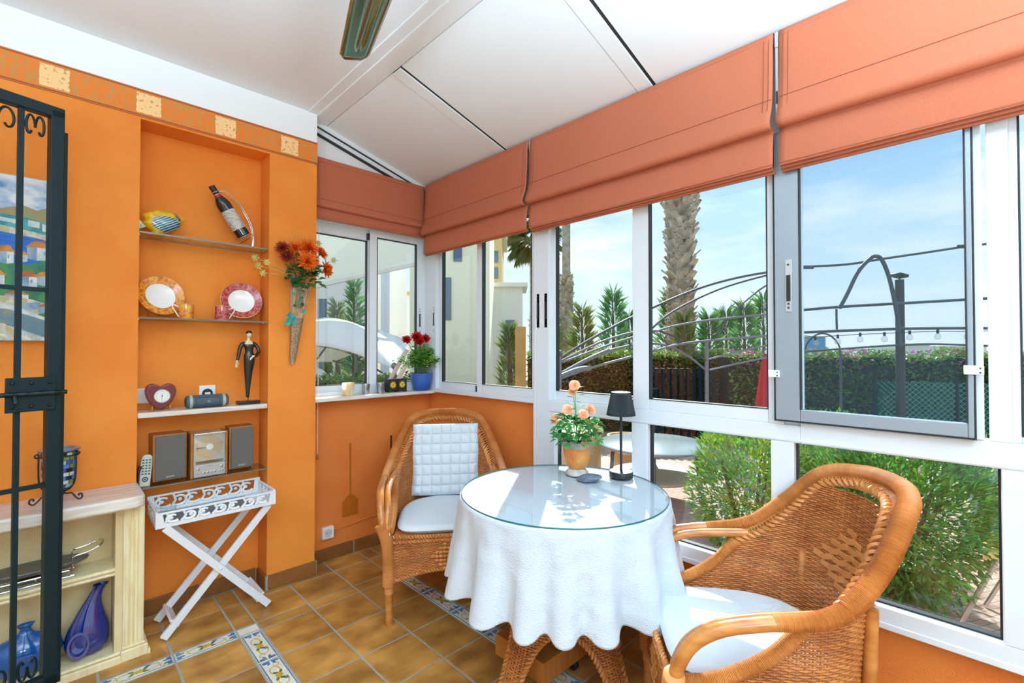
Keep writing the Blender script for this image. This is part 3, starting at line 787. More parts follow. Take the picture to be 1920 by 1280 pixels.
pp('p_shade', [(.04, 1.58), (.08, 1.575), (.11, 1.56), (.14, 1.575), (.10, 1.54), (.05, 1.55)])
house(.0, 1.535, .05, .028, .6)
pp('p_green', [(0, 1.535), (.02, 1.535), (.05, 1.53), (.055, 1.515), (0, 1.51)])
pp('p_white', [(0, 1.515), (.03, 1.515), (.07, 1.535), (.14, 1.565), (.22, 1.585), (W_, 1.60), (W_, 1.56), (.14, 1.545), (0, 1.49)])
pp('p_wall', [(0, 1.49), (.14, 1.545), (W_, 1.575), (W_, 1.50), (.15, 1.485), (0, 1.416)])
pp('p_path', [(.03, 1.416), (.10, 1.445), (.15, 1.485), (W_, 1.51), (W_, 1.416)])
for k in range(6): pp('p_white', [(.06 + k * .045, 1.416), (.085 + k * .045, 1.416), (.12 + k * .05, 1.44 + .002 * k), (.10 + k * .05, 1.442)])
pm.build('painted_scene', PM, pa, smooth=False)

# ================================================================== BUILT-IN CABINET
cb = thing('cabinet', 'cream built-in shelf cabinet with fluted pilaster and a marble top', 'cabinet', (-.4, 2.78, 0))
CX0 = -1.05
m = MB()
m.box(CX0, .232, 2.86, 2.899, .035, .678)                            # back
m.box(.205, .235, 2.70, 2.86, .035, .678); m.box(CX0, CX0 + .03, 2.70, 2.86, .035, .678)
m.box(CX0 + .03, .205, 2.70, 2.86, .655, .678)
m.build('carcass', 'cream_in', cb, smooth=False, bevel=.002)
m = MB(); m.box(CX0 + .03, .205, 2.705, 2.86, .380, .412); m.tube([(CX0 + .03, 2.703, .405), (.205, 2.703, .405)], .009, 8); m.tube([(CX0 + .03, 2.703, .387), (.205, 2.703, .387)], .007, 8)
m.build('shelf', 'cream', cb)
m = MB(); m.box(CX0, .235, 2.70, 2.899, .0, .040); m.tube([(CX0, 2.697, .036), (.235, 2.697, .036)], .008, 8); m.box(CX0, .33, 2.676, 2.70, .0, .022); m.tube([(CX0, 2.684, .024), (.32, 2.684, .024)], .008, 8)
m.build('bottom_board', 'cream', cb)
# fluted pilaster
def fl(u):
    e = abs(u)
    return 0
m = MB(); prof = [(.233, 2.899), (.233, 2.690)]
x = .238
for k in range(4):
    for t in range(7):
        a = PI * t / 6; prof.append((.246 + k * .016 - .007 * cos(a), 2.688 + (.005 if k in (0, 3) else .008) * sin(a) * (1 if k % 3 else -.6)))
prof += [(.306, 2.690), (.306, 2.899)]
m.prism([(a, b) for a, b in prof], (0, 0, .045), (1, 0, 0), (0, 1, 0), (0, 0, .633)); m.build('pilaster', 'cream', cb, smooth=False)
m = MB(); m.box(.226, .322, 2.672, 2.899, .0, .05); m.box(.23, .313, 2.68, 2.899, .05, .062); m.build('pilaster_base', 'cream', cb, smooth=False, bevel=.006, seg=3)
# marble top with rounded corner
m = MB()
pts = [(CX0 - .02, 2.899), (CX0 - .02, 2.615)]
for k in range(9):
    a = -PI / 2 + (PI / 2) * k / 8; pts.append((.262 + .04 * cos(a), 2.655 + .04 * sin(a)))
pts += [(.302, 2.899)]
m.prism(pts, (0, 0, .680), (1, 0, 0), (0, 1, 0), (0, 0, .052)); m.build('marble_top', 'marble', cb, bevel=.010, seg=4)

# blue vases
M['blue_glass'] = mat('cobalt_glass', rgb(6, 34, 122), .05, spec=.8, coat=1.0)
M['blue_glaze'] = mat('blue_glaze', rgb(20, 92, 168), .12, coat=.8, c2=rgb(16, 74, 146), nscale=4)
v = MB(); vc = Vector((-.068, 2.785, .041))
v.lathe([(.036, 0), (.055, .004), (.096, .035), (.116, .080), (.106, .120), (.072, .150), (.028, .166), (.018, .178), (.017, .190), (.026, .202), (.029, .206), (.024, .206), (.013, .190), (.0, .170)], 40, vc, sy=.55)
o = v.build('vase', 'blue_glaze', origin=vc, angle=180); tag(o, 'squat blue flask vase with small flared neck on the cabinet floor', 'vase')
v = MB(); vc = Vector((.125, 2.785, .041))
def v2(u, t):
    a = 2 * PI * u
    z = interp([0, .1, .25, .45, .65, .8, .92, 1], [.0, .012, .05, .11, .18, .230, .268, .290], t)
    r = interp([0, .1, .25, .45, .65, .8, .92, 1], [.032, .058, .074, .070, .046, .028, .021, .027], t)
    sx = interp([0, .3, .6, .8, 1], [0, -.004, .002, .014, .040], t)
    return (vc.x + sx + r * cos(a), vc.y + r * sin(a) * .62, vc.z + z)
v.grid(v2, 40, 40, cu=True); v.add([(vc.x, vc.y, vc.z)], [])
n0 = 0; v.f.append(tuple(reversed(range(40)))); v.mi.append(0)
o = v.build('vase', 'blue_glass', origin=vc, angle=180); tag(o, 'dark cobalt teardrop vase with leaning neck in the cream cabinet', 'vase')
v = MB(); R = Matrix.Rotation(radians(78), 3, 'X')
v.lathe([(.031, 0), (.036, .002), (.036, .006), (.028, .006), (.022, -.004), (.0, -.008)], 28, (vc.x - .034, vc.y - .046, vc.z + .066), R, cap=False, sy=1.45)
vo = v.build('front_hollow', 'blue_glass', o)
# table grill / food warmer
gr = thing('table_grill', 'oval stone hot plate in a chrome rack on the cabinet shelf', 'grill', (-.03, 2.78, .412))
m = MB(); m.lathe([(.0, .452), (.150, .452), (.165, .458), (.17, .466), (.165, .470), (.0, .468)], 40, (-.045, 2.782, .006), sy=.42)
m.build('hot_plate', mat('grey_stone', rgb(96, 98, 92), .35, c2=rgb(78, 80, 76), nscale=60), gr)
for y in (2.735, 2.83):
    m = MB(); m.tube(catmull([(-.24, y, .495), (-.215, y, .497), (-.205, y, .485), (-.205, y, .418), (-.195, y, .415), (.055, y, .415), (.064, y, .418), (.068, y, .43), (.070, y, .485), (.078, y, .495), (.11, y, .500), (.13, y, .506)], 6), .0035, 8); m.build('rack_wire', 'chrome', gr)
m = MB()
for sg, xe in ((1, .13), (-1, -.24)):
    z = .506 if sg > 0 else .495
    m.tube(catmull([(xe, 2.735, z), (xe + sg * .03, 2.745, z + .012), (xe + sg * .038, 2.782, z + .02), (xe + sg * .03, 2.82, z + .012), (xe, 2.83, z)], 6), .004, 8)
m.build('handle', 'chrome', gr)
m = MB(); m.tube([(-.17, 2.735, .44), (.06, 2.735, .44)], .003, 6); m.tube([(-.17, 2.83, .44), (.06, 2.83, .44)], .003, 6); m.box(-.10, .02, 2.755, 2.81, .428, .436)
for x in (-.1, .02):
    m.tube([(x, 2.735, .44), (x, 2.735, .416)], .003, 6); m.tube([(x, 2.83, .44), (x, 2.83, .416)], .003, 6)
m.tube([(-.04, 2.735, .44), (-.04, 2.83, .44)], .003, 6); m.box(-.043, -.037, 2.74, 2.825, .430, .436)
m.build('burner_tray', 'chrome', gr)
# mosaic candle holder
ml = thing('candle_lantern', 'mosaic glass candle holder in a black wire stand on the marble top', 'candle holder', (.025, 2.76, .733))
cc = Vector((.025, 2.76, 0))
def mosaic():
    m, nt, N, L = newmat('mosaic_glass')
    out = N.new('ShaderNodeOutputMaterial'); b = N.new('ShaderNodeBsdfPrincipled'); b.inputs['Roughness'].default_value = .15
    g = N.new('ShaderNodeNewGeometry'); r = ramp(N, [(0, rgb(60, 90, 180)), (.2, rgb(170, 196, 214)), (.38, rgb(120, 150, 70)), (.5, rgb(60, 30, 30)), (.6, rgb(90, 130, 200)), (.78, rgb(206, 214, 210)), (.9, rgb(30, 40, 80))], 'CONSTANT')
    L.new(g.outputs['Random Per Island'], r.inputs[0]); L.new(r.outputs[0], b.inputs['Base Color']); L.new(b.outputs[0], out.inputs[0]); return m
m = MB()
def cr(z): return interp([0, .02, .06, .16, .175], [.034, .048, .053, .056, .060], z)
m.lathe([(cr(z), .783 + z) for z in [0, .01, .02, .04, .06, .1, .14, .16]] , 32, cc); 
m.build('cup', mat('dark_mosaic_bed', rgb(52, 56, 60), .5), ml)
m = MB()
for j in range(9):
    z0 = .012 + j * .0165
    for i in range(16):
        a0 = 2 * PI * (i + (.5 if j % 2 else 0)) / 16 + .03; a1 = a0 + 2 * PI / 16 - .06
        q = []
        for z in (z0, z0 + .0145):
            for a in (a0, (a0 + a1) / 2, a1): q.append(cc + Vector(((cr(z) + .0012) * cos(a), (cr(z) + .0012) * sin(a), .783 + z)))
        m.add(q, [(0, 1, 4, 3), (1, 2, 5, 4)])
m.build('mosaic_tiles', mosaic(), ml, smooth=False)
m = MB(); m.lathe([(.054, .943), (.066, .948), (.068, .953), (.066, .957), (.050, .957), (.046, .95), (.046, .88), (.0, .87)], 32, cc, cap=False); m.build('rim', mat('smoky_blue_rim', rgb(96, 116, 150), .1, coat=.6), ml)
for k in range(3):
    a = radians(200 + 120 * k); d = Vector((cos(a), sin(a), 0))
    pts = [cc + d * r + Vector((0, 0, z)) for r, z in ((.062, .928), (.074, .930), (.078, .938), (.072, .944), (.066, .938), (.066, .88), (.062, .82), (.044, .788), (.02, .775), (.03, .766), (.05, .768), (.066, .752), (.080, .742), (.092, .750), (.090, .764), (.080, .764), (.080, .756))]
    m = MB(); m.tube(catmull(pts, 6), .0032, 6); m.build('leg', 'black', ml)
m = MB(); m.tube([cc + Vector((.064 * cos(a), .064 * sin(a), .93)) for a in [2 * PI * k / 40 for k in range(40)]], .003, 6, closed=True); m.build('hoop', 'black', ml)

# ================================================================== BUTLER TRAY TABLE
tt = thing('tray_table', 'white wooden folding tray table with fretwork sides in front of the niche', 'tray table', (.61, 2.84, 0))
TX0, TX1, TY0, TY1, TZ0, TZ1 = .347, .869, 2.705, 2.985, .540, .612
m = MB(); m.box(TX0 + .006, TX1 - .006, TY0 + .008, TY1 - .008, TZ0, TZ0 + .010); m.build('tray_base', 'white_wood', tt, smooth=False)
def side(p, u, ln, w, zt):
    """rim board with real cut-outs: frame + s scroll pieces"""
    m = MB(); p = Vector(p); u = Vector(u); w = Vector(w); Z = Vector((0, 0, 1))
    fr = .018
    m.prism([(0, 0), (ln, 0), (ln, fr), (0, fr)], p, u, Z, w); m.prism([(0, zt - .010), (ln, zt - .010), (ln, zt), (0, zt)], p, u, Z, w)
    m.prism([(0, fr), (.035, fr), (.028, zt - .01), (0, zt - .01)], p, u, Z, w); m.prism([(ln - .035, fr), (ln, fr), (ln, zt - .01), (ln - .028, zt - .01)], p, u, Z, w)
    return m
def scrolls(p, u, ln, w, zt, depth):
    m = MB(); p = Vector(p) + Vector(w) * .5; u = Vector(u); Z = Vector((0, 0, 1))
    n = max(2, round((ln - .08) / .062)); st = (ln - .07) / n; zc = (.018 + zt - .010) / 2; hh = (zt - .028) / 2
    for k in range(n):
        c = .035 + st * (k + .5); sg = 1 if k % 2 else -1
        pts = []
        for t in range(15):
            a = -2.4 + t * .34; r = hh * (.98 - .03 * t)
            pts.append(p + u * (c + sg * r * 1.35 * cos(a)) + Z * (zc + r * sin(a)))
        m.tube(pts, [.009 - .0003 * t for t in range(15)], 6, flat=1)
        m.tube([p + u * (c - st / 2) + Z * (zc - hh), p + u * (c - st * .2) + Z * (zc), p + u * (c - st / 2 + .01) + Z * (zc + hh)], .006, 6)
        m.sphere(p + u * (c + st * .1 * sg) + Z * zc, .009, 8, 6)
    return m
sd = [((TX0, TY0, TZ0), (1, 0, 0), TX1 - TX0, (0, .010, 0), TZ1 - TZ0), ((TX0, TY1 - .010, TZ0), (1, 0, 0), TX1 - TX0, (0, .010, 0), TZ1 - TZ0 + .02),
      ((TX0, TY0 + .010, TZ0), (0, 1, 0), TY1 - TY0 - .02, (.010, 0, 0), TZ1 - TZ0 + .004), ((TX1 - .010, TY0 + .010, TZ0), (0, 1, 0), TY1 - TY0 - .02, (.010, 0, 0), TZ1 - TZ0 + .004)]
for a in sd:
    o = side(*a).build('rim_board', 'white_wood', tt, smooth=False, bevel=.0015)
    scrolls(*a, 0).build('fretwork', 'white_wood', o)
m = MB(); m.box(TX0 + .04, TX1 - .09, TY0 + .03, TY1 - .05, TZ0 + .010, TZ0 + .013); m.build('liner', mat('grey_woven_liner', rgb(134, 138, 136), .8, c2=rgb(104, 108, 108), nscale=220), tt, smooth=False)
def legbar(a, b, w=.032, t=.018): 
    m = MB(); m.bar(a, b, t, w, up=(0, 1, 0)); return m
for y, nm in ((2.712, 0), (2.955, 1)):
    yi = y + (.020 if nm == 0 else -.020)
    o = legbar((.385, y, .538), (.838, y, .014), .018, .034).build('leg', 'white_wood', tt, smooth=False, bevel=.002)
    o2 = legbar((.842, yi, .538), (.385, yi, .014), .018, .034).build('leg', 'white_wood', tt, smooth=False, bevel=.002)
    m = MB(); m.sphere((.6125, y - .010, .276), .008, 10, 6, sc=(1, .5, 1)); m.build('pivot', 'white_wood', o)
for (x, z, y0, y1, dx) in ((.800, .060, 2.72, 2.95, 1), (.43, .066, 2.735, 2.935, -1)):
    m = MB(); a = Vector((x, y0, z)); b = Vector((x, y1, z)); m.bar(a, b, .012, .052, up=(dx * .65, 0, .75)); m.build('stretcher', 'white_wood', tt, smooth=False, bevel=.002)
gl = thing('drinking_glass', 'small clear glass standing on the white tray', 'glass', (.405, 2.775, TZ0 + .0135))
m = MB(); m.lathe([(.026, 0), (.030, .003), (.034, .07), (.032, .07), (.028, .006), (.0, .006)], 24, (.405, 2.775, TZ0 + .0138), cap=True); m.build('tumbler', 'clear_glass', gl)
# ================================================================== NICHE: SHELVES AND WHAT STANDS ON THEM
def text(s, size, loc, rot, m, parent, name='lettering', ext=.0004, align='CENTER', sx=1.0):
    c = bpy.data.curves.new(name, 'FONT'); c.body = s; c.size = size; c.align_x = align; c.align_y = 'CENTER'; c.extrude = ext
    tmp = bpy.data.objects.new(name + '_outline', c); COL.objects.link(tmp)
    bpy.context.view_layer.update()
    me = bpy.data.meshes.new_from_object(tmp.evaluated_get(bpy.context.evaluated_depsgraph_get()))
    bpy.data.objects.remove(tmp); bpy.data.curves.remove(c); me.materials.clear(); me.materials.append(M[m])
    me.transform(WM[parent.name].inverted() @ Matrix.Translation(loc) @ rot.to_4x4() @ Matrix.Diagonal((sx, 1, 1, 1)))
    me_o = bpy.data.objects.new(name, me); COL.objects.link(me_o); me_o.parent = parent; WM[me_o.name] = WM[parent.name]
    return me_o
RXF = Matrix.Rotation(PI / 2, 3, 'X')          # text facing -y
SH1, SH2, SHM, SHL = 1.957, 1.535, 1.064, .695
for nm, z, lab in (('glass_shelf', SH1, 'topmost glass shelf in the niche, under the fish and the wine bottle'), ('glass_shelf', SH2, 'glass shelf in the niche carrying the two plates and cups'), ('glass_shelf', SHL, 'lowest glass shelf in the niche, under the stereo')):
    r = thing(nm, lab, 'shelf', (.59, 3.06, z), group=None)
    m = MB(); m.box(.298, .883, 2.905, 3.058, z - .008, z); m.build('glass_plate', 'shelf_glass', r, smooth=False)
    m = MB(); m.box(.298, .883, 2.9045, 2.9055, z - .008, z); m.box(.298, .883, 3.0575, 3.0585, z - .008, z)
    m.build('polished_edge', mat('grey_green_glass_edge', rgb(116, 112, 96), .2), r, smooth=False)
    for x in (.304, .877):
        m = MB(); m.lathe([(.0, -.012), (.006, -.012), (.006, .0), (.003, .003)], 12, (x, 2.95, z - .010), Matrix.Rotation(PI / 2, 3, 'Y')); m.build('shelf_pin', 'green_metal', r)
m = MB(); pts = [(.297, 3.059), (.297, 2.890)]
for k in range(7):
    a = -PI / 2 + PI / 2 * k / 6; pts.append((.862 + .02 * cos(a), 2.900 + .02 * sin(a)))
pts += [(.882, 3.059)]
m.prism(pts, (0, 0, SHM - .026), (1, 0, 0), (0, 1, 0), (0, 0, .026))
tag(m.build('marble_shelf', 'marble', origin=(.59, 2.97, SHM - .026), bevel=.006, seg=3), 'pale marble shelf across the niche, holding the clock and speaker', 'shelf')

# --- ceramic fish
fi = thing('ceramic_fish', 'yellow and blue striped ceramic fish on the top glass shelf', 'ornament', (.40, 2.97, SH1))
FO = Vector((.310, 2.975, SH1))
def fishmat():
    m, nt, N, L = newmat('painted_fish')
    out = N.new('ShaderNodeOutputMaterial'); b = N.new('ShaderNodeBsdfPrincipled'); b.inputs['Roughness'].default_value = .15; b.inputs['Coat Weight'].default_value = .6
    tc = N.new('ShaderNodeTexCoord'); sp = N.new('ShaderNodeSeparateXYZ'); L.new(tc.outputs['Object'], sp.inputs[0])
    mp = N.new('ShaderNodeMapping'); mp.inputs['Rotation'].default_value = (0, radians(32), 0); L.new(tc.outputs['Object'], mp.inputs[0])
    wv = N.new('ShaderNodeTexWave'); wv.inputs['Scale'].default_value = 30; wv.inputs['Distortion'].default_value = 1.2; wv.bands_direction = 'Z'; wv.inputs['Detail'].default_value = 1; L.new(mp.outputs[0], wv.inputs['Vector'])
    r = ramp(N, [(.0, rgb(22, 40, 60)), (.35, rgb(36, 116, 150)), (.75, rgb(70, 150, 170)), (.9, rgb(190, 206, 196))]); L.new(wv.outputs['Fac'], r.inputs[0])
    # blue in the lower middle of the body, yellow round it
    va = N.new('ShaderNodeVectorMath'); va.operation = 'SUBTRACT'; va.inputs[1].default_value = (.008, 0, .062); L.new(tc.outputs['Object'], va.inputs[0])
    vm = N.new('ShaderNodeVectorMath'); vm.operation = 'MULTIPLY'; vm.inputs[1].default_value = (15.5, 0, 24); L.new(va.outputs[0], vm.inputs[0])
    ln = N.new('ShaderNodeVectorMath'); ln.operation = 'LENGTH'; L.new(vm.outputs[0], ln.inputs[0])
    nz = N.new('ShaderNodeTexNoise'); nz.inputs['Scale'].default_value = 40; L.new(tc.outputs['Object'], nz.inputs[0])
    ad = N.new('ShaderNodeMath'); ad.operation = 'MULTIPLY_ADD'; ad.inputs[1].default_value = .5; L.new(nz.outputs['Fac'], ad.inputs[0]); L.new(ln.outputs['Value'], ad.inputs[2])
    r2 = ramp(N, [(.92, (0, 0, 0, 1)), (.98, (1, 1, 1, 1))]); 
    mul = N.new('ShaderNodeMath'); mul.operation = 'MULTIPLY'; mul.inputs[1].default_value = .78; L.new(ad.outputs[0], mul.inputs[0]); L.new(mul.outputs[0], r2.inputs[0])
    yl = ramp(N, [(.35, rgb(240, 200, 30)), (.65, rgb(206, 156, 24))]); L.new(nz.outputs['Fac'], yl.inputs[0])
    mx = N.new('ShaderNodeMix'); mx.data_type = 'RGBA'; L.new(r2.outputs[0], mx.inputs[0]); L.new(r.outputs[0], mx.inputs[6]); L.new(yl.outputs[0], mx.inputs[7])
    L.new(mx.outputs[2], b.inputs['Base Color']); L.new(b.outputs[0], out.inputs[0]); return m
M['fish'] = fishmat()
outl = [(.0, .055), (.012, .075), (.006, .100), (.030, .118), (.065, .133), (.105, .137), (.130, .130), (.150, .112), (.165, .105), (.184, .108), (.190, .103), (.178, .090), (.170, .078), (.160, .064), (.150, .050), (.130, .034), (.105, .022), (.080, .008), (.060, .000), (.045, .006), (.036, .024), (.020, .036)]
sm = catmull([(a, b, 0) for a, b in outl], 4, closed=True)
m = MB(); n = len(sm); cx = .095; cz = .072
rings = []
for lv, (sc, th) in enumerate(((1.0, .0), (.93, .012), (.75, .022), (.5, .028), (.2, .030))):
    rings.append((sc, th))
vs = []; fs = []
for sgn in (-1, 1):
    for sc, th in rings:
        for p in sm: vs.append((FO.x + cx + (p.x - cx) * sc, FO.y + sgn * th * .9, FO.z + cz + (p.y - cz) * sc))
nr = len(rings)
for s_i in range(2):
    o_ = s_i * nr * n
    for i in range(nr - 1):
        for k in range(n):
            k2 = (k + 1) % n; q = (o_ + i * n + k, o_ + i * n + k2, o_ + (i + 1) * n + k2, o_ + (i + 1) * n + k)
            fs.append(q if s_i else tuple(reversed(q)))
    q = tuple(o_ + (nr - 1) * n + k for k in range(n)); fs.append(q if s_i else tuple(reversed(q)))
m.add(vs, fs); bo = m.build('body', 'fish', fi, angle=180)
bo_shift = Vector((FO.x + cx, FO.y, FO.z))
for vtx in bo.data.vertices: vtx.co -= (bo_shift - Vector((.40, 2.97, SH1)))
bo.location = bo_shift - Vector((.40, 2.97, SH1))
m = MB(); m.prism([(.004, .060), (-.014, .078), (-.020, .062), (-.012, .050), (-.020, .030), (-.002, .020), (.010, .030), (.022, .038), (.022, .058)], (FO.x, FO.y - .006, FO.z), (1, 0, 0), (0, 0, 1), (0, .012, 0)); m.build('tail', mat('yellow_white_fin', rgb(226, 200, 70), .2, c2=rgb(60, 150, 160), nscale=30), fi, bevel=.003)
m = MB(); m.sphere((FO.x + .155, FO.y - .022, FO.z + .094), .006, 10, 6, sc=(1, .5, 1)); m.build('eye', 'black', fi)
m = MB(); m.prism([(.135, .128), (.150, .112), (.158, .100), (.150, .090), (.142, .104)], (FO.x, FO.y - .0238, FO.z), (1, 0, 0), (0, 0, 1), (0, .004, 0)); m.build('eye_band', mat('dark_fish_stripe', rgb(50, 40, 20), .2), fi)

# --- wine bottle in a wire holder
hb = thing('bottle_holder', 'curved chrome wire holder carrying the tilted wine bottle', 'bottle holder', (.76, 2.96, SH1))
bt = thing('wine_bottle', 'dark red wine bottle lying tilted in the wire holder', 'bottle', (.785, 2.96, SH1 + .045))
b0 = Vector((.772, 2.965, SH1 + .062)); b1 = Vector((.610, 2.965, 2.268)); ax = (b1 - b0).normalized(); BL = (b1 - b0).length
Rb = Matrix((ax.orthogonal().normalized().cross(ax).normalized(), ax.orthogonal().normalized(), ax)).transposed()
Rb = ax.to_track_quat('Z', 'Y').to_matrix()
m = MB(); m.lathe([(.0, .006), (.030, .0), (.037, .006), (.037, .185), (.034, .205), (.020, .235), (.0145, .250), (.0140, BL - .004)], 32, b0, Rb); m.build('bottle', mat('dark_bottle_glass', rgb(16, 12, 12), .06, coat=.6), bt)
m = MB(); m.lathe([(.0376, .045), (.0376, .155)], 40, b0, Rb, cap=False); m.build('label', mat('grey_paper_label', rgb(196, 192, 184), .6, c2=rgb(150, 148, 142), nscale=45, nstretch=(1, 1, 3), contrast=(.5, .62)), bt)
m = MB(); m.lathe([(.0158, .246), (.0152, BL - .045)], 28, b0, Rb, cap=False); m.lathe([(.025, .222), (.0165, .246)], 28, b0, Rb, cap=False); m.build('neck_band', mat('red_neck_band', rgb(176, 36, 52), .4, c2=rgb(136, 24, 38), nscale=60), bt)
m = MB(); m.lathe([(.0155, BL - .045), (.0160, BL - .012), (.0165, BL - .010), (.0165, BL), (.0, BL + .001)], 28, b0, Rb); m.build('capsule', 'black', bt)
m = MB(); m.lathe([(.0160, BL - .062), (.0160, BL - .048)], 28, b0, Rb, cap=False); m.build('neck_seal', mat('cream_seal', rgb(214, 190, 150), .5), bt)
W_R = .0024
ring = lambda c, r, R, n=24: [c + R @ Vector((r * cos(2 * PI * k / n), r * sin(2 * PI * k / n), 0)) for k in range(n)]
m = MB(); m.tube(ring(b0 + ax * .262, .0185, Rb), W_R, 6, closed=True); m.build('neck_ring', 'chrome', hb)
for dy in (-.012, .012):
    m = MB(); p0 = b0 + ax * .262 + Vector((.016, dy * .5, .006))
    m.tube(catmull([p0, p0 + Vector((.035, dy * .4, .006)), Vector((.745, 2.965 + dy, 2.195)), Vector((.800, 2.965 + dy, 2.105)), Vector((.818, 2.965 + dy, 2.02)), Vector((.818, 2.965 + dy, SH1 + .004))], 8), W_R, 6); m.build('arch_wire', 'chrome', hb)
m = MB(); m.tube([b0 + ax * .0 + Vector((.03, 0, -.004)) , b0 + Vector((-.02, 0, -.045)), ], W_R, 6); m.tube(ring(b0 - ax * .001, .0405, Rb), W_R, 6, closed=True); m.build('base_ring', 'chrome', hb)
m = MB(); m.tube([(.600, 2.965, SH1 + .003), (.79, 2.92, SH1 + .003), (.818, 2.953, SH1 + .003), (.818, 2.977, SH1 + .003), (.79, 3.012, SH1 + .003), (.600, 2.965, SH1 + .003)], W_R, 6); m.build('foot_wire', 'chrome', hb)

# --- plates and cups
def swirl(name, a, b_, c_): 
    m, nt, N, L = newmat(name); out = N.new('ShaderNodeOutputMaterial'); b = N.new('ShaderNodeBsdfPrincipled'); b.inputs['Roughness'].default_value = .15; b.inputs['Coat Weight'].default_value = .5
    tc = N.new('ShaderNodeTexCoord'); v = N.new('ShaderNodeTexVoronoi'); v.inputs['Scale'].default_value = 34; v.feature = 'DISTANCE_TO_EDGE'
    nz = N.new('ShaderNodeTexNoise'); nz.inputs['Scale'].default_value = 25; L.new(tc.outputs['Object'], nz.inputs[0])
    va = N.new('ShaderNodeVectorMath'); va.operation = 'MULTIPLY_ADD'; va.inputs[1].default_value = (.05, .05, .05); L.new(nz.outputs['Color'], va.inputs[0]); L.new(tc.outputs['Object'], va.inputs[2]); L.new(va.outputs[0], v.inputs['Vector'])
    r = ramp(N, [(.0, c_), (.12, a), (.5, b_)]); L.new(v.outputs['Distance'], r.inputs[0]); L.new(r.outputs[0], b.inputs['Base Color']); L.new(b.outputs[0], out.inputs[0]); return m
M['or_swirl'] = swirl('orange_marbled_glaze', rgb(222, 122, 20), rgb(196, 84, 14), rgb(236, 176, 60))
M['rd_swirl'] = swirl('red_marbled_glaze', rgb(178, 56, 62), rgb(140, 36, 48), rgb(206, 120, 112))
M['gold'] = mat('gold_rim', rgb(200, 160, 80), .25, metal=.8)
def plate(name, lab, cx, sw, yaw):
    rt = thing(name, lab, 'plate', (cx, 2.99, SH2 + .012))
    n = Matrix.Rotation(radians(yaw), 3, 'Z') @ Matrix.Rotation(radians(90 - 14), 3, 'X')
    c = Vector((cx, 2.990, SH2 + .012 + .104))
    m = MB(); m.lathe([(.0, -.004), (.062, -.004), (.104, .010), (.1045, .013)], 56, c, n, cap=False); m.lathe([(.0, .0), (.064, .0), (.068, .003)], 56, c, n, cap=False); m.build('dish', 'white_gloss', rt)
    m = MB(); m.lathe([(.0665, .0028), (.104, .0142)], 56, c, n, cap=False); m.build('rim', sw, rt)
    m = MB(); m.tube([c + n @ Vector((.1040 * cos(2 * PI * k / 64), .1040 * sin(2 * PI * k / 64), .0138)) for k in range(64)], .0012, 5, closed=True); m.tube([c + n @ Vector((.0668 * cos(2 * PI * k / 64), .0668 * sin(2 * PI * k / 64), .0032)) for k in range(64)], .0007, 5, closed=True); m.build('gold_line', 'gold', rt)
    st = thing('plate_stand', 'small clear stand under the ' + ('orange' if 'or_' in sw else 'red') + ' rimmed plate', 'plate stand', (cx, 2.99, SH2))
    for dx in (-.05, .05):
        m = MB(); m.tube([(cx + dx, 2.94, SH2 + .034), (cx + dx, 2.946, SH2 + .006), (cx + dx, 2.975, SH2 + .0052), (cx + dx, 3.03, SH2 + .0052), (cx + dx * .7, 3.045, SH2 + .09)], .0032, 6); m.build('prop', 'clear_glass', st)
    return rt
plate('plate', 'dessert plate with a wide orange marbled rim', .394, 'or_swirl', 12)
plate('plate', 'dessert plate with a wide red marbled rim', .768, 'rd_swirl', -6)
def cup(lab, cx, cy, sw, side):
    rt = thing('cup', lab, 'cup', (cx, cy, SH2))
    m = MB(); m.lathe([(.0325, .002), (.0335, .006), (.0335, .074)], 36, (cx, cy, SH2), cap=False); m.build('wall', sw, rt)
    m = MB(); m.lathe([(.0, .0), (.031, .0), (.0325, .002)], 36, (cx, cy, SH2), cap=False); m.lathe([(.0335, .074), (.033, .077), (.0305, .077), (.0305, .006), (.0, .005)], 36, (cx, cy, SH2), cap=False); m.build('lining', 'white_gloss', rt)
    m = MB(); m.tube([(cx + .0336 * cos(2 * PI * k / 40), cy + .0336 * sin(2 * PI * k / 40), SH2 + .075) for k in range(40)], .001, 5, closed=True); m.build('gold_line', 'gold', rt)
    s_ = side
    m = MB(); m.tube(catmull([(cx + s_ * .032, cy - .006, SH2 + .008), (cx + s_ * .045, cy - .008, SH2 + .030), (cx + s_ * .060, cy - .010, SH2 + .058), (cx + s_ * .057, cy - .010, SH2 + .070), (cx + s_ * .046, cy - .009, SH2 + .066), (cx + s_ * .032, cy - .006, SH2 + .060)], 6), .0030, 8); m.build('handle', 'white_gloss', rt)
cup('orange marbled coffee cup beside the orange plate', .497, 2.942, 'or_swirl', -1)
cup('red marbled coffee cup in front of the red plate', .660, 2.942, 'rd_swirl', 1)

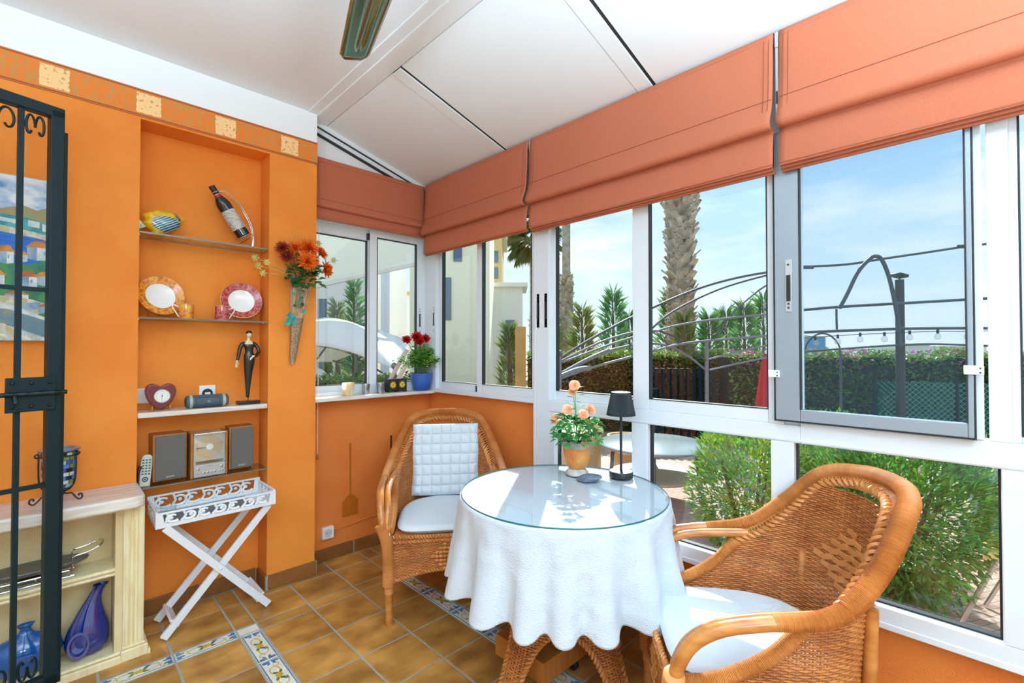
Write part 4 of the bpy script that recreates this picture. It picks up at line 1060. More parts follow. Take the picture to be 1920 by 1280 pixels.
# --- figurine
fg = thing('figurine', 'slim carved lady figurine in a long black dress on a black block', 'figurine', (.797, 2.955, SHM))
fx, fy, fz = .797, 2.955, SHM
M['blk_wood'] = mat('black_lacquer', rgb(18, 18, 18), .3, coat=.4); M['ivory'] = mat('ivory_paint', rgb(226, 206, 164), .5)
m = MB(); m.box(fx - .056, fx + .056, fy - .030, fy + .03, fz, fz + .020); m.build('plinth', 'blk_wood', fg, bevel=.003)
m = MB(); m.tube([(fx, fy, fz + .02), (fx, fy, fz + .05)], .0025, 8); m.build('rod', 'blk_wood', fg)
ks = [0, .06, .14, .20, .235, .255, .275, .295, .312]
def dress(u, v):
    z = .040 + v * .312; t = v * .312; a = 2 * PI * u
    rx = interp(ks, [.008, .013, .021, .028, .028, .021, .022, .031, .034], t); ry = interp(ks, [.007, .011, .016, .021, .021, .016, .017, .018, .013], t)
    ox = interp(ks, [-.003, -.002, .0, .004, .004, .003, .002, .001, .0], t)
    return (fx + ox + rx * cos(a), fy + ry * sin(a), fz + z)
m = MB(); m.grid(dress, 24, 36, cu=True); m.v.append((fx - .003, fy, fz + .04)); m.f += [(k, 24 * 37, (k + 1) % 24) for k in range(24)]; m.mi += [0] * 24; m.v.append((fx, fy, fz + .358)); m.f += [(24 * 36 + k, 24 * 36 + (k + 1) % 24, 24 * 37 + 1) for k in range(24)]; m.mi += [0] * 24
# sleeves are carved in one with the dress
m.tube(catmull([(fx - .028, fy, fz + .346), (fx - .044, fy - .002, fz + .318), (fx - .050, fy - .004, fz + .285), (fx - .058, fy - .006, fz + .25)], 5), [.011] * 4 + [.0105] * 4 + [.0095] * 4 + [.008] * 4, 10)
m.tube(catmull([(fx + .028, fy, fz + .346), (fx + .045, fy - .004, fz + .322), (fx + .050, fy - .010, fz + .296), (fx + .034, fy - .020, fz + .276), (fx + .022, fy - .024, fz + .274)], 5), .0095, 10)
m.build('dress', 'blk_wood', fg, angle=180)
m = MB(); m.lathe([(.030, .340), (.027, .350), (.018, .357), (.0085, .364), (.0075, .376), (.008, .380)], 20, (fx, fy, fz), sy=.6)
m.sphere((fx + .001, fy - .003, fz + .396), .0165, 16, 12, sc=(.86, .95, 1.2)); m.add([(fx - .002, fy - .018, fz + .398), (fx + .004, fy - .018, fz + .398), (fx + .001, fy - .0225, fz + .392), (fx + .001, fy - .018, fz + .402)], [(0, 1, 2), (0, 2, 3), (1, 3, 2)])
m.build('head', 'ivory', fg)
m = MB(); m.sphere((fx + .001, fy + .000, fz + .405), .0172, 16, 10, sc=(.98, 1.05, .78)); m.build('hair', 'blk_wood', fg)
for px_, py_, pz_, sx_ in ((fx - .060, fy - .006, fz + .232, -1), (fx + .018, fy - .028, fz + .270, 1)):
    m = MB()
    if sx_ < 0:
        m.tube([(px_ + .001, py_, pz_ + .022), (px_, py_, pz_ + .008), (px_ - .002, py_, pz_ - .004)], [.006, .0078, .0070], 10, flat=.7)
        for k in range(4): m.tube([(px_ - .006 + k * .0032, py_, pz_ - .002), (px_ - .007 + k * .003, py_, pz_ - .014 - .002 * (1 - abs(k - 1.5))), (px_ - .006 + k * .0028, py_, pz_ - .022)], .0018, 6)
        m.tube([(px_ + .006, py_ - .002, pz_ + .006), (px_ + .009, py_ - .003, pz_ - .006)], .0019, 6)
    else:
        m.tube([(px_ + .006, py_ + .002, pz_ + .004), (px_, py_ - .002, pz_ + .002), (px_ - .008, py_ - .002, pz_ - .004)], [.006, .007, .006], 10, flat=.7)
        for k in range(4): m.tube([(px_ - .006, py_ - .003, pz_ + .001 - k * .003), (px_ - .014, py_ - .003, pz_ - .006 - k * .003), (px_ - .018, py_ - .002, pz_ - .012 - k * .003)], .0018, 6)
        m.tube([(px_ - .002, py_ - .004, pz_ + .006), (px_ - .010, py_ - .005, pz_ + .007)], .0018, 6)
    m.build('hand', 'ivory', fg)
m = MB()
for dx in (-.0055, .0075): m.sphere((fx + dx, fy - .0178, fz + .4005), .0016, 6, 4)
m.build('eye', 'blk_wood', fg)
m = MB(); m.sphere((fx + .001, fy - .0185, fz + .3855), .0024, 8, 4, sc=(1.3, .5, .6)); m.build('mouth', mat('red_lips', rgb(150, 50, 44), .4), fg)

# --- heart clock
M['maroon'] = mat('maroon_lacquer', rgb(116, 32, 42), .3, coat=.3)
ck = thing('heart_clock', 'maroon heart shaped clock with a round white dial', 'clock', (.395, 2.955, SHM))
hc = Vector((.395, 2.945, SHM + .070))
half = [(.012, .054), (.032, .062), (.052, .054), (.063, .030), (.060, .002), (.046, -.030), (.024, -.056), (.006, -.067)]
pts = [(q.x, q.y) for q in catmull([(0, .046, 0)] + [(a, b, 0) for a, b in half] + [(0, -.069, 0)] + [(-a, b, 0) for a, b in half[::-1]], 5, closed=True)]
m = MB(); m.prism(pts[::-1], hc + Vector((0, 0, .004)), (1, 0, 0), (0, 0, 1), (0, .045, 0)); m.build('case', 'maroon', ck, bevel=.012, seg=4, angle=60)
dc = hc + Vector((.004, -.0015, .004))
m = MB(); m.lathe([(.0, .0), (.030, .0), (.031, .004), (.034, .004), (.035, .0), (.035, -.004)], 48, dc, RXF, cap=False); m.build('bezel', 'chrome', ck)
m = MB(); m.lathe([(.0, .0012), (.0302, .0012)], 48, dc, RXF, cap=False); do = m.build('dial', 'white_gloss', ck)
for k in range(1, 13):
    a = PI / 2 - k * PI / 6
    text(str(k), .0075 if k % 3 == 0 else .006, dc + Vector((.0235 * cos(a), -.0014, .0235 * sin(a))), RXF, 'black', do, 'numeral', .0002)
m = MB()
for an, ln, w_ in ((PI / 2 - .1, .012, .0016), (-PI / 2 - .02, .020, .0013)): m.bar(dc + Vector((0, -.0026, 0)), dc + Vector((ln * cos(an), -.0026, ln * sin(an))), w_, .0006, up=(0, 1, 0))
m.sphere(dc + Vector((0, -.003, 0)), .0028, 8, 5); m.build('clock_hand', 'black', do)
for dx in (-.034, .038):
    m = MB(); m.lathe([(.0025, .0), (.008, .030)], 12, hc + Vector((dx * 1.02, .008, -.0738)), Matrix.Rotation(radians(14 if dx > 0 else -14), 3, 'Y').inverted() if False else Matrix.Identity(3)); m.build('foot', 'gold', ck)

# --- portable speaker
bs = thing('portable_speaker', 'grey capsule shaped portable speaker lying on the marble shelf', 'speaker', (.595, 2.945, SHM))
sc0 = Vector((.595, 2.945, SHM + .0345)); SR = .034
RY = Matrix.Rotation(PI / 2, 3, 'Y')
M['spk_grey'] = mat('blue_grey_mesh', rgb(74, 90, 98), .6, bump=.5, bscale=900, bdist=.002); M['spk_light'] = mat('light_grey_band', rgb(176, 174, 166), .4)
m = MB(); m.lathe([(.0, -.098), (.022, -.098), (.030, -.094), (.0335, -.084), (.034, -.068), (.034, .068), (.0335, .084), (.030, .094), (.022, .098), (.0, .098)], 36, sc0, RY); m.build('body', 'spk_grey', bs)
for sg in (-1, 1):
    m = MB(); m.lathe([(.0338, sg * .068), (.0352, sg * .071), (.0354, sg * .078), (.0345, sg * .082), (.033, sg * .082)], 36, sc0, RY, cap=False); m.build('band', 'spk_light', bs)
    m = MB(); m.lathe([(.0, sg * .0985), (.022, sg * .0985), (.024, sg * .097)], 28, sc0, RY, cap=False); m.build('end_cap', mat('dark_end_cap', rgb(52, 62, 68), .5), bs)
m = MB(); n_ = 40; pts = []
for k in range(n_):
    a = 2 * PI * k / n_; ex = .054 * max(-1, min(1, 1.25 * cos(a))); ez = .022 * max(-1, min(1, 1.25 * sin(a)))
    pts.append(sc0 + Vector((ex, -sqrt(max(0, .0352 ** 2 - ez * ez)), ez)))
m.tube(pts, .0014, 6, closed=True); m.build('front_line', mat('dark_line', rgb(44, 54, 60), .5), bs)
text('JBL', .013, sc0 + Vector((.004, -.0345, .0)), RXF, 'spk_light', bs, 'lettering', .0006)

# --- wall sockets behind
def socket(lab, x, y, z, w_=.078, deep=.010, round_=True):
    r = thing('wall_socket', lab, 'socket', (x, y, z - w_ / 2))
    m = MB(); m.box(x - w_ / 2, x + w_ / 2, y - deep, y - .0003, z - w_ / 2, z + w_ / 2); m.build('plate', 'white_gloss', r, bevel=.004, seg=3)
    if round_:
        m = MB(); m.lathe([(.026, .0), (.026, .002), (.020, .002), (.019, -.0)], 32, (x, y - deep, z), RXF, cap=False); m.lathe([(.0, .0006), (.02, .0006)], 32, (x, y - deep, z), RXF, cap=False); o = m.build('recess', mat('socket_shadow_grey', rgb(206, 208, 210), .4), r)
        m = MB()
        for dx in (-.0095, .0095): m.lathe([(.0, .0012), (.003, .0012)], 12, (x + dx, y - deep, z), RXF, cap=False)
        m.build('pin_hole', 'black', o)
    return r
socket('white wall socket on the niche wall, beside the heart clock', .322, 3.06, 1.135, round_=False)
r = socket('white wall socket with a black face above the portable speaker', .618, 3.06, 1.135, round_=False)
m = MB(); m.lathe([(.0, .004), (.024, .003), (.026, .0)], 32, (.618, 3.05, 1.130), RXF, cap=False); po = m.build('black_insert', 'black', r)
m = MB(); m.box(.605, .631, 3.0445, 3.0465, 1.122, 1.136); m.build('insert_bar', 'white_gloss', po)
socket('white surface socket on the low wall just above the skirting', 1.285, 3.03, .185, w_=.076, deep=.03)

# --- stereo on the lowest shelf
M['beech'] = mat('beech_veneer', rgb(176, 112, 54), .4, c2=rgb(158, 96, 42), nscale=16, nstretch=(8, 8, 1)); M['grille'] = mat('grey_speaker_cloth', rgb(106, 100, 94), .9, bump=.4, bscale=700, bdist=.002)
M['white_print'] = mat('white_print', rgb(230, 230, 228), .5)
def spk(lab, x0, x1, yf, rot):
    cx = (x0 + x1) / 2; w_ = x1 - x0; hgt = .235
    r = thing('speaker', lab, 'speaker', (cx, yf + .06, SHL), rot)
    T = WM[r.name]
    m = MB(); m.T = T; m.box(-w_ / 2, w_ / 2, -.058, .065, .010, .010 + hgt); m.build('cabinet', 'beech', r, bevel=.003, smooth=False)
    m = MB(); m.T = T; m.box(-w_ / 2 + .009, w_ / 2 - .006, -.066, -.058, .016, .004 + hgt); g = m.build('grille', 'grille', r, bevel=.004, smooth=False)
    text('SONY', .0105, T @ Vector((0, -.0665, .03)), Matrix.Rotation(rot, 3, 'Z') @ RXF, 'white_print', g, 'lettering', .0003, sx=1.3)
    m = MB(); m.T = T
    for a in (-.045, .045):
        for b in (-.045, .05): m.lathe([(.0, 0), (.006, 0), (.006, .010)], 10, (a, b, .0002))
    m.build('foot', 'black', r)
spk('beech boxed hi-fi speaker between the remote control and the disc player', .362, .506, 2.945, radians(2))
spk('beech boxed hi-fi speaker to the right of the disc player', .706, .832, 2.955, radians(-2))
cd = thing('disc_player', 'silver upright compact disc player standing between the two speakers', 'stereo', (.604, 2.99, SHL))
x0, x1, yf = .520, .690, 2.925
m = MB(); m.box(x0 + .012, x1 - .012, yf + .004, 3.05, SHL + .003, SHL + .232); m.build('body', 'silver', cd, bevel=.003, smooth=False)
for a, b in ((x0, x0 + .012), (x1 - .012, x1)):
    m = MB(); m.box(a, b, yf, 3.05, SHL + .0003, SHL + .236); m.build('side_panel', 'beech', cd, bevel=.002, smooth=False)
m = MB(); m.box(x0 + .013, x1 - .013, yf - .006, yf + .004, SHL + .004, SHL + .068); pn = m.build('control_panel', 'silver', cd, bevel=.003, smooth=False)
m = MB(); m.box(x0 + .022, x1 - .022, yf - .007, yf - .004, SHL + .074, SHL + .088); m.build('display', mat('dark_display', rgb(40, 44, 40), .2), pn)
for k in range(4):
    m = MB(); m.lathe([(.006, 0), (.006, .004), (.0, .005)], 16, (x0 + .058 + k * .0165, yf - .006, SHL + .026), RXF); m.build('button', 'chrome', pn)
for k in range(3):
    m = MB(); m.lathe([(.0035, 0), (.0035, .003), (.0, .0035)], 12, (x0 + .024 + k * .010, yf - .006, SHL + .024), RXF); m.build('button', 'chrome', pn)
for k in range(2):
    m = MB(); m.lathe([(.0045, 0), (.0045, .003), (.0, .0035)], 12, (x0 + .132 + k * .012, yf - .006, SHL + .026), RXF); m.build('button', 'chrome', pn)
for xx in (x0 + .030, x1 - .032):
    m = MB(); m.lathe([(.008, 0), (.007, .007), (.0, .008)], 20, (xx, yf - .006, SHL + .050), RXF); m.build('knob', 'chrome', pn)
text('SONY', .007, (x0 + .085, yf - .0064, SHL + .060), RXF, 'black', pn, 'lettering', .0003)
m = MB(); m.box(x0 + .014, x1 - .014, yf - .001, yf + .003, SHL + .070, SHL + .228); m.build('back_plate', mat('pale_metal_plate', rgb(196, 196, 186), .35, metal=.4), cd, smooth=False)
m = MB(); m.lathe([(.0, .002), (.060, .002)], 56, ((x0 + x1) / 2, yf - .002, SHL + .160), RXF, cap=False); dd = m.build('disc', mat('disc_silver', rgb(206, 190, 172), .18, metal=.7, c2=rgb(180, 186, 190), nscale=6), cd)
m = MB(); m.lathe([(.0, .007), (.008, .007), (.017, .005), (.017, .003)], 32, ((x0 + x1) / 2, yf - .002, SHL + .160), RXF, cap=False); m.build('hub', 'white_gloss', dd)
m = MB(); m.box(x0 + .024, (x0 + x1) / 2 - .017, yf - .010, yf - .007, SHL + .156, SHL + .160); m.build('laser_rail', 'dark_gap', dd)
m = MB(); m.box(x0 + .014, x1 - .014, yf - .016, yf - .013, SHL + .070, SHL + .234); m.build('cover', 'clear_glass', cd, smooth=False)
m = MB(); m.box(x0 + .012, x1 - .012, yf - .018, yf + .006, SHL + .228, SHL + .236); m.build('top_bar', 'chrome', cd, bevel=.002, smooth=False)
# remote
rm = thing('remote_control', 'pale grey remote control standing at the left end of the lowest glass shelf', 'remote control', (.334, 2.925, SHL))
Rr = Matrix.Rotation(radians(-6), 3, 'X') @ Matrix.Rotation(radians(4), 3, 'Y')
m = MB(); m.T = Matrix.Translation((.332, 2.925, SHL + .001)) @ Rr.to_4x4()
m.prism([(-.024, 0), (.020, 0), (.023, .10), (.021, .145), (.010, .156), (-.010, .156), (-.021, .145), (-.025, .10)], (0, 0, 0), (1, 0, 0), (0, 0, 1), (0, .018, 0)); bo = m.build('body', mat('pale_grey_plastic', rgb(190, 194, 178), .4), rm, bevel=.004, seg=3)
M['remote_btn'] = mat('dark_button', rgb(58, 72, 74), .5)
for i in range(3):
    for j in range(6):
        m = MB(); m.T = Matrix.Translation((.332, 2.925, SHL + .001)) @ Rr.to_4x4(); m.obox((-.014 + i * .013, -.001, .062 + j * .0135), .008, .004, .006); m.build('button', 'remote_btn', bo)
m = MB(); m.T = Matrix.Translation((.332, 2.925, SHL + .001)) @ Rr.to_4x4(); m.tube([(.010 * cos(2 * PI * k / 20) - .002, -.001, .036 + .010 * sin(2 * PI * k / 20)) for k in range(20)], .0028, 6, closed=True); m.sphere((-.002, -.001, .036), .004, 8, 5); m.build('dial_pad', M['remote_btn'], bo)
m = MB(); m.tube(catmull([(.306, 2.93, SHL + .004), (.303, 2.92, SHL + .05), (.310, 2.915, SHL + .085), (.318, 2.93, SHL + .10), (.306, 2.95, SHL + .09), (.304, 2.95, SHL + .03), (.312, 2.94, SHL + .01), (.304, 2.91, SHL + .02), (.302, 2.915, SHL - .0), (.303, 2.912, SHL + .06)], 8), .0026, 6)
tag(m.build('cable', 'black', origin=(.305, 2.93, SHL)), 'black coiled cable in the niche corner behind the remote control', 'cable')

# ================================================================== WALL VASE WITH FLOWERS
wv = thing('wall_vase', 'tapered glass wall vase hanging on the orange pillar, filled with brown beads', 'vase', (1.02, 2.898, 1.285))
def vz(z): return interp([0, .02, .25, .46], [.016, .019, .038, .062], z), interp([0, .02, .25, .46], [.012, .014, .026, .040], z)
def vfn(sc, z0, z1):
    def fn(u, v):
        z = z0 + (z1 - z0) * v; a = 2 * PI * u; rx, ry = vz(z); cx = 1.012 + .035 * z / .46
        return (cx + (rx - sc) * cos(a), 2.897 - ry + (ry - sc) * sin(a), 1.288 + z)
    return fn
m = MB(); m.grid(vfn(0, 0, .46), 28, 20, cu=True); m.build('glass_cone', glassmat('vase_glass', tint=(.92, .95, .94, 1), boost=2.2, base=.05), wv, angle=180)
m = MB(); m.grid(vfn(.004, .012, .27), 24, 16, cu=True); m.v.append((1.03, 2.87, 1.288 + .272)); m.f += [(24 * 16 + k, 24 * 16 + (k + 1) % 24, 24 * 17) for k in range(24)]; m.mi += [0] * 24
m.build('beads', mat('brown_bead_fill', rgb(140, 80, 44), .35, c2=rgb(206, 160, 116), nscale=160, ndetail=1, bump=.8, bscale=160), wv, angle=180)
m = MB(); m.sphere((1.0125, 2.885, 1.287), .015, 14, 8, sc=(1.1, .8, .6)); m.build('glass_foot', 'clear_glass', wv)
m = MB(); m.tube([(1.012 + .035 * 1 + .062 * cos(2 * PI * k / 36), 2.857 + .040 * sin(2 * PI * k / 36), 1.748) for k in range(36)], .0025, 6, closed=True); m.build('glass_lip', 'clear_glass', wv)
M['chrys_o'] = mat('orange_petal', rgb(246, 132, 30), .6, c2=rgb(236, 92, 20), nscale=60, trans=.25, island=.12)
M['chrys_r'] = mat('rust_red_petal', rgb(176, 62, 34), .6, c2=rgb(150, 44, 30), nscale=60, trans=.2, island=.12)
M['chrys_y'] = mat('yellow_petal_tip', rgb(248, 176, 40), .6, trans=.2)
M['leaf_d'] = mat('dark_silk_leaf', rgb(46, 96, 50), .5, c2=rgb(74, 126, 64), nscale=30, trans=.15, island=.2)
M['leaf_t'] = mat('teal_silk_leaf', rgb(20, 136, 130), .45, c2=rgb(50, 160, 146), nscale=30, island=.15)
M['stem'] = mat('green_stem', rgb(88, 112, 52), .6); M['bud'] = mat('pale_bud', rgb(200, 184, 108), .6, c2=rgb(170, 160, 84), nscale=40)
def chrys(c, r, m_, face, n=72, rnd=None, pw=.30):
    rnd = rnd or random; f = Vector(face).normalized(); R = f.to_track_quat('Z', 'Y').to_matrix(); mb = MB()
    for k in range(n):
        lay = k / n; a = k * 2.39996; el = radians(78 - 78 * lay ** .8 + rnd.uniform(-6, 6))
        d = R @ Vector((cos(a) * cos(el), sin(a) * cos(el), sin(el)))
        L_ = r * (.55 + .5 * lay) * rnd.uniform(.85, 1.1)
        mb.cur = 0
        mb.leaf(Vector(c) + d * r * .06, d, f, L_, r * pw, .30, -.12)
        if k % 2: 
            mb.cur = 1; mb.leaf(Vector(c) + d * (r * .06 + L_ * .62) + f * .001, d, f, L_ * .36, r * .15, .3, -.1)
    mb.cur = 0; mb.sphere(c, r * .18, 10, 6)
    return mb
fl_ = thing('flower_arrangement', 'bunch of orange artificial chrysanthemums with ivy in the glass wall vase', 'flowers', (1.045, 2.86, 1.58))
heads = [((1.075, 2.815, 1.972), .062, 'chrys_o', (.1, -.9, .35)), ((1.055, 2.775, 1.885), .060, 'chrys_o', (-.1, -1, .15)), ((1.180, 2.82, 1.860), .052, 'chrys_o', (.55, -.8, .0)), ((1.155, 2.845, 1.958), .050, 'chrys_o', (.5, -.6, .4)), ((1.005, 2.83, 1.968), .045, 'chrys_o', (-.3, -.8, .5)), ((.935, 2.83, 1.955), .042, 'chrys_r', (-.5, -.8, .4)), ((.970, 2.85, 1.915), .040, 'chrys_r', (-.5, -.8, .1)), ((1.11, 2.86, 1.92), .045, 'chrys_r', (.2, -.9, .3))]
vm = Vector((1.046, 2.857, 1.74))
for c, r, m_, fc in heads:
    o = chrys(c, r * 1.12, m_, fc).build('flower', [m_, 'chrys_y' if m_ == 'chrys_o' else 'chrys_r'], fl_, smooth=False)
    m = MB(); cv = Vector(c); m.tube(catmull([vm + Vector((random.uniform(-.02, .02), 0, -.12)), vm + Vector((random.uniform(-.02, .02), -.01, 0)), (vm + cv) / 2 + Vector((0, -.005, .01)), cv], 5), .0022, 5); m.build('stem', 'stem', o)
m = MB()
for k in range(70):
    a = random.uniform(0, 2 * PI); c = Vector((1.055 + .085 * cos(a) * random.uniform(.2, 1), 2.835 + random.uniform(-.06, .03), 1.775 + random.uniform(-.04, .10)))
    d = Vector((cos(a), -.5 + random.uniform(-.4, .3), random.uniform(-.6, .5))); m.leaf(c, d, (0, -.5, 1), random.uniform(.04, .06), random.uniform(.034, .05), .12, .1)
for k in range(16):
    c = Vector((1.03 + .02 * random.uniform(-1, 1), 2.845, 1.62 + .12 * random.random())); d = Vector((random.uniform(-.5, .5), -.3, random.uniform(-.4, 1))); m.leaf(c, d, (0, -1, .3), .035, .018)
m.build('foliage', 'leaf_d', fl_, smooth=False)
# teal ivy trailing down the left of the vase
m = MB(); trail = catmull([(1.0, 2.83, 1.80), (.985, 2.81, 1.74), (.990, 2.82, 1.66), (.985, 2.83, 1.58), (.975, 2.835, 1.53)], 8); m.tube(trail, .0014, 5); to = m.build('ivy_stem', 'stem', fl_)
m = MB()
for (x, z, r) in ((.985, 1.79, .022), (1.035, 1.800, .016), (.978, 1.570, .026), (.990, 1.535, .026), (.962, 1.525, .022), (1.000, 1.550, .020), (1.055, 1.595, .018), (.972, 1.545, .022), (1.0, 1.70, .014)):
    for k in range(5):
        a = PI / 2 + 2 * PI * k / 5 + x * 40; m.leaf((x, 2.825, z), (cos(a), -.25, sin(a)), (0, -1, 0), r, r * .7, .1)
m.build('ivy_leaves', 'leaf_t', fl_, smooth=False)
# dry buds on long stems to the left, grasses on top
for (x, z, y) in ((.790, 1.880, 2.82), (.805, 1.835, 2.81), (.830, 1.800, 2.82), (.850, 1.862, 2.82), (1.235, 1.925, 2.83), (1.150, 2.02, 2.85)):
    m = MB(); p = Vector((x, y, z)); m.tube(catmull([vm + Vector((0, 0, .02)), (vm + p) / 2 + Vector((0, -.01, .03)), p], 6), .0014, 5); so = m.build('dry_stem', 'bud', fl_)
    m = MB(); m.sphere(p, .009, 8, 6, sc=(1, 1, 1.2))
    for k in range(7):
        a = k * .9; m.leaf(p, (cos(a) - .3, -.2, sin(a)), (0, -1, 0), .024, .010)
    m.build('bud', 'bud', so, smooth=False)
m = MB()
for k in range(22):
    b = vm + Vector((random.uniform(-.03, .03), 0, .1)); t = b + Vector((random.uniform(-.10, .10), random.uniform(-.03, .02), random.uniform(.12, .24))); m.tube([b, (b + t) / 2 + Vector((random.uniform(-.01, .01), 0, .01)), t], [.0012, .0009, .0004], 4)
m.build('grass', mat('olive_grass', rgb(120, 116, 54), .7), fl_)

# ================================================================== SILL OBJECTS, SWATTERS, CORDS
SZ = 1.068
ch = thing('candle_glass', 'amber patterned candle glass on the marble sill', 'candle holder', (1.400, 2.972, SZ))
m = MB(); m.lathe([(.034, 0), (.037, .004), (.040, .085)], 32, (1.400, 2.972, SZ + .0003), cap=False); m.lathe([(.0, .002), (.034, .0)], 32, (1.400, 2.972, SZ + .0003), cap=False)
m.build('glass', mat('amber_frosted_glass', rgb(240, 208, 150), .3, c2=rgb(246, 240, 228), nscale=22, ndetail=2, contrast=(.42, .56), trans=.3), ch)
m = MB(); m.lathe([(.0, .05), (.030, .05), (.030, .003)], 24, (1.400, 2.972, SZ + .0003), cap=False); m.build('candle', mat('ivory_wax', rgb(236, 222, 184), .5), ch)
M['smoke'] = glassmat('smoky_glass', tint=(.70, .74, .76, 1), boost=3.0, base=.12)
for x, lab in ((1.532, 'small smoky shot glass on the sill, beside the amber candle glass'), (1.640, 'small smoky shot glass on the sill, beside the black and yellow tea light holder')):
    g = thing('shot_glass', lab, 'glass', (x, 2.985, SZ))
    m = MB(); m.lathe([(.0, .0004), (.023, .0004), (.0245, .004), (.0295, .068), (.0275, .068), (.0225, .016), (.0, .014)], 28, (x, 2.985, SZ)); m.build('tumbler', 'smoke', g)
    m = MB(); m.lathe([(.0, .0006), (.021, .0006), (.021, .013), (.0, .0135)], 24, (x, 2.985, SZ)); m.build('thick_base', 'chrome', g)
tb = thing('tealight_holder', 'black square holder with two yellow flower tiles on the marble sill', 'candle holder', (1.770, 2.985, SZ))
for dx in (-.0375, .0375):
    cx = 1.770 + dx
    m = MB(); y0, y1, hw = 2.968, 2.974, .036
    m.box(cx - hw, cx + hw, y0, y1, SZ + .008, SZ + .020); m.box(cx - hw, cx + hw, y0, y1, SZ + .084, SZ + .094); m.box(cx - hw, cx - hw + .010, y0, y1, SZ + .02, SZ + .084); m.box(cx + hw - .010, cx + hw, y0, y1, SZ + .02, SZ + .084)
    for a in (cx - hw, cx + hw - .006): m.box(a, a + .006, y0, y0 + .05, SZ + .0002, SZ + .008)
    m.box(cx - hw, cx - hw + .005, y1, y0 + .06, SZ + .008, SZ + .094); m.box(cx + hw - .005, cx + hw, y1, y0 + .06, SZ + .008, SZ + .094)
    fo = m.build('frame', 'black', tb, smooth=False)
    m = MB(); m.box(cx - hw + .008, cx + hw - .008, 2.971, 2.973, SZ + .018, SZ + .086); m.build('dark_tile', mat('dark_amber_tile', rgb(48, 44, 26), .3), fo)
    m = MB(); pts = []
    for k in range(20):
        r = .027 if k % 2 == 0 else .017; pts.append((r * cos(k * PI / 10), r * sin(k * PI / 10)))
    m.prism(pts, (cx, 2.9705, SZ + .052), (1, 0, 0), (0, 0, 1), (0, -.002, 0)); m.build('yellow_flower', mat('yellow_glass_flower', rgb(226, 196, 40), .3, c2=rgb(206, 170, 20), nscale=30), fo)
    m = MB(); m.lathe([(.0, .0), (.006, .0)], 12, (cx, 2.968, SZ + .052), RXF, cap=False); m.build('flower_centre', mat('amber_centre', rgb(176, 120, 20), .4), fo)

def greenery(mb, base, n, spread, h0, h1, leafL, leafW, rnd, cone=.5, up=.5):
    b = Vector(base)
    for k in range(n):
        a = rnd.uniform(0, 2 * PI); rr = spread * sqrt(rnd.random()); z = rnd.uniform(h0, h1)
        p = b + Vector((rr * cos(a), rr * sin(a), z)); d = Vector((cos(a), sin(a), rnd.uniform(-.4, up)))
        mb.leaf(p, d, (rnd.uniform(-.3, .3), rnd.uniform(-.3, .3), 1), leafL * rnd.uniform(.7, 1.2), leafW * rnd.uniform(.7, 1.2), .1, .15)
PB = Vector((1.968, 2.965, SZ))
ptl = thing('flower_pot', 'cobalt blue pot with red flowers in the corner of the marble sill', 'potted plant', PB.to_tuple())
m = MB(); m.lathe([(.0, .0004), (.052, .0004), (.060, .01), (.070, .05), (.077, .10), (.079, .128), (.0765, .130), (.072, .122), (.0, .118)], 40, PB); m.build('pot', mat('blue_pot_glaze', rgb(50, 96, 176), .35, c2=rgb(40, 84, 162), nscale=8), ptl)
m = MB(); m.lathe([(.0, .1195), (.073, .1195)], 28, PB, cap=False); m.build('soil', mat('dark_soil', rgb(46, 34, 26), .9), ptl)
rnd = random.Random(4)
M['leaf_b'] = mat('bright_fern_leaf', rgb(126, 184, 66), .5, c2=rgb(80, 146, 56), nscale=18, trans=.4, island=.25)
M['leaf_y'] = mat('lime_leaf', rgb(196, 226, 110), .5, c2=rgb(150, 200, 80), nscale=18, trans=.3, island=.2)
for k in range(22):
    a = rnd.uniform(0, 2 * PI); rr = rnd.uniform(.06, .19); hh = rnd.uniform(.14, .27) - rr * .45; lime = k in (2, 5, 9)
    if cos(a - .9) > .2 and rr > .08: rr *= .5
    p0 = PB + Vector((.03 * cos(a), .03 * sin(a), .118)); p2 = PB + Vector((rr * cos(a), rr * sin(a), .128 + hh)); p1 = (p0 + p2) / 2 + Vector((-.01 * cos(a), -.01 * sin(a), .03))
    if p2.y > 3.0: p2.y = 3.0
    if p2.x > 2.015: p2.x = 2.015
    pts = catmull([p0, p1, p2], 8); m = MB(); m.tube(pts, .0016, 5); so = m.build('stem', 'stem', ptl)
    m = MB()
    for q in range(60):
        t = rnd.uniform(.35, 1); i = int(t * (len(pts) - 1)); c = pts[i] + Vector((rnd.gauss(0, .018), rnd.gauss(0, .014), rnd.gauss(0, .014)))
        if c.y > 3.02: c.y = 3.02
        if c.x > 2.02: c.x = 2.02
        d = Vector((cos(a) + rnd.uniform(-1.2, 1.2), sin(a) + rnd.uniform(-1.2, .5), rnd.uniform(-.6, .6))); m.leaf(c, d, (rnd.uniform(-.5, .5), -.4, 1), rnd.uniform(.020, .036), rnd.uniform(.013, .022), .1, .1)
    m.build('leaves', 'leaf_y' if lime else 'leaf_b', so, smooth=False)
M['red_petal'] = mat('red_petal', rgb(206, 24, 26), .5, c2=rgb(168, 12, 22), nscale=50, trans=.2, island=.15); M['red_petal2'] = mat('bright_red_petal', rgb(236, 70, 50), .5)
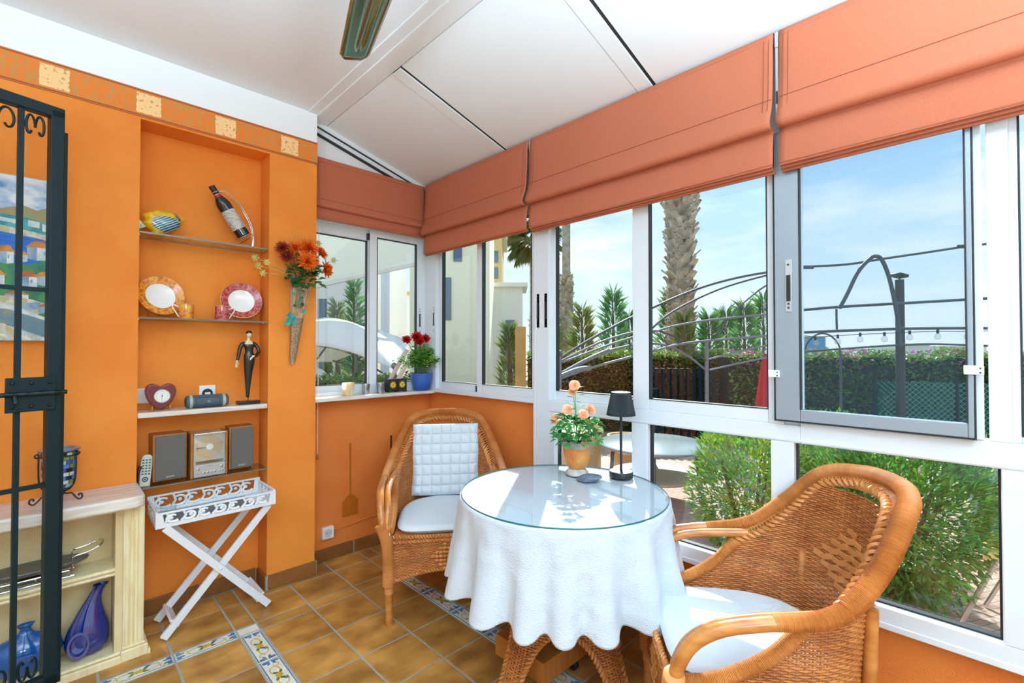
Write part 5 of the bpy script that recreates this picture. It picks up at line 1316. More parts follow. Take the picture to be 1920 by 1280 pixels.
for (x, y, z, r) in ((1.800, 2.905, 1.440, .038), (1.905, 2.935, 1.462, .048), (1.992, 2.95, 1.452, .040), (1.925, 2.925, 1.432, .042)):
    o = chrys((x, y, z), r, 'red_petal', (-.25, -.8, .35), 60, rnd, .52).build('flower', ['red_petal', 'red_petal2'], ptl, smooth=False)
    m = MB(); m.tube(catmull([PB + Vector((0, 0, .118)), PB + Vector(((x - PB.x) * .4, (y - PB.y) * .4, .25)), (x, y, z)], 6), .0018, 5); m.build('stem', 'stem', o)

# fly swatters on the back wall
def swatter(lab, x, z0, z1, mname, w_, hgt, y=3.0274):
    r = thing('fly_swatter', lab, 'fly swatter', (x, 3.029, z0))
    m = MB(); m.bar((x, y, z0 + hgt - .01), (x, y, z1), .011, .006, up=(0, 1, 0)); m.lathe([(.007, -.002), (.007, .004)], 12, (x, y, z1), RXF); m.build('handle', mname, r, smooth=False, bevel=.002)
    m = MB(); m.prism([(-w_ / 2, 0), (w_ / 2, 0), (w_ / 2, hgt * .72), (w_ * .18, hgt), (-w_ * .18, hgt), (-w_ / 2, hgt * .72)], (x, y, z0), (1, 0, 0), (0, 0, 1), (0, -.003, 0)); o = m.build('paddle', mname, r, smooth=False, bevel=.001)
    m = MB()
    for k in range(7): m.box(x - w_ / 2 + .006 + k * (w_ - .012) / 6 - .0012, x - w_ / 2 + .006 + k * (w_ - .012) / 6 + .0012, y - .0045, y - .003, z0 + .006, z0 + hgt * .68)
    m.build('paddle_rib', mname, o, smooth=False)
M['mustard'] = mat('mustard_plastic', rgb(196, 110, 24), .4, c2=rgb(180, 96, 20), nscale=8)
swatter('mustard fly swatter hanging on the low orange wall under the sill', 1.443, .255, .735, 'mustard', .112, .135)
swatter('black fly swatter hanging behind the armchair with the quilted back cushion', 1.752, .28, .745, 'black', .10, .13)
# blind cords
def cord(name, lab, x, y, z0, z1, knob=True):
    r = thing(name, lab, 'cord', (x, y, z0))
    m = MB(); m.tube([(x, y, z1), (x + .0005, y, (z0 + z1) / 2), (x, y, z0 + .03)], .0018, 6); m.build('string', 'white_paint', r)
    if knob:
        m = MB(); m.lathe([(.0, .0), (.007, .002), (.0085, .012), (.006, .030), (.0035, .036), (.002, .042)], 16, (x, y, z0)); m.build('knob', 'beech', r)
cord('pull_cord', 'white pull cord with a wooden knob beside the pillar', 1.205, 2.985, .67, 2.22)
cord('pull_cord', 'thin white pull cord hanging against the post at the end of the low wall', 2.022, 1.862, .60, 2.06, False)
m = MB(); m.tube(catmull([(1.323, 3.026, .185), (1.42, 3.026, .190), (1.60, 3.026, .205), (1.85, 3.026, .215), (2.05, 3.026, .22)], 8), .004, 6)
tag(m.build('wall_cable', 'orange_deep', origin=(1.6, 3.026, .2)), 'orange painted cable running along the low wall from the surface socket', 'cable')
# ================================================================== WICKER
def weave(mb, S, nu, nv, closed=False, rs=.0035, rp=.0032, amp=.0030, mask=None, flat=1.0, spokes=True, vlo=None, vhi=None):
    """S(u, v) -> (position, normal).  horizontal strands pass over and under nu spokes; mask(u, v) keeps a strand"""
    for j in range(nv):
        v = (j + .5) / nv; run = []
        tot = nu * 2 + (0 if closed else 1)
        for i in range(tot):
            u = i / (nu * 2)
            ok = mask is None or mask(u, v)
            if ok:
                p, n = S(u, v); sg = (1 if ((i // 2 + j) % 2 == 0) else -1) if i % 2 == 0 else 0
                run.append(p + n * (amp * sg))
            if (not ok) or i == tot - 1:
                if len(run) > 2: mb.tube(run, rs, 4, closed=(closed and mask is None), caps=False, flat=flat)
                run = []
    if spokes:
        for i in range(nu + (0 if closed else 1)):
            u = i / nu
            vs = [k / 24 for k in range(25)]
            if mask: vs = [v for v in vs if mask(u, v)]
            if len(vs) > 1: mb.tube([S(u, v)[0] for v in vs], rp, 4, caps=False)
def twist(mb, pts, r, pitch, n=2, rs=None, closed=False):
    """n strands twisted round a path (a braid)"""
    P = [Vector(p) for p in pts]; acc = [0]
    for i in range(1, len(P)): acc.append(acc[-1] + (P[i] - P[i - 1]).length)
    N_ = max(8, int(acc[-1] / pitch * 8))
    def at(d):
        for i in range(1, len(P)):
            if d <= acc[i] or i == len(P) - 1:
                t = (d - acc[i - 1]) / max(1e-9, acc[i] - acc[i - 1]); return P[i - 1].lerp(P[i], min(1, max(0, t))), (P[i] - P[i - 1]).normalized()
    for k in range(n):
        q = []
        for i in range(N_ + 1):
            d = acc[-1] * i / N_; p, t = at(d); x = t.cross(Vector((.3, .2, 1))).normalized(); y = t.cross(x); a = 2 * PI * (d / pitch + k / n)
            q.append(p + (x * cos(a) + y * sin(a)) * r)
        mb.tube(q, rs or r * .9, 5, caps=True)
def wrap(mb, pts, r, step=.0042, amp=.12, n=10):
    """a pole bound with thin strand: many fine rings along the path"""
    P = catmull(pts, 10) if len(pts) < 30 else [Vector(p) for p in pts]
    acc = [0]
    for i in range(1, len(P)): acc.append(acc[-1] + (P[i] - P[i - 1]).length)
    N_ = int(acc[-1] / (step / 2)); q = []; rr = []; i = 1
    for k in range(N_ + 1):
        d = acc[-1] * k / N_
        while i < len(P) - 1 and acc[i] < d: i += 1
        t = (d - acc[i - 1]) / max(1e-9, acc[i] - acc[i - 1]); q.append(P[i - 1].lerp(P[i], min(1, max(0, t)))); rr.append((r(k / N_) if callable(r) else r) * (1 + (amp / 2 if k % 2 else -amp / 2)))
    mb.tube(q, rr, n)
# ------------------------------------------------------------------ armchair (local: +y = facing, origin on the floor)
XS = [0, .12, .24, .34, .45, .56, .66, .78, .9, 1.0]
ZT = [.930, .926, .895, .790, .690, .635, .560, .505, .470, .460]
def shell(s, z, off=0.0):
    t = abs(s); sg = 1 if s >= 0 else -1
    w = .268 + (max(z, .42) - .42) * .04 + off
    if t <= .59:
        ph = t / .59 * PI / 2; x = w * sin(ph); y = -.02 - (.285 + off) * cos(ph); c = cos(ph)
    else: x = w; y = -.02 + (t - .59) / .41 * .29; c = 0
    y -= max(0, z - .42) * .12 * c
    return Vector((sg * x, y, z))
def shell_n(s, z):
    a = shell(s - .01, z); b = shell(s + .01, z); t = (b - a); n = t.cross(Vector((0, 0, 1))); n.normalize()
    return n if n.dot(Vector((a.x, a.y + .02, 0))) > 0 else -n
def ztop(s): return interp(XS, ZT, abs(s))
def zbot(s):
    t = abs(s)
    return .205 + .055 * max(0, sin(PI * (t - .5) / .5)) if t > .5 else .205 + .045 * max(0, cos(PI * t / .8))
def rim_pt(s, off):
    z = ztop(s); p = shell(s, z)
    e = .012; a = shell(s - e, ztop(s - e)); b = shell(s + e, ztop(s + e)); T = (b - a).normalized(); n = shell_n(s, z); d = n.cross(T)
    if d.z < 0: d = -d
    return p + d * off * .55 + n * (.006 + off * .85)
def build_chair(name, label, loc, rz):
    r = thing(name, label, 'chair', (0, 0, 0), 0)
    Z0, Z1 = .20, .90
    def S(u, v):
        s = u * 2 - 1; z = Z0 + (Z1 - Z0) * v; return shell(s, z), shell_n(s, z)
    m = MB(); weave(m, S, 76, 92, rs=.0040, rp=.0034, amp=.0030, mask=lambda u, v: zbot(u * 2 - 1) <= Z0 + (Z1 - Z0) * v <= ztop(u * 2 - 1))
    bk = m.build('woven_shell', 'rattan', r, angle=180)
    # diamond of broad strands in the middle of the back
    m = MB()
    for i in range(-4, 5):
        for j in range(-4, 5):
            if abs(i) + abs(j) > 4: continue
            s = i * .036 + .07; z = .665 + j * .027; p = shell(s, z); n = -shell_n(s, z); tx = (shell(s + .02, z) - shell(s - .02, z)).normalized()
            up = n.cross(tx); R = Matrix((tx, -n, up if up.z > 0 else -up)).transposed()
            R = R @ Matrix.Rotation(radians(22 if (i + j) % 2 else -14), 3, 'Y')
            m.obox(p + n * (.006 + .002 * ((i + j) % 2)), .040, .006, .020, R)
    m.build('diamond_motif', 'wrap', bk, bevel=.002)
    # front skirt
    def SF(u, v):
        x = -.275 + .55 * u; zb = .21 + .06 * sin(PI * u); return Vector((x, .285 + .012 * sin(PI * u), zb + (.435 - zb) * v)), Vector((0, 1, 0))
    m = MB(); weave(m, SF, 30, 28, rs=.0038, rp=.0034, amp=.003); fo = m.build('front_skirt', 'rattan', r, angle=180)
    m = MB(); twist(m, [SF(k / 20, 0)[0] for k in range(21)], .006, .03); twist(m, [SF(k / 20, 1)[0] for k in range(21)], .006, .03); twist(m, [SF(k / 20, .88)[0] + Vector((0, .003, 0)) for k in range(21)], .005, .03)
    m.build('skirt_braid', 'wrap', fo)
    m = MB()
    for i in range(-3, 4):
        for j in range(-3, 4):
            if abs(i) + abs(j) > 3: continue
            m.sphere((i * .020, .302, .335 + j * .020), .011, 8, 5, sc=(1.1, .5, .8))
    m.build('diamond_motif', 'wrap', fo)
    # braids: inner arch, lower edge
    arch = [rim_pt(-.60 + 1.2 * k / 60, .0) for k in range(61)]
    m = MB(); twist(m, arch, .0085, .042); m.build('inner_braid', 'wrap', r)
    m = MB(); twist(m, [shell(-1 + 2 * k / 80, zbot(-1 + 2 * k / 80)) for k in range(81)], .006, .03); m.build('lower_braid', 'wrap', r)
    # open ladder between braid and outer rim
    m = MB(); nr = 100
    for k in range(nr):
        s = -.56 + 1.12 * k / (nr - 1); wdt = .058 * min(1, (.60 - abs(s)) / .08)
        a = rim_pt(s, .0); b = rim_pt(s + .010, wdt); c = rim_pt(s - .006, wdt)
        m.tube([a, (a + b) / 2 + shell_n(s, ztop(s)) * .004, b], .0028, 5, caps=False)
    m.tube([rim_pt(-.56 + 1.12 * k / 60, .028) + shell_n(-.56 + 1.12 * k / 60, .7) * .006 for k in range(61)], .004, 5)
    m.build('open_border', 'wrap', r)
    # outer rim, wrapped, running into the arms
    outer = [rim_pt(-.47 + .94 * k / 50, .058) for k in range(51)]
    def armpts(sg, dx, dz):
        return [Vector((sg * (.322 + dx), .00, .674 + dz)), Vector((sg * (.326 + dx), .09, .664 + dz)), Vector((sg * (.326 + dx), .185, .642 + dz)), Vector((sg * (.316 + dx), .255, .588 + dz)), Vector((sg * (.305 + dx * .6), .292, .500 + dz * .6)), Vector((sg * (.288 + dx * .3), .292, .425))]
    m = MB(); L_ = [Vector((-.330, .05, .670)), Vector((-.330, -.01, .676)), Vector((-.329, -.06, .684))] + outer + [Vector((.329, -.06, .684)), Vector((.330, -.01, .676)), Vector((.330, .05, .670))]
    wrap(m, catmull(L_, 3), lambda t: .0205 + .006 * min(1, min(t, 1 - t) * 5), .0046); m.build('wrapped_rim', 'wrap', r)
    for sg in (-1, 1):
        m = MB(); m.tube(catmull(armpts(sg, .007, 0), 10), .0190, 12); a_ = m.build('arm', 'rattan_pole', r)
        m = MB(); q = armpts(sg, -.030, -.012); q[0] = Vector((sg * .285, -.09, .672)); q[1].z += .004; m.tube(catmull(q, 10), .0155, 12); m.build('arm', 'rattan_pole', r)
        m = MB(); wrap(m, [Vector((sg * .320, .296, .505)), Vector((sg * .298, .298, .455)), Vector((sg * .286, .292, .41)), Vector((sg * .280, .288, .34)), Vector((sg * .278, .286, .20))], .028, .0046); m.build('corner_wrap', 'wrap', r)
        # low side rail under the arm
        m = MB(); wrap(m, [shell(sg * t, ztop(t), .006) for t in [.56 + .44 * k / 30 for k in range(31)]], .020, .0046); m.build('side_rail', 'wrap', r)
        m = MB(); m.tube(catmull([(sg * .277, .284, .41), (sg * .277, .284, .20), (sg * .276, .282, .08), (sg * .275, .281, .001)], 6), .0185, 12); lo = m.build('leg', 'rattan_pole', r)
        m = MB(); wrap(m, [(sg * .2765, .283, .215), (sg * .2765, .283, .19), (sg * .276, .282, .16)], .022, .0046); m.build('leg_binding', 'wrap', lo)
        m = MB(); m.tube(catmull([(sg * .200, -.252, .66), (sg * .198, -.246, .45), (sg * .192, -.242, .20), (sg * .185, -.238, .001)], 6), .0175, 12); m.build('leg', 'rattan_pole', r)
    m = MB()
    pts = [(-.265, .275), (.265, .275)] + [(shell(.98 - 1.96 * k / 30, .43).x * .95, shell(.98 - 1.96 * k / 30, .43).y * .95) for k in range(31)]
    m.prism([(p[0], p[1]) for p in pts], (0, 0, .415), (1, 0, 0), (0, 1, 0), (0, 0, .022)); m.build('seat', 'rattan', r, smooth=False)
    r.location = loc; r.rotation_euler = (0, 0, rz); WM[r.name] = Matrix.Translation(loc) @ Matrix.Rotation(rz, 4, 'Z')
    for c in r.children:
        WM[c.name] = WM[r.name]
        for g in c.children: WM[g.name] = WM[r.name]
    return r
CH1 = ((1.60, 2.165, 0), radians(143.2)); CH2 = ((1.630, .552, 0), radians(37.0))
c1 = build_chair('wicker_armchair', 'honey wicker armchair with a quilted back cushion, standing in the room corner', *CH1)
c2 = dup(c1, CH2[0], CH2[1], 'honey wicker armchair pulled up to the low window, with a bare woven back')
def seat_cushion(lab, root):
    T = WM[root.name]
    NB = 72
    def outline(a):
        # rounded U: straight front, round back
        x = cos(a); y = sin(a); k = 5.5 if y > 0 else 2.2
        rr = (abs(x) ** k + abs(y) ** k) ** (-1 / k); return .250 * rr * x, (.258 if y > 0 else .275) * rr * y
    def fn(top):
        def f(u, v):
            a = 2 * PI * u; x, y = outline(a); e = v
            sc = e; zt = .438 + (.040 if top else .0); bul = (.012 * (1 - e ** 2)) if top else 0
            edge = .020 * (1 - sqrt(max(0, 1 - max(0, (e - .90) / .10) ** 2)))
            z = zt + bul - edge if top else zt + edge
            z += .003 * noise.noise(Vector((x * e * 9, y * e * 9, root.location.x)))
            if top is False: z = .438 + edge
            return tuple(T @ Vector((x * sc, y * sc + .025, z)))
        return f
    m = MB(); m.grid(fn(True), NB, 22, cu=True); m.grid(fn(False), NB, 22, cu=True, flip=True)
    o = m.build('seat_cushion', 'cushion', origin=T @ Vector((0, .02, .438)), angle=180); tag(o, lab, 'cushion')
    return o
seat_cushion('thin white seat cushion on the armchair in the room corner', c1); seat_cushion('thin white seat cushion on the armchair by the low window', c2)
# quilted back cushion
T1 = WM[c1.name]
def quilt(front):
    def f(u, v):
        x = -.205 + .41 * u; zz = v * .43
        e = min(u, 1 - u, v, 1 - v)
        th = .006 + .030 * min(1, (e / .07)) ** .5
        gx = abs(sin(PI * u * 7)); gz = abs(sin(PI * v * 7)); q = (gx * gz) ** .35
        th *= .55 + .45 * q
        sc = 1 - .012 * sin(PI * v * 7) ** 2 * (1 if e < .02 else 0)
        base = Vector((x * (1 + .02 * cos(v * 9)), -.215 - .16 * (zz), .482 + zz * .985))
        n = Vector((0, .98, .16)); return tuple(T1 @ (base + n * (th if front else -.004 * min(1, e / .05))))
    return f
m = MB(); m.grid(quilt(True), 112, 112); m.grid(quilt(False), 112, 112, flip=True)
o = m.build('back_cushion', 'cushion', origin=T1 @ Vector((0, -.215, .482)), angle=180); tag(o, 'white tufted back cushion leaning in the corner armchair', 'cushion')

# ================================================================== ROUND TABLE
TC = Vector((1.566, 1.280, 0)); TZ = .7660; TR = .429
tb_ = thing('round_table', 'round table on a woven rattan base under the white cloth', 'table', TC.to_tuple(), radians(0))
m = MB(); m.lathe([(.0, TZ - .030), (TR - .008, TZ - .030), (TR - .002, TZ - .022), (TR - .002, TZ - .006), (TR - .008, TZ - .0005), (.0, TZ - .0005)], 64, TC); m.build('tabletop', 'beech', tb_)
BASEROT = radians(40)          # arch faces the room
def base_r(th, z):
    # rounded square that flares to the floor
    k = interp([0, .10, .25, .42, .56, .72], [.292, .258, .205, .168, .160, .20], z)
    c, s_ = cos(th), sin(th); p = 3.2; return k * (abs(c) ** p + abs(s_) ** p) ** (-1 / p)
def bS(u, v):
    th = 2 * PI * u; z = .002 + .718 * v; r_ = base_r(th, z); a = th + BASEROT
    p = TC + Vector((r_ * cos(a), r_ * sin(a), z)); return p, Vector((cos(a), sin(a), 0))
def zb_arch(u):
    th = (u * 4) % 1.0; x = abs(th - 0.0) if th < .5 else abs(1 - th)   # faces at th = 0, .5 ... legs at corners th=.5
    x = min(th, 1 - th)         # 0 = middle of a face, .5 = corner
    w_ = .405
    return .275 * max(0, 1 - (x / w_) ** 2.6) ** (1 / 2.6) if x < w_ else -1
m = MB(); weave(m, bS, 108, 84, closed=True, rs=.0042, rp=.0036, amp=.003, mask=lambda u, v: .002 + .718 * v >= zb_arch(u))
bo = m.build('woven_base', 'rattan', tb_, angle=180)
for q in range(4):
    pts = []
    for k in range(49):
        u = (q + (-.405 + .81 * k / 48)) / 4; z = max(.006, zb_arch(u % 1)); pts.append(bS(u % 1, (z - .002) / .718)[0])
    m = MB(); twist(m, pts, .007, .034); m.build('arch_braid', 'wrap', bo)
# cloth draped over the table (rests on it: its own thing)
NF = 18
_flat = lambda r, x, y: (WM[r.name] @ Vector((x, y, 0))) * 1.0
ARMS = [(_flat(c2, .31, -.05), _flat(c2, .31, .285)), (_flat(c1, -.31, .0), _flat(c1, -.31, .285))]
def cloth(u, v):
    a = 2 * PI * u
    ph = a * NF + .9 * sin(a * 3 + 1) + .6 * sin(a * 5)
    if v < .35:
        t = v / .35; r_ = (TR + .002) * t; z = TZ + .0012
        return (TC.x + r_ * cos(a), TC.y + r_ * sin(a), z)
    if v < .42:
        t = (v - .35) / .07; r_ = TR + .002 + .010 * sin(t * PI / 2); z = TZ + .0012 - .014 * (1 - cos(t * PI / 2))
        return (TC.x + r_ * cos(a), TC.y + r_ * sin(a), z)
    t = (v - .42) / .58; drop = .322 + .010 * sin(a * 2 + .6)
    amp = .031 * t ** 1.1 * (1 + .35 * sin(a * 4 + 2)); f_ = cos(ph); f_ = f_ * abs(f_) ** -.25 if abs(f_) > 1e-3 else 0
    r_ = TR + .012 + .040 * t + amp * f_ + .004 * noise.noise(Vector((cos(a) * 9, sin(a) * 9, t * 7)))
    z = TZ - .013 - drop * t + .012 * t * (-f_) * 1.0
    a2 = a + .012 * t * sin(ph)
    # the chair arm tucked under the table pushes the cloth in
    while z < .72 and r_ > .25:
        p = Vector((TC.x + r_ * cos(a2), TC.y + r_ * sin(a2), 0)); need = .034 * min(1, (.72 - z) / .05); hit = p.x > 2.018
        for A_, B_ in ARMS:
            ab = B_ - A_; s_ = max(0, min(1, (p - A_).dot(ab) / ab.length_squared)); hit = hit or (p - (A_ + ab * s_)).length < need
        if not hit: break
        r_ -= .004
    return (TC.x + r_ * cos(a2), TC.y + r_ * sin(a2), z)
m = MB(); m.grid(cloth, 360, 84, cu=True, flip=False)
o = m.build('tablecloth', 'cloth', origin=(TC.x, TC.y, TZ), angle=180, solid=.0022); tag(o, 'white crinkled cloth hanging in folds round the table', 'tablecloth')
m = MB(); m.lathe([(.0, TZ + .0032), (TR + .003, TZ + .0032), (TR + .003, TZ + .0092), (.0, TZ + .0092)], 128, TC, cap=False)
go = m.build('table_glass', 'table_glass', origin=(TC.x, TC.y, TZ + .0032), angle=30); tag(go, 'round clear glass top lying on the white tablecloth', 'glass top')
m = MB(); m.lathe([(TR + .0033, TZ + .0030), (TR + .0045, TZ + .0042), (TR + .0045, TZ + .0082), (TR + .0033, TZ + .0094)], 160, TC, cap=False); m.build('glass_edge', 'glass_edge', go, angle=180)
GZ_ = TZ + .0096
# trolley under the table
tr_ = thing('plant_trolley', 'low wooden box trolley on black castors under the round table', 'trolley', (1.51, 1.36, 0))
m = MB(); m.box(1.375, 1.655, 1.222, 1.500, .062, .150); m.build('box', mat('warm_wood', rgb(186, 118, 52), .5, c2=rgb(166, 98, 38), nscale=9, nstretch=(8, 1, 1)), tr_, bevel=.003, smooth=False)
for x in (1.42, 1.61):
    for y in (1.262, 1.455):
        m = MB(); m.lathe([(.0, -.012), (.020, -.012), (.025, -.008), (.025, .008), (.020, .012), (.0, .012)], 20, (x, y, .0255), RY); o_ = m.build('castor', 'black', tr_)
        m = MB(); m.box(x - .018, x + .018, y - .016, y + .016, .048, .062); m.build('castor_fork', 'black', o_)

# ------------------------------------------------------------------ things on the table
lp = thing('table_lamp', 'slim black table lamp with a pleated shade on the glass top', 'lamp', (1.915, 1.213, GZ_))
LX, LY = 1.915, 1.213
M['lamp_black'] = mat('black_satin_metal', rgb(38, 42, 46), .4)
m = MB(); m.lathe([(.0, .0), (.054, .0), (.055, .002), (.055, .026), (.053, .029), (.0, .030)], 48, (LX, LY, GZ_)); m.build('base', 'lamp_black', lp)
m = MB(); m.lathe([(.0065, .03), (.0065, .345), (.0, .346)], 16, (LX, LY, GZ_)); m.build('pole', 'lamp_black', lp)
def shade(u, v):
    a = 2 * PI * u; r_ = .066 - .022 * v + (.0010 if int(u * 144) % 2 else -.0010); return (LX + r_ * cos(a), LY + r_ * sin(a), GZ_ + .290 + .108 * v)
m = MB(); m.grid(shade, 144, 8, cu=True); so = m.build('lamp_shade', mat('black_pleated_shade', rgb(36, 42, 46), .7), lp, angle=20, solid=.0015)
m = MB(); m.lathe([(.0, .4), (.036, .4), (.043, .3985), (.0445, .395)], 40, (LX, LY, GZ_), cap=False); m.build('shade_cap', mat('white_top_diffuser', rgb(214, 216, 216), .4), so)
# rose pot
RP = Vector((1.803, 1.386, GZ_ + .0003))
rp = thing('rose_pot', 'terracotta and glass urn with small peach roses on the glass top', 'potted plant', RP.to_tuple())
m = MB(); m.lathe([(.0, .0), (.052, .0), (.055, .004), (.054, .014), (.046, .022), (.040, .030)], 36, RP); m.build('foot', mat('whitewashed_stone', rgb(206, 200, 190), .6, c2=rgb(156, 150, 146), nscale=30), rp)
m = MB(); m.lathe([(.036, .030), (.046, .040), (.058, .075), (.066, .115), (.067, .135)], 40, RP, cap=False); m.build('urn', mat('terracotta_urn', rgb(226, 156, 82), .55, c2=rgb(206, 112, 44), nscale=14, bump=.4, bscale=40), rp)
m = MB(); m.lathe([(.066, .130), (.074, .138), (.076, .160), (.072, .162), (.066, .14)], 40, RP, cap=False); m.build('rim', mat('grey_glazed_rim', rgb(190, 186, 178), .35, c2=rgb(150, 140, 126), nscale=24), rp)
for sg in (-1, 1):
    d = Vector((.701, -.713, 0)) * sg
    m = MB(); m.tube([RP + d * (.074 + .014 * sin(a)) + Vector((0, 0, .122 + .024 * cos(a))) for a in [2 * PI * k / 20 for k in range(20)]], .003, 6, closed=True); m.build('handle', 'clear_glass', rp)
m = MB(); m.lathe([(.0, .150), (.068, .150)], 24, RP, cap=False); m.build('soil', 'soil' if 'soil' in M else mat('pot_soil', rgb(50, 36, 26), .9), rp)
M['rose'] = mat('peach_petal', rgb(250, 200, 160), .55, c2=rgb(242, 170, 124), nscale=40, trans=.25, island=.08); M['leaf_r'] = mat('rose_leaf', rgb(52, 136, 66), .4, c2=rgb(96, 174, 84), nscale=25, trans=.2, island=.2)
rnd = random.Random(11)
m = MB()
for k in range(300):
    a = rnd.uniform(0, 2 * PI); rr = .105 * sqrt(rnd.random()); z = .155 + rnd.uniform(0, .15) * (1 - (rr / .13) ** 2 * .6)
    c = RP + Vector((rr * cos(a), rr * sin(a), z)); d = Vector((cos(a) + rnd.uniform(-.6, .6), sin(a) + rnd.uniform(-.6, .6), rnd.uniform(-.5, .6))); m.leaf(c, d, (rnd.uniform(-.4, .4), rnd.uniform(-.4, .4), 1), rnd.uniform(.028, .044), rnd.uniform(.022, .032), .12, .12)
for k in range(14):
    z = .27 + k * .011; a = k * 2.4; c = RP + Vector((-.01 + .012 * cos(a), .015 * sin(a), z)); m.leaf(c, (cos(a), sin(a), .3), (0, 0, 1), .045, .022, .1, .15)
m.build('leaves', 'leaf_r', rp, smooth=False)
def rose(c, r, face):
    mb = MB(); f = Vector(face).normalized(); R = f.to_track_quat('Z', 'Y').to_matrix(); c = Vector(c)
    for lay, (n, rad, tilt) in enumerate(((3, .38, 75), (4, .62, 58), (5, .86, 38), (5, 1.0, 16))):
        for k in range(n):
            a = 2 * PI * k / n + lay * .7
            def pf(u, v, a=a, rad=rad, tilt=tilt):
                aa = a + (u - .5) * 2 * PI / n * 1.35; el = radians(tilt) ; h = v * r * rad
                q = Vector((cos(aa) * h * cos(el) + cos(aa) * r * rad * .35 * v, sin(aa) * h * cos(el) + sin(aa) * r * rad * .35 * v, h * sin(el) * 1.0 - .15 * r * (u - .5) ** 2 * 4 * v))
                return tuple(c + R @ q)
            mb.grid(pf, 5, 4)
    return mb
view = (-.7, -.7, .25)
for (dl, dz, dt, r) in ((-.012, .425, 0, .030), (-.018, .395, .02, .024), (-.095, .262, .02, .032), (-.048, .312, -.03, .030), (.022, .292, -.05, .028), (.066, .305, .02, .030), (.090, .212, -.02, .030), (.026, .160, -.075, .022), (.055, .252, -.03, .012)):
    side_ = Vector((.713, -.701, 0)); fwd = Vector((.701, .713, 0)); c = RP + side_ * dl + fwd * dt + Vector((0, 0, dz))
    o = rose(c, r * .70, (view[0] + dl * 4, view[1] - dl * 4, view[2] + .3)).build('rose', 'rose', rp, angle=180)
    m = MB(); m.tube(catmull([RP + Vector((0, 0, .15)), (RP + Vector((0, 0, .2)) + c) / 2 + Vector((0, 0, .02)), c], 6), .0018, 5); m.build('stem', 'leaf_r', o)
# coasters
co_ = Vector((1.762, 1.298, GZ_ + .0004))
for k in range(3):
    m = MB(); m.lathe([(.0, 0), (.046, 0), (.048, .002), (.048, .0045), (.046, .006), (.0, .006)], 36, co_ + Vector((.004 * k, -.010 * k, .0062 * k)), sx=1.0)
    o = m.build('coaster', mat('slate_grey_felt', rgb(128, 138, 154), .8, c2=rgb(104, 112, 130), nscale=60) if k == 0 else bpy.data.materials['slate_grey_felt'], origin=co_ + Vector((.004 * k, -.010 * k, .0062 * k)))
    tag(o, ('bottom', 'middle', 'topmost')[k] + ' slate grey round coaster in the small stack beside the lamp', 'coaster', 'coasters stacked on the table')
# ================================================================== GARDEN AND STREET OUTSIDE
FWD = Vector((sin(radians(44.54)), cos(radians(44.54)), 0)); RGT = Vector((FWD.y, -FWD.x, 0))
def at(x, y, d):
    """point d metres ahead of the viewer in the direction read off the photograph"""
    p = FWD * d + RGT * ((x - 960) * d / 875.0); return Vector((p.x, p.y, 1.38 - (y - 653) * d / 875.0))
def paver_mat():
    m, nt, N, L = newmat('patio_pavers'); out = N.new('ShaderNodeOutputMaterial'); b = N.new('ShaderNodeBsdfPrincipled'); b.inputs['Roughness'].default_value = .85
    tc = N.new('ShaderNodeTexCoord'); mp = N.new('ShaderNodeMapping'); mp.inputs['Rotation'].default_value = (0, 0, .5); L.new(tc.outputs['Object'], mp.inputs[0])
    br = N.new('ShaderNodeTexBrick'); br.inputs['Scale'].default_value = 5.5; br.inputs['Color1'].default_value = rgb(176, 140, 122); br.inputs['Color2'].default_value = rgb(190, 160, 140); br.inputs['Mortar'].default_value = rgb(126, 112, 104); br.inputs['Mortar Size'].default_value = .018
    L.new(mp.outputs[0], br.inputs[0]); L.new(br.outputs[0], b.inputs[0]); L.new(b.outputs[0], out.inputs[0]); return m
B(2.22, 11, -6, 9, -.12, -.06).build('floor_patio', paver_mat(), kind='structure', smooth=False)
B(-200, 300, -200, 300, -.4, -.13).build('ground', mat('dry_ground', rgb(150, 140, 112), .9, c2=rgb(120, 124, 84), nscale=.3), kind='structure', smooth=False)
M['hedge'] = mat('hedge_leaf', rgb(92, 130, 50), .5, c2=rgb(140, 166, 76), nscale=3, trans=.35, island=.3)
M['hedge_dry'] = mat('dry_ivy_leaf', rgb(160, 122, 74), .6, c2=rgb(124, 126, 64), nscale=2.2, trans=.3, island=.3)
M['hedge_core'] = mat('hedge_twigs', rgb(46, 42, 26), .9)
M['bush'] = mat('bush_leaf', rgb(56, 134, 60), .4, c2=rgb(110, 178, 76), nscale=5, trans=.3, island=.3)
M['bush_y'] = mat('sunlit_bush_leaf', rgb(112, 158, 48), .4, c2=rgb(166, 184, 62), nscale=4, trans=.3, island=.25)
M['bark'] = mat('brown_bark', rgb(106, 86, 66), .9, bump=.5, bscale=30)
M['pink'] = mat('pink_bract', rgb(226, 96, 190), .6, c2=rgb(196, 60, 160), nscale=20, trans=.3, island=.15)
M['steel_dark'] = mat('dark_painted_steel', rgb(74, 80, 86), .6)
M['steel_grey'] = mat('grey_painted_steel', rgb(120, 124, 130), .65)
rg = random.Random(3)
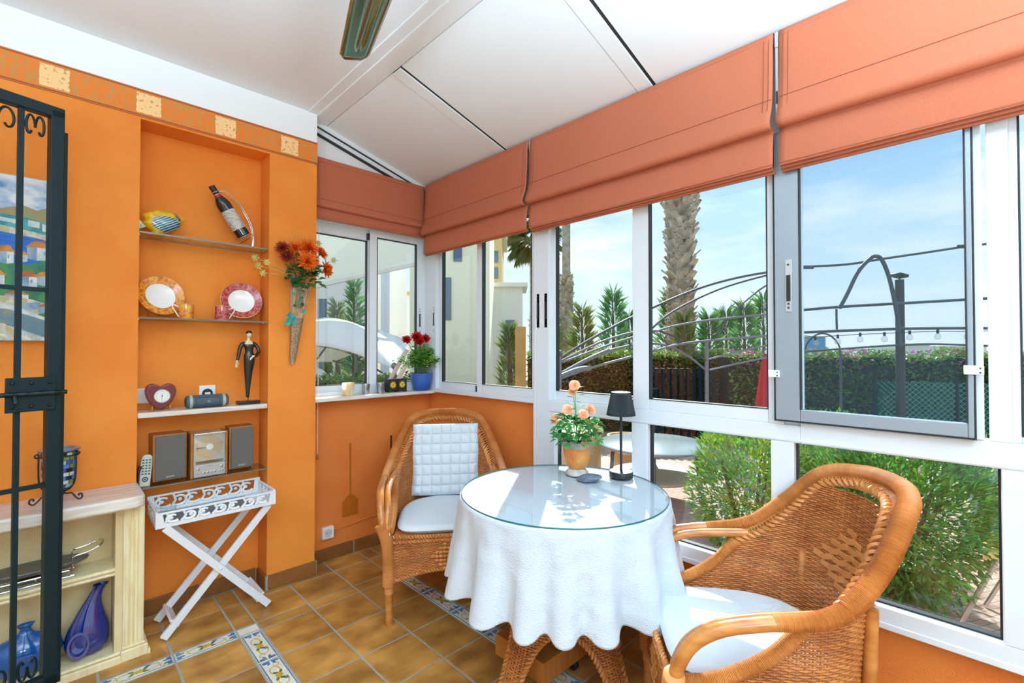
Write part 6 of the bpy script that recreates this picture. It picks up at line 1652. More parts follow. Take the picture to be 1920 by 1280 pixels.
def hedge(name, label, a, b, thick, ht, n, size, m1, top=None, m2=None, extra=None):
    a = Vector(a); b = Vector(b); a.z = b.z = 0; u = (b - a); ln = u.length; u.normalize(); w_ = Vector((-u.y, u.x, 0))
    r = thing(name, label, 'hedge', (a + b) / 2 + Vector((0, 0, -.1)))
    m = MB(); R = Matrix((u, w_, Vector((0, 0, 1)))).transposed(); m.obox((a + b) / 2 + Vector((0, 0, ht / 2 - .1)), ln, thick * .6, ht - .05, R); m.build('twigs', 'hedge_core', r, smooth=False)
    m = MB(); mt = MB()
    for k in range(n):
        s = rg.uniform(0, ln); q = rg.random(); hz = ht - .1 + .10 * noise.noise(Vector((s * 1.6, 3, 1))) * ht
        if q < .72: p = a + u * s + w_ * ((-1 if rg.random() < .75 else 1) * thick * rg.uniform(.28, .5)); z = rg.uniform(0, hz)
        else: p = a + u * s + w_ * (thick * rg.uniform(-.5, .5)); z = hz + rg.uniform(-.08, .06)
        p = Vector((p.x, p.y, z)); d = Vector((rg.uniform(-1, 1), rg.uniform(-1, 1), rg.uniform(-.5, .9)))
        (mt if (top and z > hz - top * rg.uniform(.4, 1.2)) else m).leaf(p, d, (rg.uniform(-.5, .5), rg.uniform(-.5, .5), 1), size * rg.uniform(.6, 1.3), size * rg.uniform(.4, .7), .15, .1)
    m.build('leaves', m1, r, smooth=False)
    if top: mt.build('top_growth', m2, r, smooth=False)
    if extra:
        m = MB()
        for k in range(extra):
            s = rg.uniform(0, ln); s = ln * .5 + (s - ln * .5) * .96
            if noise.noise(Vector((s * 1.5, 7, 2))) < -.05: continue
            p = a + u * s + w_ * (-thick * rg.uniform(.0, .5)); p = Vector((p.x, p.y, ht - .1 + rg.uniform(-.22, .10)))
            for q in range(3):
                d = Vector((rg.uniform(-1, 1), rg.uniform(-1, 1), rg.uniform(-.2, .8))); m.leaf(p, d, (rg.uniform(-.5, .5), rg.uniform(-.5, .5), 1), .055, .045, .15)
        m.build('pink_blossom', 'pink', r, smooth=False)
    return r
hedge('ivy_hedge', 'brown dried ivy hedge with green top behind the curved metal frame', at(990, 700, 8.4), at(1345, 700, 8.2), .6, 1.36, 9000, .07, 'hedge_dry', .22, 'hedge')
hedge('flowering_hedge', 'green hedge with pink blossom along its top behind the lamp post', at(1356, 700, 7.7), at(2050, 700, 7.1), .7, 1.36, 11000, .075, 'hedge', extra=420)
# fence of dark slats in front of the ivy
fe = thing('slat_fence', 'dark upright slat fence in front of the brown ivy hedge', 'fence', at(1270, 800, 7.4))
a, b = at(1196, 700, 7.6), at(1338, 700, 7.4)
for k in range(13):
    p = a.lerp(b, k / 12); m = MB(); m.box(p.x - .03, p.x + .03, p.y - .03, p.y + .03, -.06, 1.06); m.build('slat', 'iron', fe, smooth=False)
for z in (.15, 1.0):
    m = MB(); m.bar(Vector((a.x, a.y, z)), Vector((b.x, b.y, z)), .03, .04); m.build('rail', 'iron', fe, smooth=False)
# green mesh fence
M['green_net'] = glassmat('green_netting', tint=(.55, .75, .68, 1), boost=0, diffuse=.55, dcol=rgb(40, 120, 100))
nf = thing('mesh_fence', 'green netted wire fence in front of the pink flowering hedge', 'fence', at(1760, 800, 6.3))
a, b = at(1640, 700, 6.6), at(1960, 700, 6.0); H_ = .92
m = MB(); m.add([(a.x, a.y, -.06), (b.x, b.y, -.06), (b.x, b.y, H_), (a.x, a.y, H_)], [(0, 1, 2, 3)]); m.build('netting', 'green_net', nf, smooth=False)
m = MB(); ln = (b - a).length; n_ = 26
for k in range(-8, n_):
    for sg in (1, -1):
        s0 = k / n_; pts = []
        for q in range(9):
            z = H_ * q / 8; s = s0 + (z / ln if sg > 0 else (H_ - z) / ln)
            if 0 <= s <= 1: pts.append(Vector((a.x + (b.x - a.x) * s, a.y + (b.y - a.y) * s, z)) - FWD * .01)
        if len(pts) > 1: m.tube(pts, .005, 4)
m.build('wire', mat('galvanised_wire', rgb(120, 150, 140), .5), nf)
for k in range(3):
    p = a.lerp(b, k / 2); m = MB(); m.tube([(p.x, p.y, -.06), (p.x, p.y, H_ + .05)], .025, 10); m.build('post', 'iron', nf)

def bush(name, label, c, rad, ht, n, size, mats, trunk=True, seed=1, squash=1.0):
    rb = random.Random(seed); c = Vector((c[0], c[1], -.06)); r = thing(name, label, 'bush', c)
    m = MB(); 
    for k in range(5):
        a = k * 1.3; m.tube([c, c + Vector((.3 * rad * cos(a), .3 * rad * sin(a), ht * .35)), c + Vector((.6 * rad * cos(a), .6 * rad * sin(a), ht * .75))], [.02, .014, .006], 6)
    m.build('branches', 'bark', r)
    ms = [MB() for _ in mats]
    for k in range(n):
        th = rb.uniform(0, 2 * PI); cp = rb.uniform(-1, 1); sp = sqrt(1 - cp * cp); lump = 1 + .16 * noise.noise(Vector((cos(th) * 2, sin(th) * 2, cp * 2 + seed)))
        rr = lump * (rb.uniform(.72, 1.02) if rb.random() < .8 else rb.uniform(.3, .75)); pw = .8
        x = (abs(cos(th)) ** pw) * (1 if cos(th) > 0 else -1) * (sp ** .6); y = (abs(sin(th)) ** pw) * (1 if sin(th) > 0 else -1) * (sp ** .6)
        if cp < 0: x *= 1 + .3 * cp; y *= 1 + .3 * cp
        p = c + Vector((x * rad * rr, y * rad * rr * squash, ht * .52 + cp * ht * .48 * rr)); d = Vector((x, y, cp + .4)) + Vector((rb.uniform(-.8, .8), rb.uniform(-.8, .8), rb.uniform(-.5, .6)))
        ms[min(len(ms) - 1, int(rb.random() * len(ms)))].leaf(p, d, (rb.uniform(-.4, .4), rb.uniform(-.4, .4), 1), size * rb.uniform(.7, 1.25), size * .36 * rb.uniform(.8, 1.2), .12, .12)
    for i, q in enumerate(ms): q.build('foliage', mats[i], r, smooth=False)
    return r
p = at(1672, 1150, 2.72); bush('garden_bush', 'large green bush outside the low window, behind the wicker armchair', (p.x, p.y), .46, .99, 9000, .055, ['bush', 'bush', 'hedge'], seed=2)
p = at(1405, 1050, 3.05); bush('garden_bush', 'sunlit yellow green bush outside the window, between the table and the armchair', (p.x, p.y), .36, .96, 6500, .050, ['bush_y', 'bush', 'bush_y'], seed=5)
p = at(1530, 1050, 3.6); bush('garden_bush', 'green bush seen behind the armchair back, joining the two others', (p.x, p.y), .40, .95, 5000, .052, ['bush', 'bush_y', 'hedge'], seed=8)

def feather_tree(label, px, ytop, d, wpx, n, seed, mname='cypress'):
    rb = random.Random(seed); b = at(px, 700, d); b.z = -.1; top = at(px, ytop, d).z; ht = top + .1; w_ = wpx * d / 875
    r = thing('conifer', label, 'tree', b, group=None)
    m = MB(); m.tube([b, b + Vector((.02, 0, ht * .5)), b + Vector((0, .02, ht * .96))], [.07, .05, .012], 8); m.build('trunk', 'bark', r)
    m = MB()
    for k in range(n):
        t = rb.random() ** .8; a = rb.uniform(0, 2 * PI); env = w_ / 2 * (1 - t) ** .65 * (.75 + .35 * noise.noise(Vector((cos(a) * 1.5, sin(a) * 1.5, t * 6 + seed))))
        rr = env * rb.uniform(.35, 1.05); p = b + Vector((rr * cos(a), rr * sin(a), ht * (.15 + .83 * t))); dv = Vector((cos(a) * .9 + rb.uniform(-.3, .3), sin(a) * .9 + rb.uniform(-.3, .3), .9 + rb.uniform(-.5, .5))); L_ = rb.uniform(.16, .46) * d / 13
        m.leaf(p, dv, (-sin(a), cos(a), .2), L_, L_ * .15, .1, .0)
    m.build('foliage', mname, r, smooth=False)
M['cypress'] = mat('conifer_needles', rgb(74, 132, 76), .6, c2=rgb(112, 156, 90), nscale=2, trans=.35, island=.3)
M['cypress2'] = mat('olive_conifer_needles', rgb(146, 152, 84), .6, c2=rgb(104, 134, 74), nscale=2, trans=.35, island=.3)
for i, (lab, px, yt, d, w_, mm) in enumerate((
    ('olive conifer to the left of the slim palm trunk, half behind the white post', 1030, 600, 14.6, 60, 'cypress2'), ('olive conifer just right of the shaggy slim palm trunk', 1092, 576, 12, 55, 'cypress2'),
    ('pointed green conifer standing free between the two palm trunks', 1150, 548, 12.5, 60, 'cypress'), ('low conifer at the foot of the pointed green one', 1180, 590, 14.5, 50, 'cypress'), ('tall green conifer just left of the thick palm trunk', 1258, 546, 11.5, 70, 'cypress'), ('olive conifer standing against the foot of the thick palm trunk', 1283, 590, 8.75, 48, 'cypress2'),
    ('conifer right of the thick palm trunk, first of the dark row', 1330, 592, 13, 44, 'cypress'), ('dark conifer, second in the row right of the thick palm', 1362, 582, 14.6, 44, 'cypress'), ('dark conifer, third in the row right of the thick palm', 1396, 574, 13, 46, 'cypress'), ('dark conifer, last in the row before the grey screen frame', 1432, 556, 14.8, 50, 'cypress'),
    ('pointed conifer seen below the grey awning through the marble sill window', 664, 528, 7.7, 26, 'cypress'), ('thin bare-looking conifer seen left in the marble sill window', 632, 570, 9.0, 44, 'cypress2'), ('conifer beside the pale yellow house in the corner window', 955, 612, 8.0, 44, 'cypress2'))):
    feather_tree(lab, px, yt, d, w_ * 1.1, 620, 20 + i, mm)

# palms
M['palm_bark'] = mat('grey_palm_bark', rgb(182, 174, 162), .9, c2=rgb(150, 138, 120), nscale=6, bump=.6, bscale=14)
M['palm_boot'] = mat('cut_palm_boots', rgb(204, 194, 178), .85, c2=rgb(150, 138, 122), nscale=7, island=.3)
M['palm_leaf'] = mat('palm_frond', rgb(84, 112, 58), .6, c2=rgb(116, 136, 76), nscale=2, trans=.2, island=.25)
def palm(label, px, d, y0, y1, rad, boots, btop, seed, bflare=1.0, crown=None, thin=None):
    rb = random.Random(seed); b = at(px, y0, d); b.z = -.1; zt = at(px, y1, d).z; r = thing('palm_tree', label, 'palm tree', b)
    m = MB(); lean = Vector((.02 * rb.uniform(-1, 1), .02 * rb.uniform(-1, 1), 1)); pts = [b + Vector((0, 0, 1)) * (zt + .1) * k / 12 for k in range(13)]; rr = [rad * (1.05 - .25 * k / 12) for k in range(13)]
    if thin: rr = [rad if p.z < btop else thin for p in pts]
    m.tube(pts, rr, 16); m.build('trunk', 'palm_bark', r)
    m = MB()
    for k in range(boots):
        z = .6 + (btop - .6) * k / boots; a = k * 2.39996; fl = 1 + (bflare - 1) * max(0, (z / btop - .75) / .25); R0 = rad * 1.0 * fl
        p = Vector((b.x + R0 * .85 * cos(a), b.y + R0 * .85 * sin(a), z)); dv = Vector((cos(a) * rb.uniform(.35, .9), sin(a) * rb.uniform(.35, .9), rb.uniform(.5, 1.0))).normalized(); L_ = rad * rb.uniform(.35, 1.0) * (1.9 if (z > btop * .86 and rb.random() < .18) else 1)
        x = dv.cross(Vector((0, 0, 1))).normalized(); n_ = x.cross(dv); w0, w1, th = rad * .42, rad * .20, rad * .08
        q = p + dv * L_; m.add([p + x * w0, p - x * w0, p - x * w0 + n_ * th, p + x * w0 + n_ * th, q + x * w1, q - x * w1, q - x * w1 + n_ * th, q + x * w1 + n_ * th], [(0, 1, 5, 4), (1, 2, 6, 5), (2, 3, 7, 6), (3, 0, 4, 7), (4, 5, 6, 7)])
    m.build('frond_stubs', 'palm_boot', r, smooth=False)
    if crown:
        cz = zt; n_f, fl_, = crown; m = MB()
        for k in range(n_f):
            a = k * 2.39996; el = rb.uniform(-.9, .9); c = Vector((b.x, b.y, cz)); d0 = Vector((cos(a) * cos(el), sin(a) * cos(el), sin(el) + .15)); hub = c + d0 * fl_ * .5; m.tube([c, hub], .02, 4)
            for q in range(22):
                ang = (q - 10.5) * .115; x = d0.cross(Vector((0, 0, 1))).normalized(); dv = (d0 * cos(ang) + x * sin(ang)); dv.z -= .25 + .3 * abs(ang); m.leaf(hub, dv, (0, 0, 1), fl_ * .62 * rb.uniform(.85, 1.1), fl_ * .05, .2, .25)
        m.build('fronds', 'palm_leaf', r, smooth=False)
palm('thick shaggy palm trunk with cut frond stubs, seen through the middle window', 1277, 9.6, 700, 355, .25, 330, 4.75, 1, 1.45, crown=None)
palm('slim grey palm trunk with a shaggy lower half', 1062, 17.0, 700, 300, .24, 190, 4.05, 2, 1.0, None, .15)
palm('distant fan palm with a hanging crown beside the yellow house', 1000, 23, 700, 452, .20, 40, 3.0, 3, 1.0, (34, 1.5), .17)

# lamp post
lm = at(1688, 760, 6.3); lpz = at(1688, 524, 6.3).z
l_ = thing('garden_lamp_post', 'dark post with a small flat lamp on top behind the metal arch', 'lamp post', (lm.x, lm.y, -.06))
m = MB(); m.tube([(lm.x, lm.y, -.06), (lm.x, lm.y, lpz)], [.055, .05], 14); m.build('post', mat('dark_brown_post', rgb(66, 58, 54), .6), l_)
m = MB(); R = Matrix((RGT, FWD, Vector((0, 0, 1)))).transposed(); m.obox((lm.x, lm.y, lpz + .055), .13, .16, .04, R @ Matrix.Rotation(.25, 3, 'Y')); m.tube([(lm.x, lm.y, lpz), (lm.x, lm.y, lpz + .06)], .012, 6); m.build('lamp_head', 'black', l_, bevel=.006)

# ------------------------------------------------------------------ curved metal gazebo frame
gz = thing('gazebo_frame', 'bare dark metal gazebo frame of curved bars with a ball finial', 'gazebo', at(1048, 760, 4.3) * Vector((1, 1, 0)).length if False else (at(1048, 760, 4.3).x, at(1048, 760, 4.3).y, -.06))
def dA(px): return 4.3 + (px - 1048) / 400 * 1.1
def C7(pts, dd=0): return [at(1000 + x / 2.723, 330 + y / 2.723, dA(1000 + x / 2.723) + dd) for x, y in pts]
def bar_(pts, r, parent=gz, name='roof_bar', m_='steel_dark', n=7):
    m = MB(); m.tube(catmull(pts, 6), r, n); return m.build(name, m_, parent)
bar_(C7([(130, 935), (300, 828), (515, 715), (800, 590), (1000, 528), (1197, 490), (1330, 478)]), .014)
bar_(C7([(140, 945), (350, 845), (515, 797), (640, 790)], .05), .012, m_='steel_grey')
bar_(C7([(150, 950), (420, 850), (600, 800), (720, 765), (900, 735), (1197, 705), (1330, 695)], .1), .012, m_='steel_grey')
bar_(C7([(150, 1010), (260, 945), (390, 890), (515, 862), (600, 855), (700, 870), (800, 925), (875, 985)], .15), .013, m_='steel_grey')
bar_(C7([(145, 1030), (290, 980), (515, 918), (590, 900), (800, 850), (1197, 815), (1330, 808)], .05), .013, m_='steel_grey')
bar_(C7([(145, 1020), (220, 990), (290, 978)], .05), .026, m_='steel_grey'); bar_(C7([(150, 1005), (270, 940), (385, 888)], .15), .022, m_='steel_grey')
bar_(C7([(590, 790), (700, 700), (850, 620), (1000, 560), (1197, 505), (1330, 480)], .1), .012)
bar_(C7([(935, 830), (1000, 720), (1100, 625), (1197, 555), (1330, 490)], .2), .010)
bar_(C7([(895, 935), (1050, 895), (1197, 865), (1330, 850)], .1), .011, m_='steel_grey'); bar_(C7([(900, 990), (1050, 955), (1197, 925), (1330, 900)], .1), .011, m_='steel_grey')
bar_(C7([(640, 790), (720, 820), (800, 880), (880, 940)], .1), .011)
for (cx, cy, rr) in ((700, 830, 38), (912, 785, 30), (508, 868, 22), (1185, 895, 18)):
    bar_([at(1000 + (cx + rr * (1 - .03 * k) * cos(k * .36)) / 2.723, 330 + (cy + rr * (1 - .03 * k) * sin(k * .36)) / 2.723, dA(1000 + cx / 2.723) + .12) for k in range(15)], .007, name='scroll')
p = at(1048, 663, 4.3); m = MB(); m.tube([(p.x, p.y, -.06), (p.x, p.y, p.z - .02)], .024, 10); m.build('post', 'steel_grey', gz)
m = MB(); m.sphere(p, .034, 14, 10); m.build('finial', mat('bronze_ball', rgb(112, 96, 88), .35, metal=.4), gz)
p2 = C7([(885, 900)], .1)[0]; m = MB(); m.tube([(p2.x, p2.y, -.06), (p2.x, p2.y, p2.z + .12)], .020, 10); m.build('post', 'steel_grey', gz)
# second bay: straight rails and a tall arch
g2 = thing('arched_frame', 'dark metal garden arch with straight rails behind the fly screen', 'garden arch', (at(1600, 760, 5.6).x, at(1600, 760, 5.6).y, -.06))
def C8(pts, d=5.6): return [at(1440 + x / 2, 200 + y / 2, d) for x, y in pts]
bar_(C8([(60, 606), (130, 600), (300, 590), (430, 570), (600, 545), (760, 521), (900, 505)]), .014, g2, 'rail'); bar_(C8([(60, 768), (130, 762), (270, 750), (480, 738), (760, 722), (900, 714)]), .017, g2, 'rail')
bar_(C8([(60, 852), (130, 846), (480, 833), (760, 830), (900, 832)]), .017, g2, 'rail'); bar_(C8([(110, 920), (300, 906), (480, 894), (620, 890), (820, 896), (900, 900)]), .012, g2, 'rail')
bar_(C8([(270, 755), (300, 700), (340, 620), (385, 570), (408, 560), (430, 572), (455, 632), (475, 720), (490, 815), (496, 900)], 5.5), .022, g2, 'arch', n=10)
bar_(C8([(258, 758), (258, 795), (259, 835)]), .012, g2, 'strut'); bar_(C8([(132, 935), (150, 882), (190, 852), (232, 857), (265, 892), (272, 935)], 5.7), .010, g2, 'small_arch')
q = C8([(272, 935)])[0]; m = MB(); m.tube([(q.x, q.y, -.06), (q.x, q.y, q.z)], .014, 8); m.build('post', 'steel_dark', g2)
q = C8([(900, 714)])[0]; m = MB(); m.tube([(q.x, q.y, -.06), (q.x, q.y, C8([(900, 500)])[0].z)], .025, 10); m.build('post', 'steel_dark', g2)
for (x, y, ht) in ((150, 601, 1), (740, 523, 1)):
    c = C8([(x, y)])[0]; m = MB(); m.tube([c - RGT * .07, c + RGT * .07], .022, 10); m.build('joint', 'steel_dark', g2)
# string lights
sl_ = thing('string_lights', 'string of clear bulb lamps hanging between the rails of the metal arch', 'string lights', C8([(450, 850)])[0])
bar_(C8([(60, 850), (178, 862), (262, 858), (346, 853), (437, 850), (532, 845), (637, 842), (748, 842), (900, 838)], 5.45), .004, sl_, 'wire', 'black', 5)
M['bulb'] = glassmat('clear_bulb', tint=(.9, .92, .94, 1), boost=2.5, base=.08)
for (x, y) in ((178, 885), (262, 878), (346, 871), (437, 869), (532, 863), (637, 860), (748, 860), (840, 858)):
    c = C8([(x, y)], 5.45)[0]; m = MB(); m.lathe([(.0, -.040), (.024, -.034), (.034, -.012), (.030, .010), (.016, .030), (.012, .036)], 14, c); bo = m.build('bulb', 'bulb', sl_)
    m = MB(); m.tube([c + Vector((0, 0, .03)), c + Vector((0, 0, .075))], .013, 8); m.build('bulb_socket', 'black', bo)

# ------------------------------------------------------------------ white canvas canopy seen through the back window
cn = thing('canvas_canopy', 'white canvas gazebo canopy seen through the window above the marble sill', 'canopy', (at(740, 760, 4.4).x, at(740, 760, 4.4).y, -.06))
def CB(x, y, d): return at(590 + x / 3.767, 420 + y / 3.767, d)
top_ = [(-160, 690, 6.2), (20, 668, 6.0), (100, 660, 5.8), (240, 690, 5.4), (365, 760, 5.0), (460, 860, 4.7), (545, 1008, 4.4)]
bot_ = [(-160, 830, 4.9), (20, 856, 4.8), (130, 873, 4.7), (260, 906, 4.6), (365, 945, 4.5), (460, 980, 4.45), (546, 1016, 4.4)]
T_ = catmull([CB(*q) for q in top_], 6); B_ = catmull([CB(*q) for q in bot_], 6)
M['canvas'] = mat('white_canvas', rgb(244, 246, 246), .8, trans=.35); M['canvas_in'] = mat('cream_canvas', rgb(232, 232, 214), .8, trans=.4)
def cfn(u, v):
    i = u * (len(T_) - 1); k = min(int(i), len(T_) - 2); f_ = i - k; t = T_[k].lerp(T_[k + 1], f_); b = B_[k].lerp(B_[k + 1], f_); p = b.lerp(t, v); p.z += .10 * sin(v * PI) * (1 - u) ; return tuple(p)
m = MB(); m.grid(cfn, 40, 10); m.build('front_panel', 'canvas', cn, angle=180, solid=.004)
R_ = catmull([CB(*q) for q in [(100, 660, 5.8), (240, 684, 5.9), (365, 730, 5.9), (450, 745, 5.85), (530, 775, 5.8), (600, 800, 5.75), (668, 832, 5.7)]], 6); Hp = T_[12:] 
def rfn(u, v):
    i = u * (len(R_) - 1); k = min(int(i), len(R_) - 2); r_ = R_[k].lerp(R_[k + 1], i - k); j = u * (len(Hp) - 1); k2 = min(int(j), len(Hp) - 2); h = Hp[k2].lerp(Hp[k2 + 1], j - k2); return tuple(h.lerp(r_, v))
m = MB(); m.grid(rfn, 40, 10); m.build('side_panel', 'canvas', cn, angle=180, solid=.004)
m = MB(); m.add([tuple(CB(*q)) for q in ((-100, 850, 6.0), (130, 880, 5.6), (262, 922, 5.4), (130, 972, 5.5), (-100, 975, 6.0))], [(0, 1, 2, 3, 4)]); m.build('inner_panel', 'canvas_in', cn, smooth=False, solid=.004)
c = CB(566, 1000, 4.38); m = MB(); m.tube([(c.x, c.y, -.06), tuple(c)], .018, 8); m.build('post', 'steel_dark', cn); m = MB(); m.sphere(c, .034, 12, 8); m.build('finial', mat('grey_ball', rgb(110, 124, 128), .35, metal=.3), cn)
for pts in ([(20, 950, 4.9), (75, 872, 4.75)], [(130, 965, 5.0), (260, 1000, 4.9), (400, 1050, 4.8)], [(300, 950, 5), (480, 1050, 4.9)]):
    bar_([CB(*q) for q in pts], .010, cn, 'brace')
# silver sloping poles next to the canopy
for pts, lab in (([(575, 1125, 3.95), (640, 1000, 3.95), (700, 880, 3.95)], 'lower silver sloping pole just outside the marble sill window'), ([(560, 1050, 4.15), (655, 880, 4.15)], 'upper silver sloping pole beside the canopy corner')):
    P_ = [CB(*q) for q in pts]; dv = (P_[0] - P_[-1]).normalized(); k = (P_[0].z + .06) / max(.2, -dv.z); P_.insert(0, P_[0] + dv * k); m = MB(); m.tube(P_, .018, 10); o = m.build('garden_pole', 'silver', origin=tuple(P_[0])); tag(o, lab, 'pole')
# neighbouring terrace: awning, wall, columns
aw = thing('awning', 'pale grey terrace awning of the neighbouring house', 'awning', at(680, 500, 6))
m = MB(); m.add([tuple(at(*q)) for q in ((540, 545, 6.3), (800, 487, 6.3), (840, 300, 4.4), (480, 330, 4.4))], [(0, 1, 2, 3)]); m.build('fabric', mat('grey_awning_fabric', rgb(220, 226, 222), .8, trans=.5), aw, smooth=False, solid=.02)
m = MB(); m.bar(at(540, 547, 6.3), at(800, 489, 6.3), .05, .06); m.build('front_bar', 'alu', aw, smooth=False)
for px in (560, 790):
    q = at(px, 520, 6.3); m = MB(); m.box(q.x - .03, q.x + .03, q.y - .03, q.y + .03, -.06, at(px, 540 if px < 600 else 490, 6.3).z); m.build('support', 'alu', aw, smooth=False)
def block(name, label, cat, px0, px1, ytop, d, depth, m_, roof=None, wins=()):
    a, b = at(px0, ytop, d), at(px1, ytop, d); top = a.z; r = thing(name, label, cat, ((a.x + b.x) / 2, (a.y + b.y) / 2, -.13))
    m = MB(); m.prism([(0, 0), ((b - a).length, 0), ((b - a).length, depth), (0, depth)], (a.x, a.y, -.13), (b - a).normalized(), FWD, (0, 0, top + .13)); m.build('wall', m_, r, smooth=False)
    if roof:
        m = MB(); u = (b - a).normalized(); m.prism([(-.12, -.12), ((b - a).length + .12, -.12), ((b - a).length + .12, depth + .1), (-.12, depth + .1)], (a.x, a.y, top), u, FWD, (0, 0, .10)); m.build('coping', roof, r, smooth=False)
    for (x0, y0, x1, y1) in wins:
        p0, p1 = at(x0, y0, d), at(x1, y1, d); m = MB(); m.prism([(0, 0), ((p1 - p0) * Vector((1, 1, 0))).length and (Vector((p1.x - p0.x, p1.y - p0.y, 0)).length, 0) or (0, 0), (Vector((p1.x - p0.x, p1.y - p0.y, 0)).length, p1.z - p0.z), (0, p1.z - p0.z)] if False else [(0, 0), (Vector((p1.x - p0.x, p1.y - p0.y, 0)).length, 0), (Vector((p1.x - p0.x, p1.y - p0.y, 0)).length, p0.z - p1.z), (0, p0.z - p1.z)], Vector((p0.x, p0.y, p1.z)) - FWD * .02, (RGT), (0, 0, 1), FWD * .04)
        m.build('window', 'far_window', r, smooth=False)
    return r
M['far_window'] = mat('dark_window_glass', rgb(84, 110, 132), .2); M['y_wall'] = mat('pale_yellow_render', rgb(250, 244, 214), .8); M['w_wall'] = mat('white_render', rgb(236, 236, 230), .8); M['g_wall'] = mat('pale_grey_render', rgb(232, 228, 226), .8); M['o_wall'] = mat('ochre_render', rgb(206, 182, 126), .8); M['t_wall'] = mat('tan_stone', rgb(206, 166, 100), .8, c2=rgb(188, 146, 84), nscale=3)
block('neighbour_house', 'pale grey neighbouring house wall behind the conifer in the marble sill window', 'building', 480, 706, 380, 10.5, 3, 'g_wall', None, ((596, 560, 612, 690), (640, 600, 656, 690)))
block('neighbour_house', 'white house with a coping far behind the terrace columns', 'building', 700, 772, 552, 16, 4, 'w_wall', 'o_wall', ((715, 580, 728, 610), (742, 580, 755, 610)))
block('neighbour_house', 'pale yellow house wall seen through the corner windows', 'building', 768, 918, 372, 9.0, 2.2, 'y_wall', None, ((830, 520, 846, 600), (850, 440, 866, 490)))
block('neighbour_house', 'ochre upper storey rising behind the yellow house wall', 'building', 902, 941, 430, 13.0, 3, 'o_wall', 'w_wall', ((910, 470, 934, 492), (910, 500, 934, 522)))
block('neighbour_house', 'low pale annexe with a white coping beside the yellow house', 'building', 915, 980, 538, 11.5, 1.2, 'w_wall', 'w_wall', ((948, 600, 965, 690),))
block('tan_pillar', 'tan stone pillar in front of the pale annexe', 'pillar', 966, 986, 612, 7.2, .3, 't_wall', None)
for px, w_ in ((722, .05), (700, .04)):
    q = at(px, 600, 7.4); m = MB(); m.box(q.x - w_, q.x + w_, q.y - w_, q.y + w_, -.06, at(px, 470, 7.4).z); o = m.build('terrace_column', 'alu', origin=(q.x, q.y, -.06), smooth=False); tag(o, ('right' if px > 710 else 'left') + ' slim white terrace column of the neighbouring house', 'column')
hedge('terrace_hedge', 'dark green hedge below the white canvas canopy', at(560, 700, 6.8), at(770, 700, 6.6), .6, 1.02, 3200, .08, 'hedge')
gw = at(690, 760, 5.2)
for q0, q1, lab in ((at(560, 700, 5.6), at(1000, 700, 5.6), 'low dark grey garden wall beyond the corner windows'),):
    m = MB(); m.bar(Vector((q0.x, q0.y, .34)), Vector((q1.x, q1.y, .34)), .16, .82); o = m.build('garden_wall', mat('grey_garden_wall', rgb(110, 122, 122), .8), origin=(q0.x, q0.y, -.06), smooth=False); tag(o, lab, 'wall')
# distant town
dt = [(1515, 1548, 632, 60, 'blue_panel', 'distant blue fronted building over the flowering hedge'), (1640, 1668, 655, 90, 'w_wall', 'distant white house left of the lamp post, over the hedge'), (1700, 1742, 648, 80, 'w_wall', 'distant white house just right of the lamp post'), (1748, 1790, 652, 95, 'g_wall', 'distant grey white house, second right of the lamp post'), (1796, 1850, 650, 85, 'w_wall', 'distant white house at the right edge of the fly screen')]
M['blue_panel'] = mat('blue_facade', rgb(110, 160, 206), .5)
for (x0, x1, yt, d, m_, lab) in dt: block('distant_house', lab, 'building', x0, x1, yt, d, 8, m_, 'o_wall')
# patio furniture
pt = thing('patio_table', 'round pale patio table outside the low windows', 'table', (at(1225, 900, 4.5).x, at(1225, 900, 4.5).y, -.06))
c = at(1225, 900, 4.5); c.z = -.06
m = MB(); m.lathe([(.0, .50), (.50, .50), (.52, .51), (.52, .53), (.50, .54), (.0, .54)], 48, c); m.build('top', mat('pale_table_top', rgb(140, 152, 152), .2), pt)
m = MB(); m.lathe([(.0, .22), (.40, .22), (.41, .23), (.41, .245), (.0, .25)], 40, c); m.build('lower_tier', mat('beige_shelf', rgb(206, 190, 160), .5), pt)
for k in range(4):
    a = .5 + k * PI / 2; m = MB(); m.tube([c + Vector((.42 * cos(a), .42 * sin(a), .001)), c + Vector((.38 * cos(a), .38 * sin(a), .5))], .018, 8); m.build('leg', 'steel_dark', pt)
c = at(1172, 880, 5.4); c.z = -.0595; fp = thing('garden_pot', 'ochre garden pot standing behind the patio table', 'pot', c)
m = MB(); m.lathe([(.0, .0), (.12, .0), (.17, .15), (.19, .38), (.21, .40), (.21, .44), (.18, .44), (.16, .30), (.0, .28)], 28, c); m.build('pot', 't_wall', fp)
c = at(1072, 880, 4.7); c.z = -.0595; bx_ = thing('garden_box', 'beige storage box outside, below the rose pot window', 'box', c)
m = MB(); m.box(c.x - .22, c.x + .22, c.y - .2, c.y + .2, -.0595, .52); m.build('body', mat('beige_box', rgb(214, 186, 140), .7), bx_, smooth=False, bevel=.01); m = MB(); m.box(c.x - .24, c.x + .24, c.y - .22, c.y + .22, .52, .56); m.build('lid', 'o_wall', bx_, smooth=False, bevel=.01)
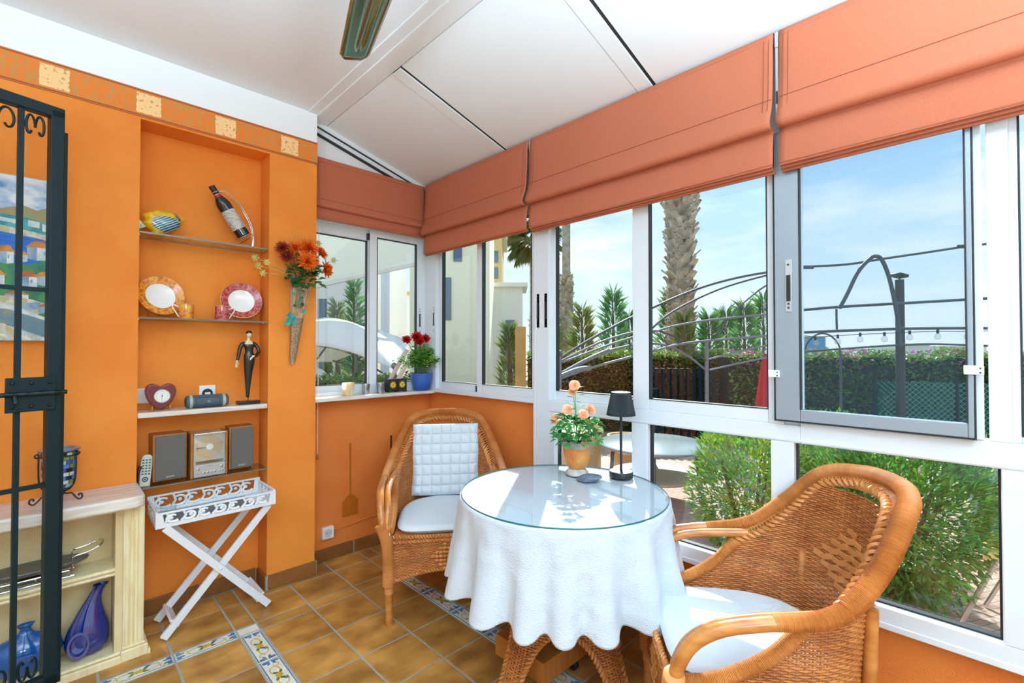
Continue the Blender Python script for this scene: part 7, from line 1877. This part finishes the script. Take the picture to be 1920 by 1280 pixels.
# red parasol, folded
c = at(1437, 700, 5.9); c.z = -.06; rp_ = thing('folded_parasol', 'folded red parasol beside the grey fly screen frame', 'parasol', c)
m = MB(); m.tube([c, c + Vector((0, 0, 1.42))], .018, 8); m.lathe([(.0, .0), (.22, .0), (.22, .05), (.0, .07)], 20, c); m.build('pole', 'white_paint', rp_)
def par(u, v):
    a = 2 * PI * u; r_ = (.03 + .12 * (1 - v) ** .8) * (1 + .22 * cos(a * 8)); return (c.x + r_ * cos(a), c.y + r_ * sin(a), .30 + 1.0 * v)
m = MB(); m.grid(par, 64, 12, cu=True); m.build('cover', mat('red_parasol_cloth', rgb(206, 40, 52), .8), rp_, angle=180)
# yellow folding chair and planter at the far right
yc = thing('folding_chair', 'folding garden chair with a yellow seat and silver legs outside on the patio', 'chair', (at(1900, 1150, 2.44).x, at(1900, 1150, 2.44).y, -.06))
def YC(x, y, d): return at(x, y, d)
m = MB(); a_ = at(1836, 1040, 2.30); b_ = at(2000, 1040, 2.30); c_ = at(1990, 1020, 2.58); d_ = at(1838, 1020, 2.58); z = .345
ring_ = [Vector((q.x, q.y, z)) for q in (a_, b_, c_, d_)]; m.add([tuple(q) for q in ring_] + [(q.x, q.y, z + .035) for q in ring_], [(3, 2, 1, 0), (4, 5, 6, 7), (0, 1, 5, 4), (1, 2, 6, 5), (2, 3, 7, 6), (3, 0, 4, 7)])
m.build('seat', mat('yellow_seat', rgb(238, 190, 40), .6, c2=rgb(230, 206, 130), nscale=3, nstretch=(1, 1, 8)), yc, bevel=.006)
for e0, e1 in (((1790, 2.42), (1893, 2.34)), ((1840, 2.62), (1950, 2.56)), ((2010, 2.42), (1846, 2.5))):
    q0 = at(e0[0], 1170, e0[1]); q0.z = -.05; q1 = at(e1[0], 900, e1[1]); q1.z = .46 if e0[0] < 1900 else .345; m = MB(); m.tube([q0, q1], .011, 8); m.build('leg', 'silver', yc)
c = at(1866, 990, 3.8); c.z = -.0595; pl_ = thing('planter', 'pale blue planter with a spiky green plant beside the folding chair', 'potted plant', c)
m = MB(); m.lathe([(.0, .0), (.15, .0), (.2, .5), (.21, .52), (.19, .52), (.17, .46), (.0, .45)], 28, c); m.build('pot', mat('pale_blue_pot', rgb(150, 184, 206), .4), pl_)
m = MB()
for k in range(60):
    a = k * 2.4; dv = Vector((cos(a), sin(a), rg.uniform(.2, 1.8))); m.leaf(c + Vector((.04 * cos(a), .04 * sin(a), .48)), dv, (-sin(a), cos(a), .1), rg.uniform(.2, .34), .025, .1, .2)
m.build('leaves', 'bush_y', pl_, smooth=False)

# ================================================================== LIGHT
sun = bpy.data.lights.new('sun', 'SUN'); sun.energy = 9.5; sun.angle = radians(.6); sun.color = (1.0, .98, .95)
so_ = bpy.data.objects.new('sun', sun); COL.objects.link(so_); SD = Vector((.315, .23, .29)).normalized(); so_.rotation_euler = SD.to_track_quat('Z', 'Y').to_euler(); so_.location = SD * 30
w = bpy.data.worlds.new('sky'); SC.world = w; w.use_nodes = True; N = w.node_tree.nodes; L = w.node_tree.links; N.clear()
out = N.new('ShaderNodeOutputWorld'); bg = N.new('ShaderNodeBackground'); tc = N.new('ShaderNodeTexCoord'); sp = N.new('ShaderNodeSeparateXYZ'); L.new(tc.outputs['Generated'], sp.inputs[0])
r = ramp(N, [(.0, rgb(226, 240, 248)), (.10, rgb(216, 236, 250)), (.3, rgb(176, 214, 248)), (1.0, rgb(110, 170, 236))]); L.new(sp.outputs[2], r.inputs[0])
mp = N.new('ShaderNodeMapping'); mp.inputs['Scale'].default_value = (1.2, 1.6, 7); mp.inputs['Rotation'].default_value = (.15, .1, .4); L.new(tc.outputs['Generated'], mp.inputs[0])
nz = N.new('ShaderNodeTexNoise'); nz.inputs['Scale'].default_value = 2.2; nz.inputs['Detail'].default_value = 7; nz.inputs['Roughness'].default_value = .5; L.new(mp.outputs[0], nz.inputs['Vector'])
cr_ = ramp(N, [(.42, (0, 0, 0, 1)), (.66, (1, 1, 1, 1))]); L.new(nz.outputs['Fac'], cr_.inputs[0])
mx = N.new('ShaderNodeMix'); mx.data_type = 'RGBA'; L.new(cr_.outputs[0], mx.inputs[0]); L.new(r.outputs[0], mx.inputs[6]); mx.inputs[7].default_value = rgb(240, 247, 252)
L.new(mx.outputs[2], bg.inputs[0]); bg.inputs[1].default_value = 1.25; L.new(bg.outputs[0], out.inputs[0])
def plight(name, loc, power, rad, col=(1, .97, .93)):
    l = bpy.data.lights.new(name, 'POINT'); l.energy = power; l.shadow_soft_size = rad; l.color = col; o = bpy.data.objects.new(name, l); COL.objects.link(o); o.location = loc; return o
def uplight(loc, power, ang=165, col=(.60, .83, 1.0)):
    l = bpy.data.lights.new('fill_uplight', 'SPOT'); l.energy = power; l.spot_size = radians(ang); l.spot_blend = .6; l.shadow_soft_size = .25; l.color = col
    o = bpy.data.objects.new('fill_uplight', l); COL.objects.link(o); o.location = loc; o.rotation_euler = (radians(180), 0, 0)
uplight((-.75, .35, 1.75), 350); uplight((.55, -.75, 1.75), 350); uplight((.9, -2.0, 1.6), 320)  # unseen fill spots added to brighten the ceiling, no fixtures behind them
plight('room_fill', (-.4, -1.6, 1.7), 95, .35, (.72, .88, 1.0))  # added fill light out of view, not an actual lamp
B(-2.75, -2.7, -2.6, 3.25, -.05, CEIL).build('wall_light_block', 'white_paint', kind='structure', smooth=False)  # unseen wall added to cut the sky light from behind
SC.view_settings.view_transform = 'Standard'; SC.view_settings.look = 'None'; SC.view_settings.exposure = 0.05; SC.view_settings.gamma = 1.0; SC.view_settings.use_curve_mapping = False
try:
    SC.cycles.use_denoising = True; SC.cycles.denoiser = 'OPENIMAGEDENOISE'; SC.cycles.max_bounces = 10; SC.cycles.diffuse_bounces = 5; SC.cycles.glossy_bounces = 5; SC.cycles.transparent_max_bounces = 24; SC.cycles.caustics_reflective = False; SC.cycles.caustics_refractive = False; SC.cycles.sample_clamp_indirect = 6
except Exception as e: print(e)

GROUPS = {'roman_blind': 'roman blinds along the windows', 'glass_shelf': 'glass shelves in the niche', 'plate': 'dessert plates in the niche', 'cup': 'coffee cups in the niche', 'plate_stand': 'plate stands in the niche',
 'shot_glass': 'shot glasses on the sill', 'speaker': 'hi-fi speakers in the niche', 'wall_socket': 'white wall sockets', 'wicker_armchair': 'wicker armchairs at the round table', 'seat_cushion': 'white seat cushions', 'conifer': 'conifers beyond the hedges',
 'palm_tree': 'palm trees outside', 'garden_bush': 'bushes outside the low windows', 'neighbour_house': 'neighbouring houses', 'distant_house': 'distant houses over the hedge', 'pull_cord': 'blind pull cords', 'fly_swatter': 'fly swatters on the low wall',
 'terrace_column': 'terrace columns', 'garden_pole': 'silver poles by the canopy', 'vase': 'blue vases in the cabinet'}
for o in list(bpy.data.objects):
    if o.parent is None and 'category' in o and 'group' not in o and o.name.split('.')[0] in GROUPS: o['group'] = GROUPS[o.name.split('.')[0]]
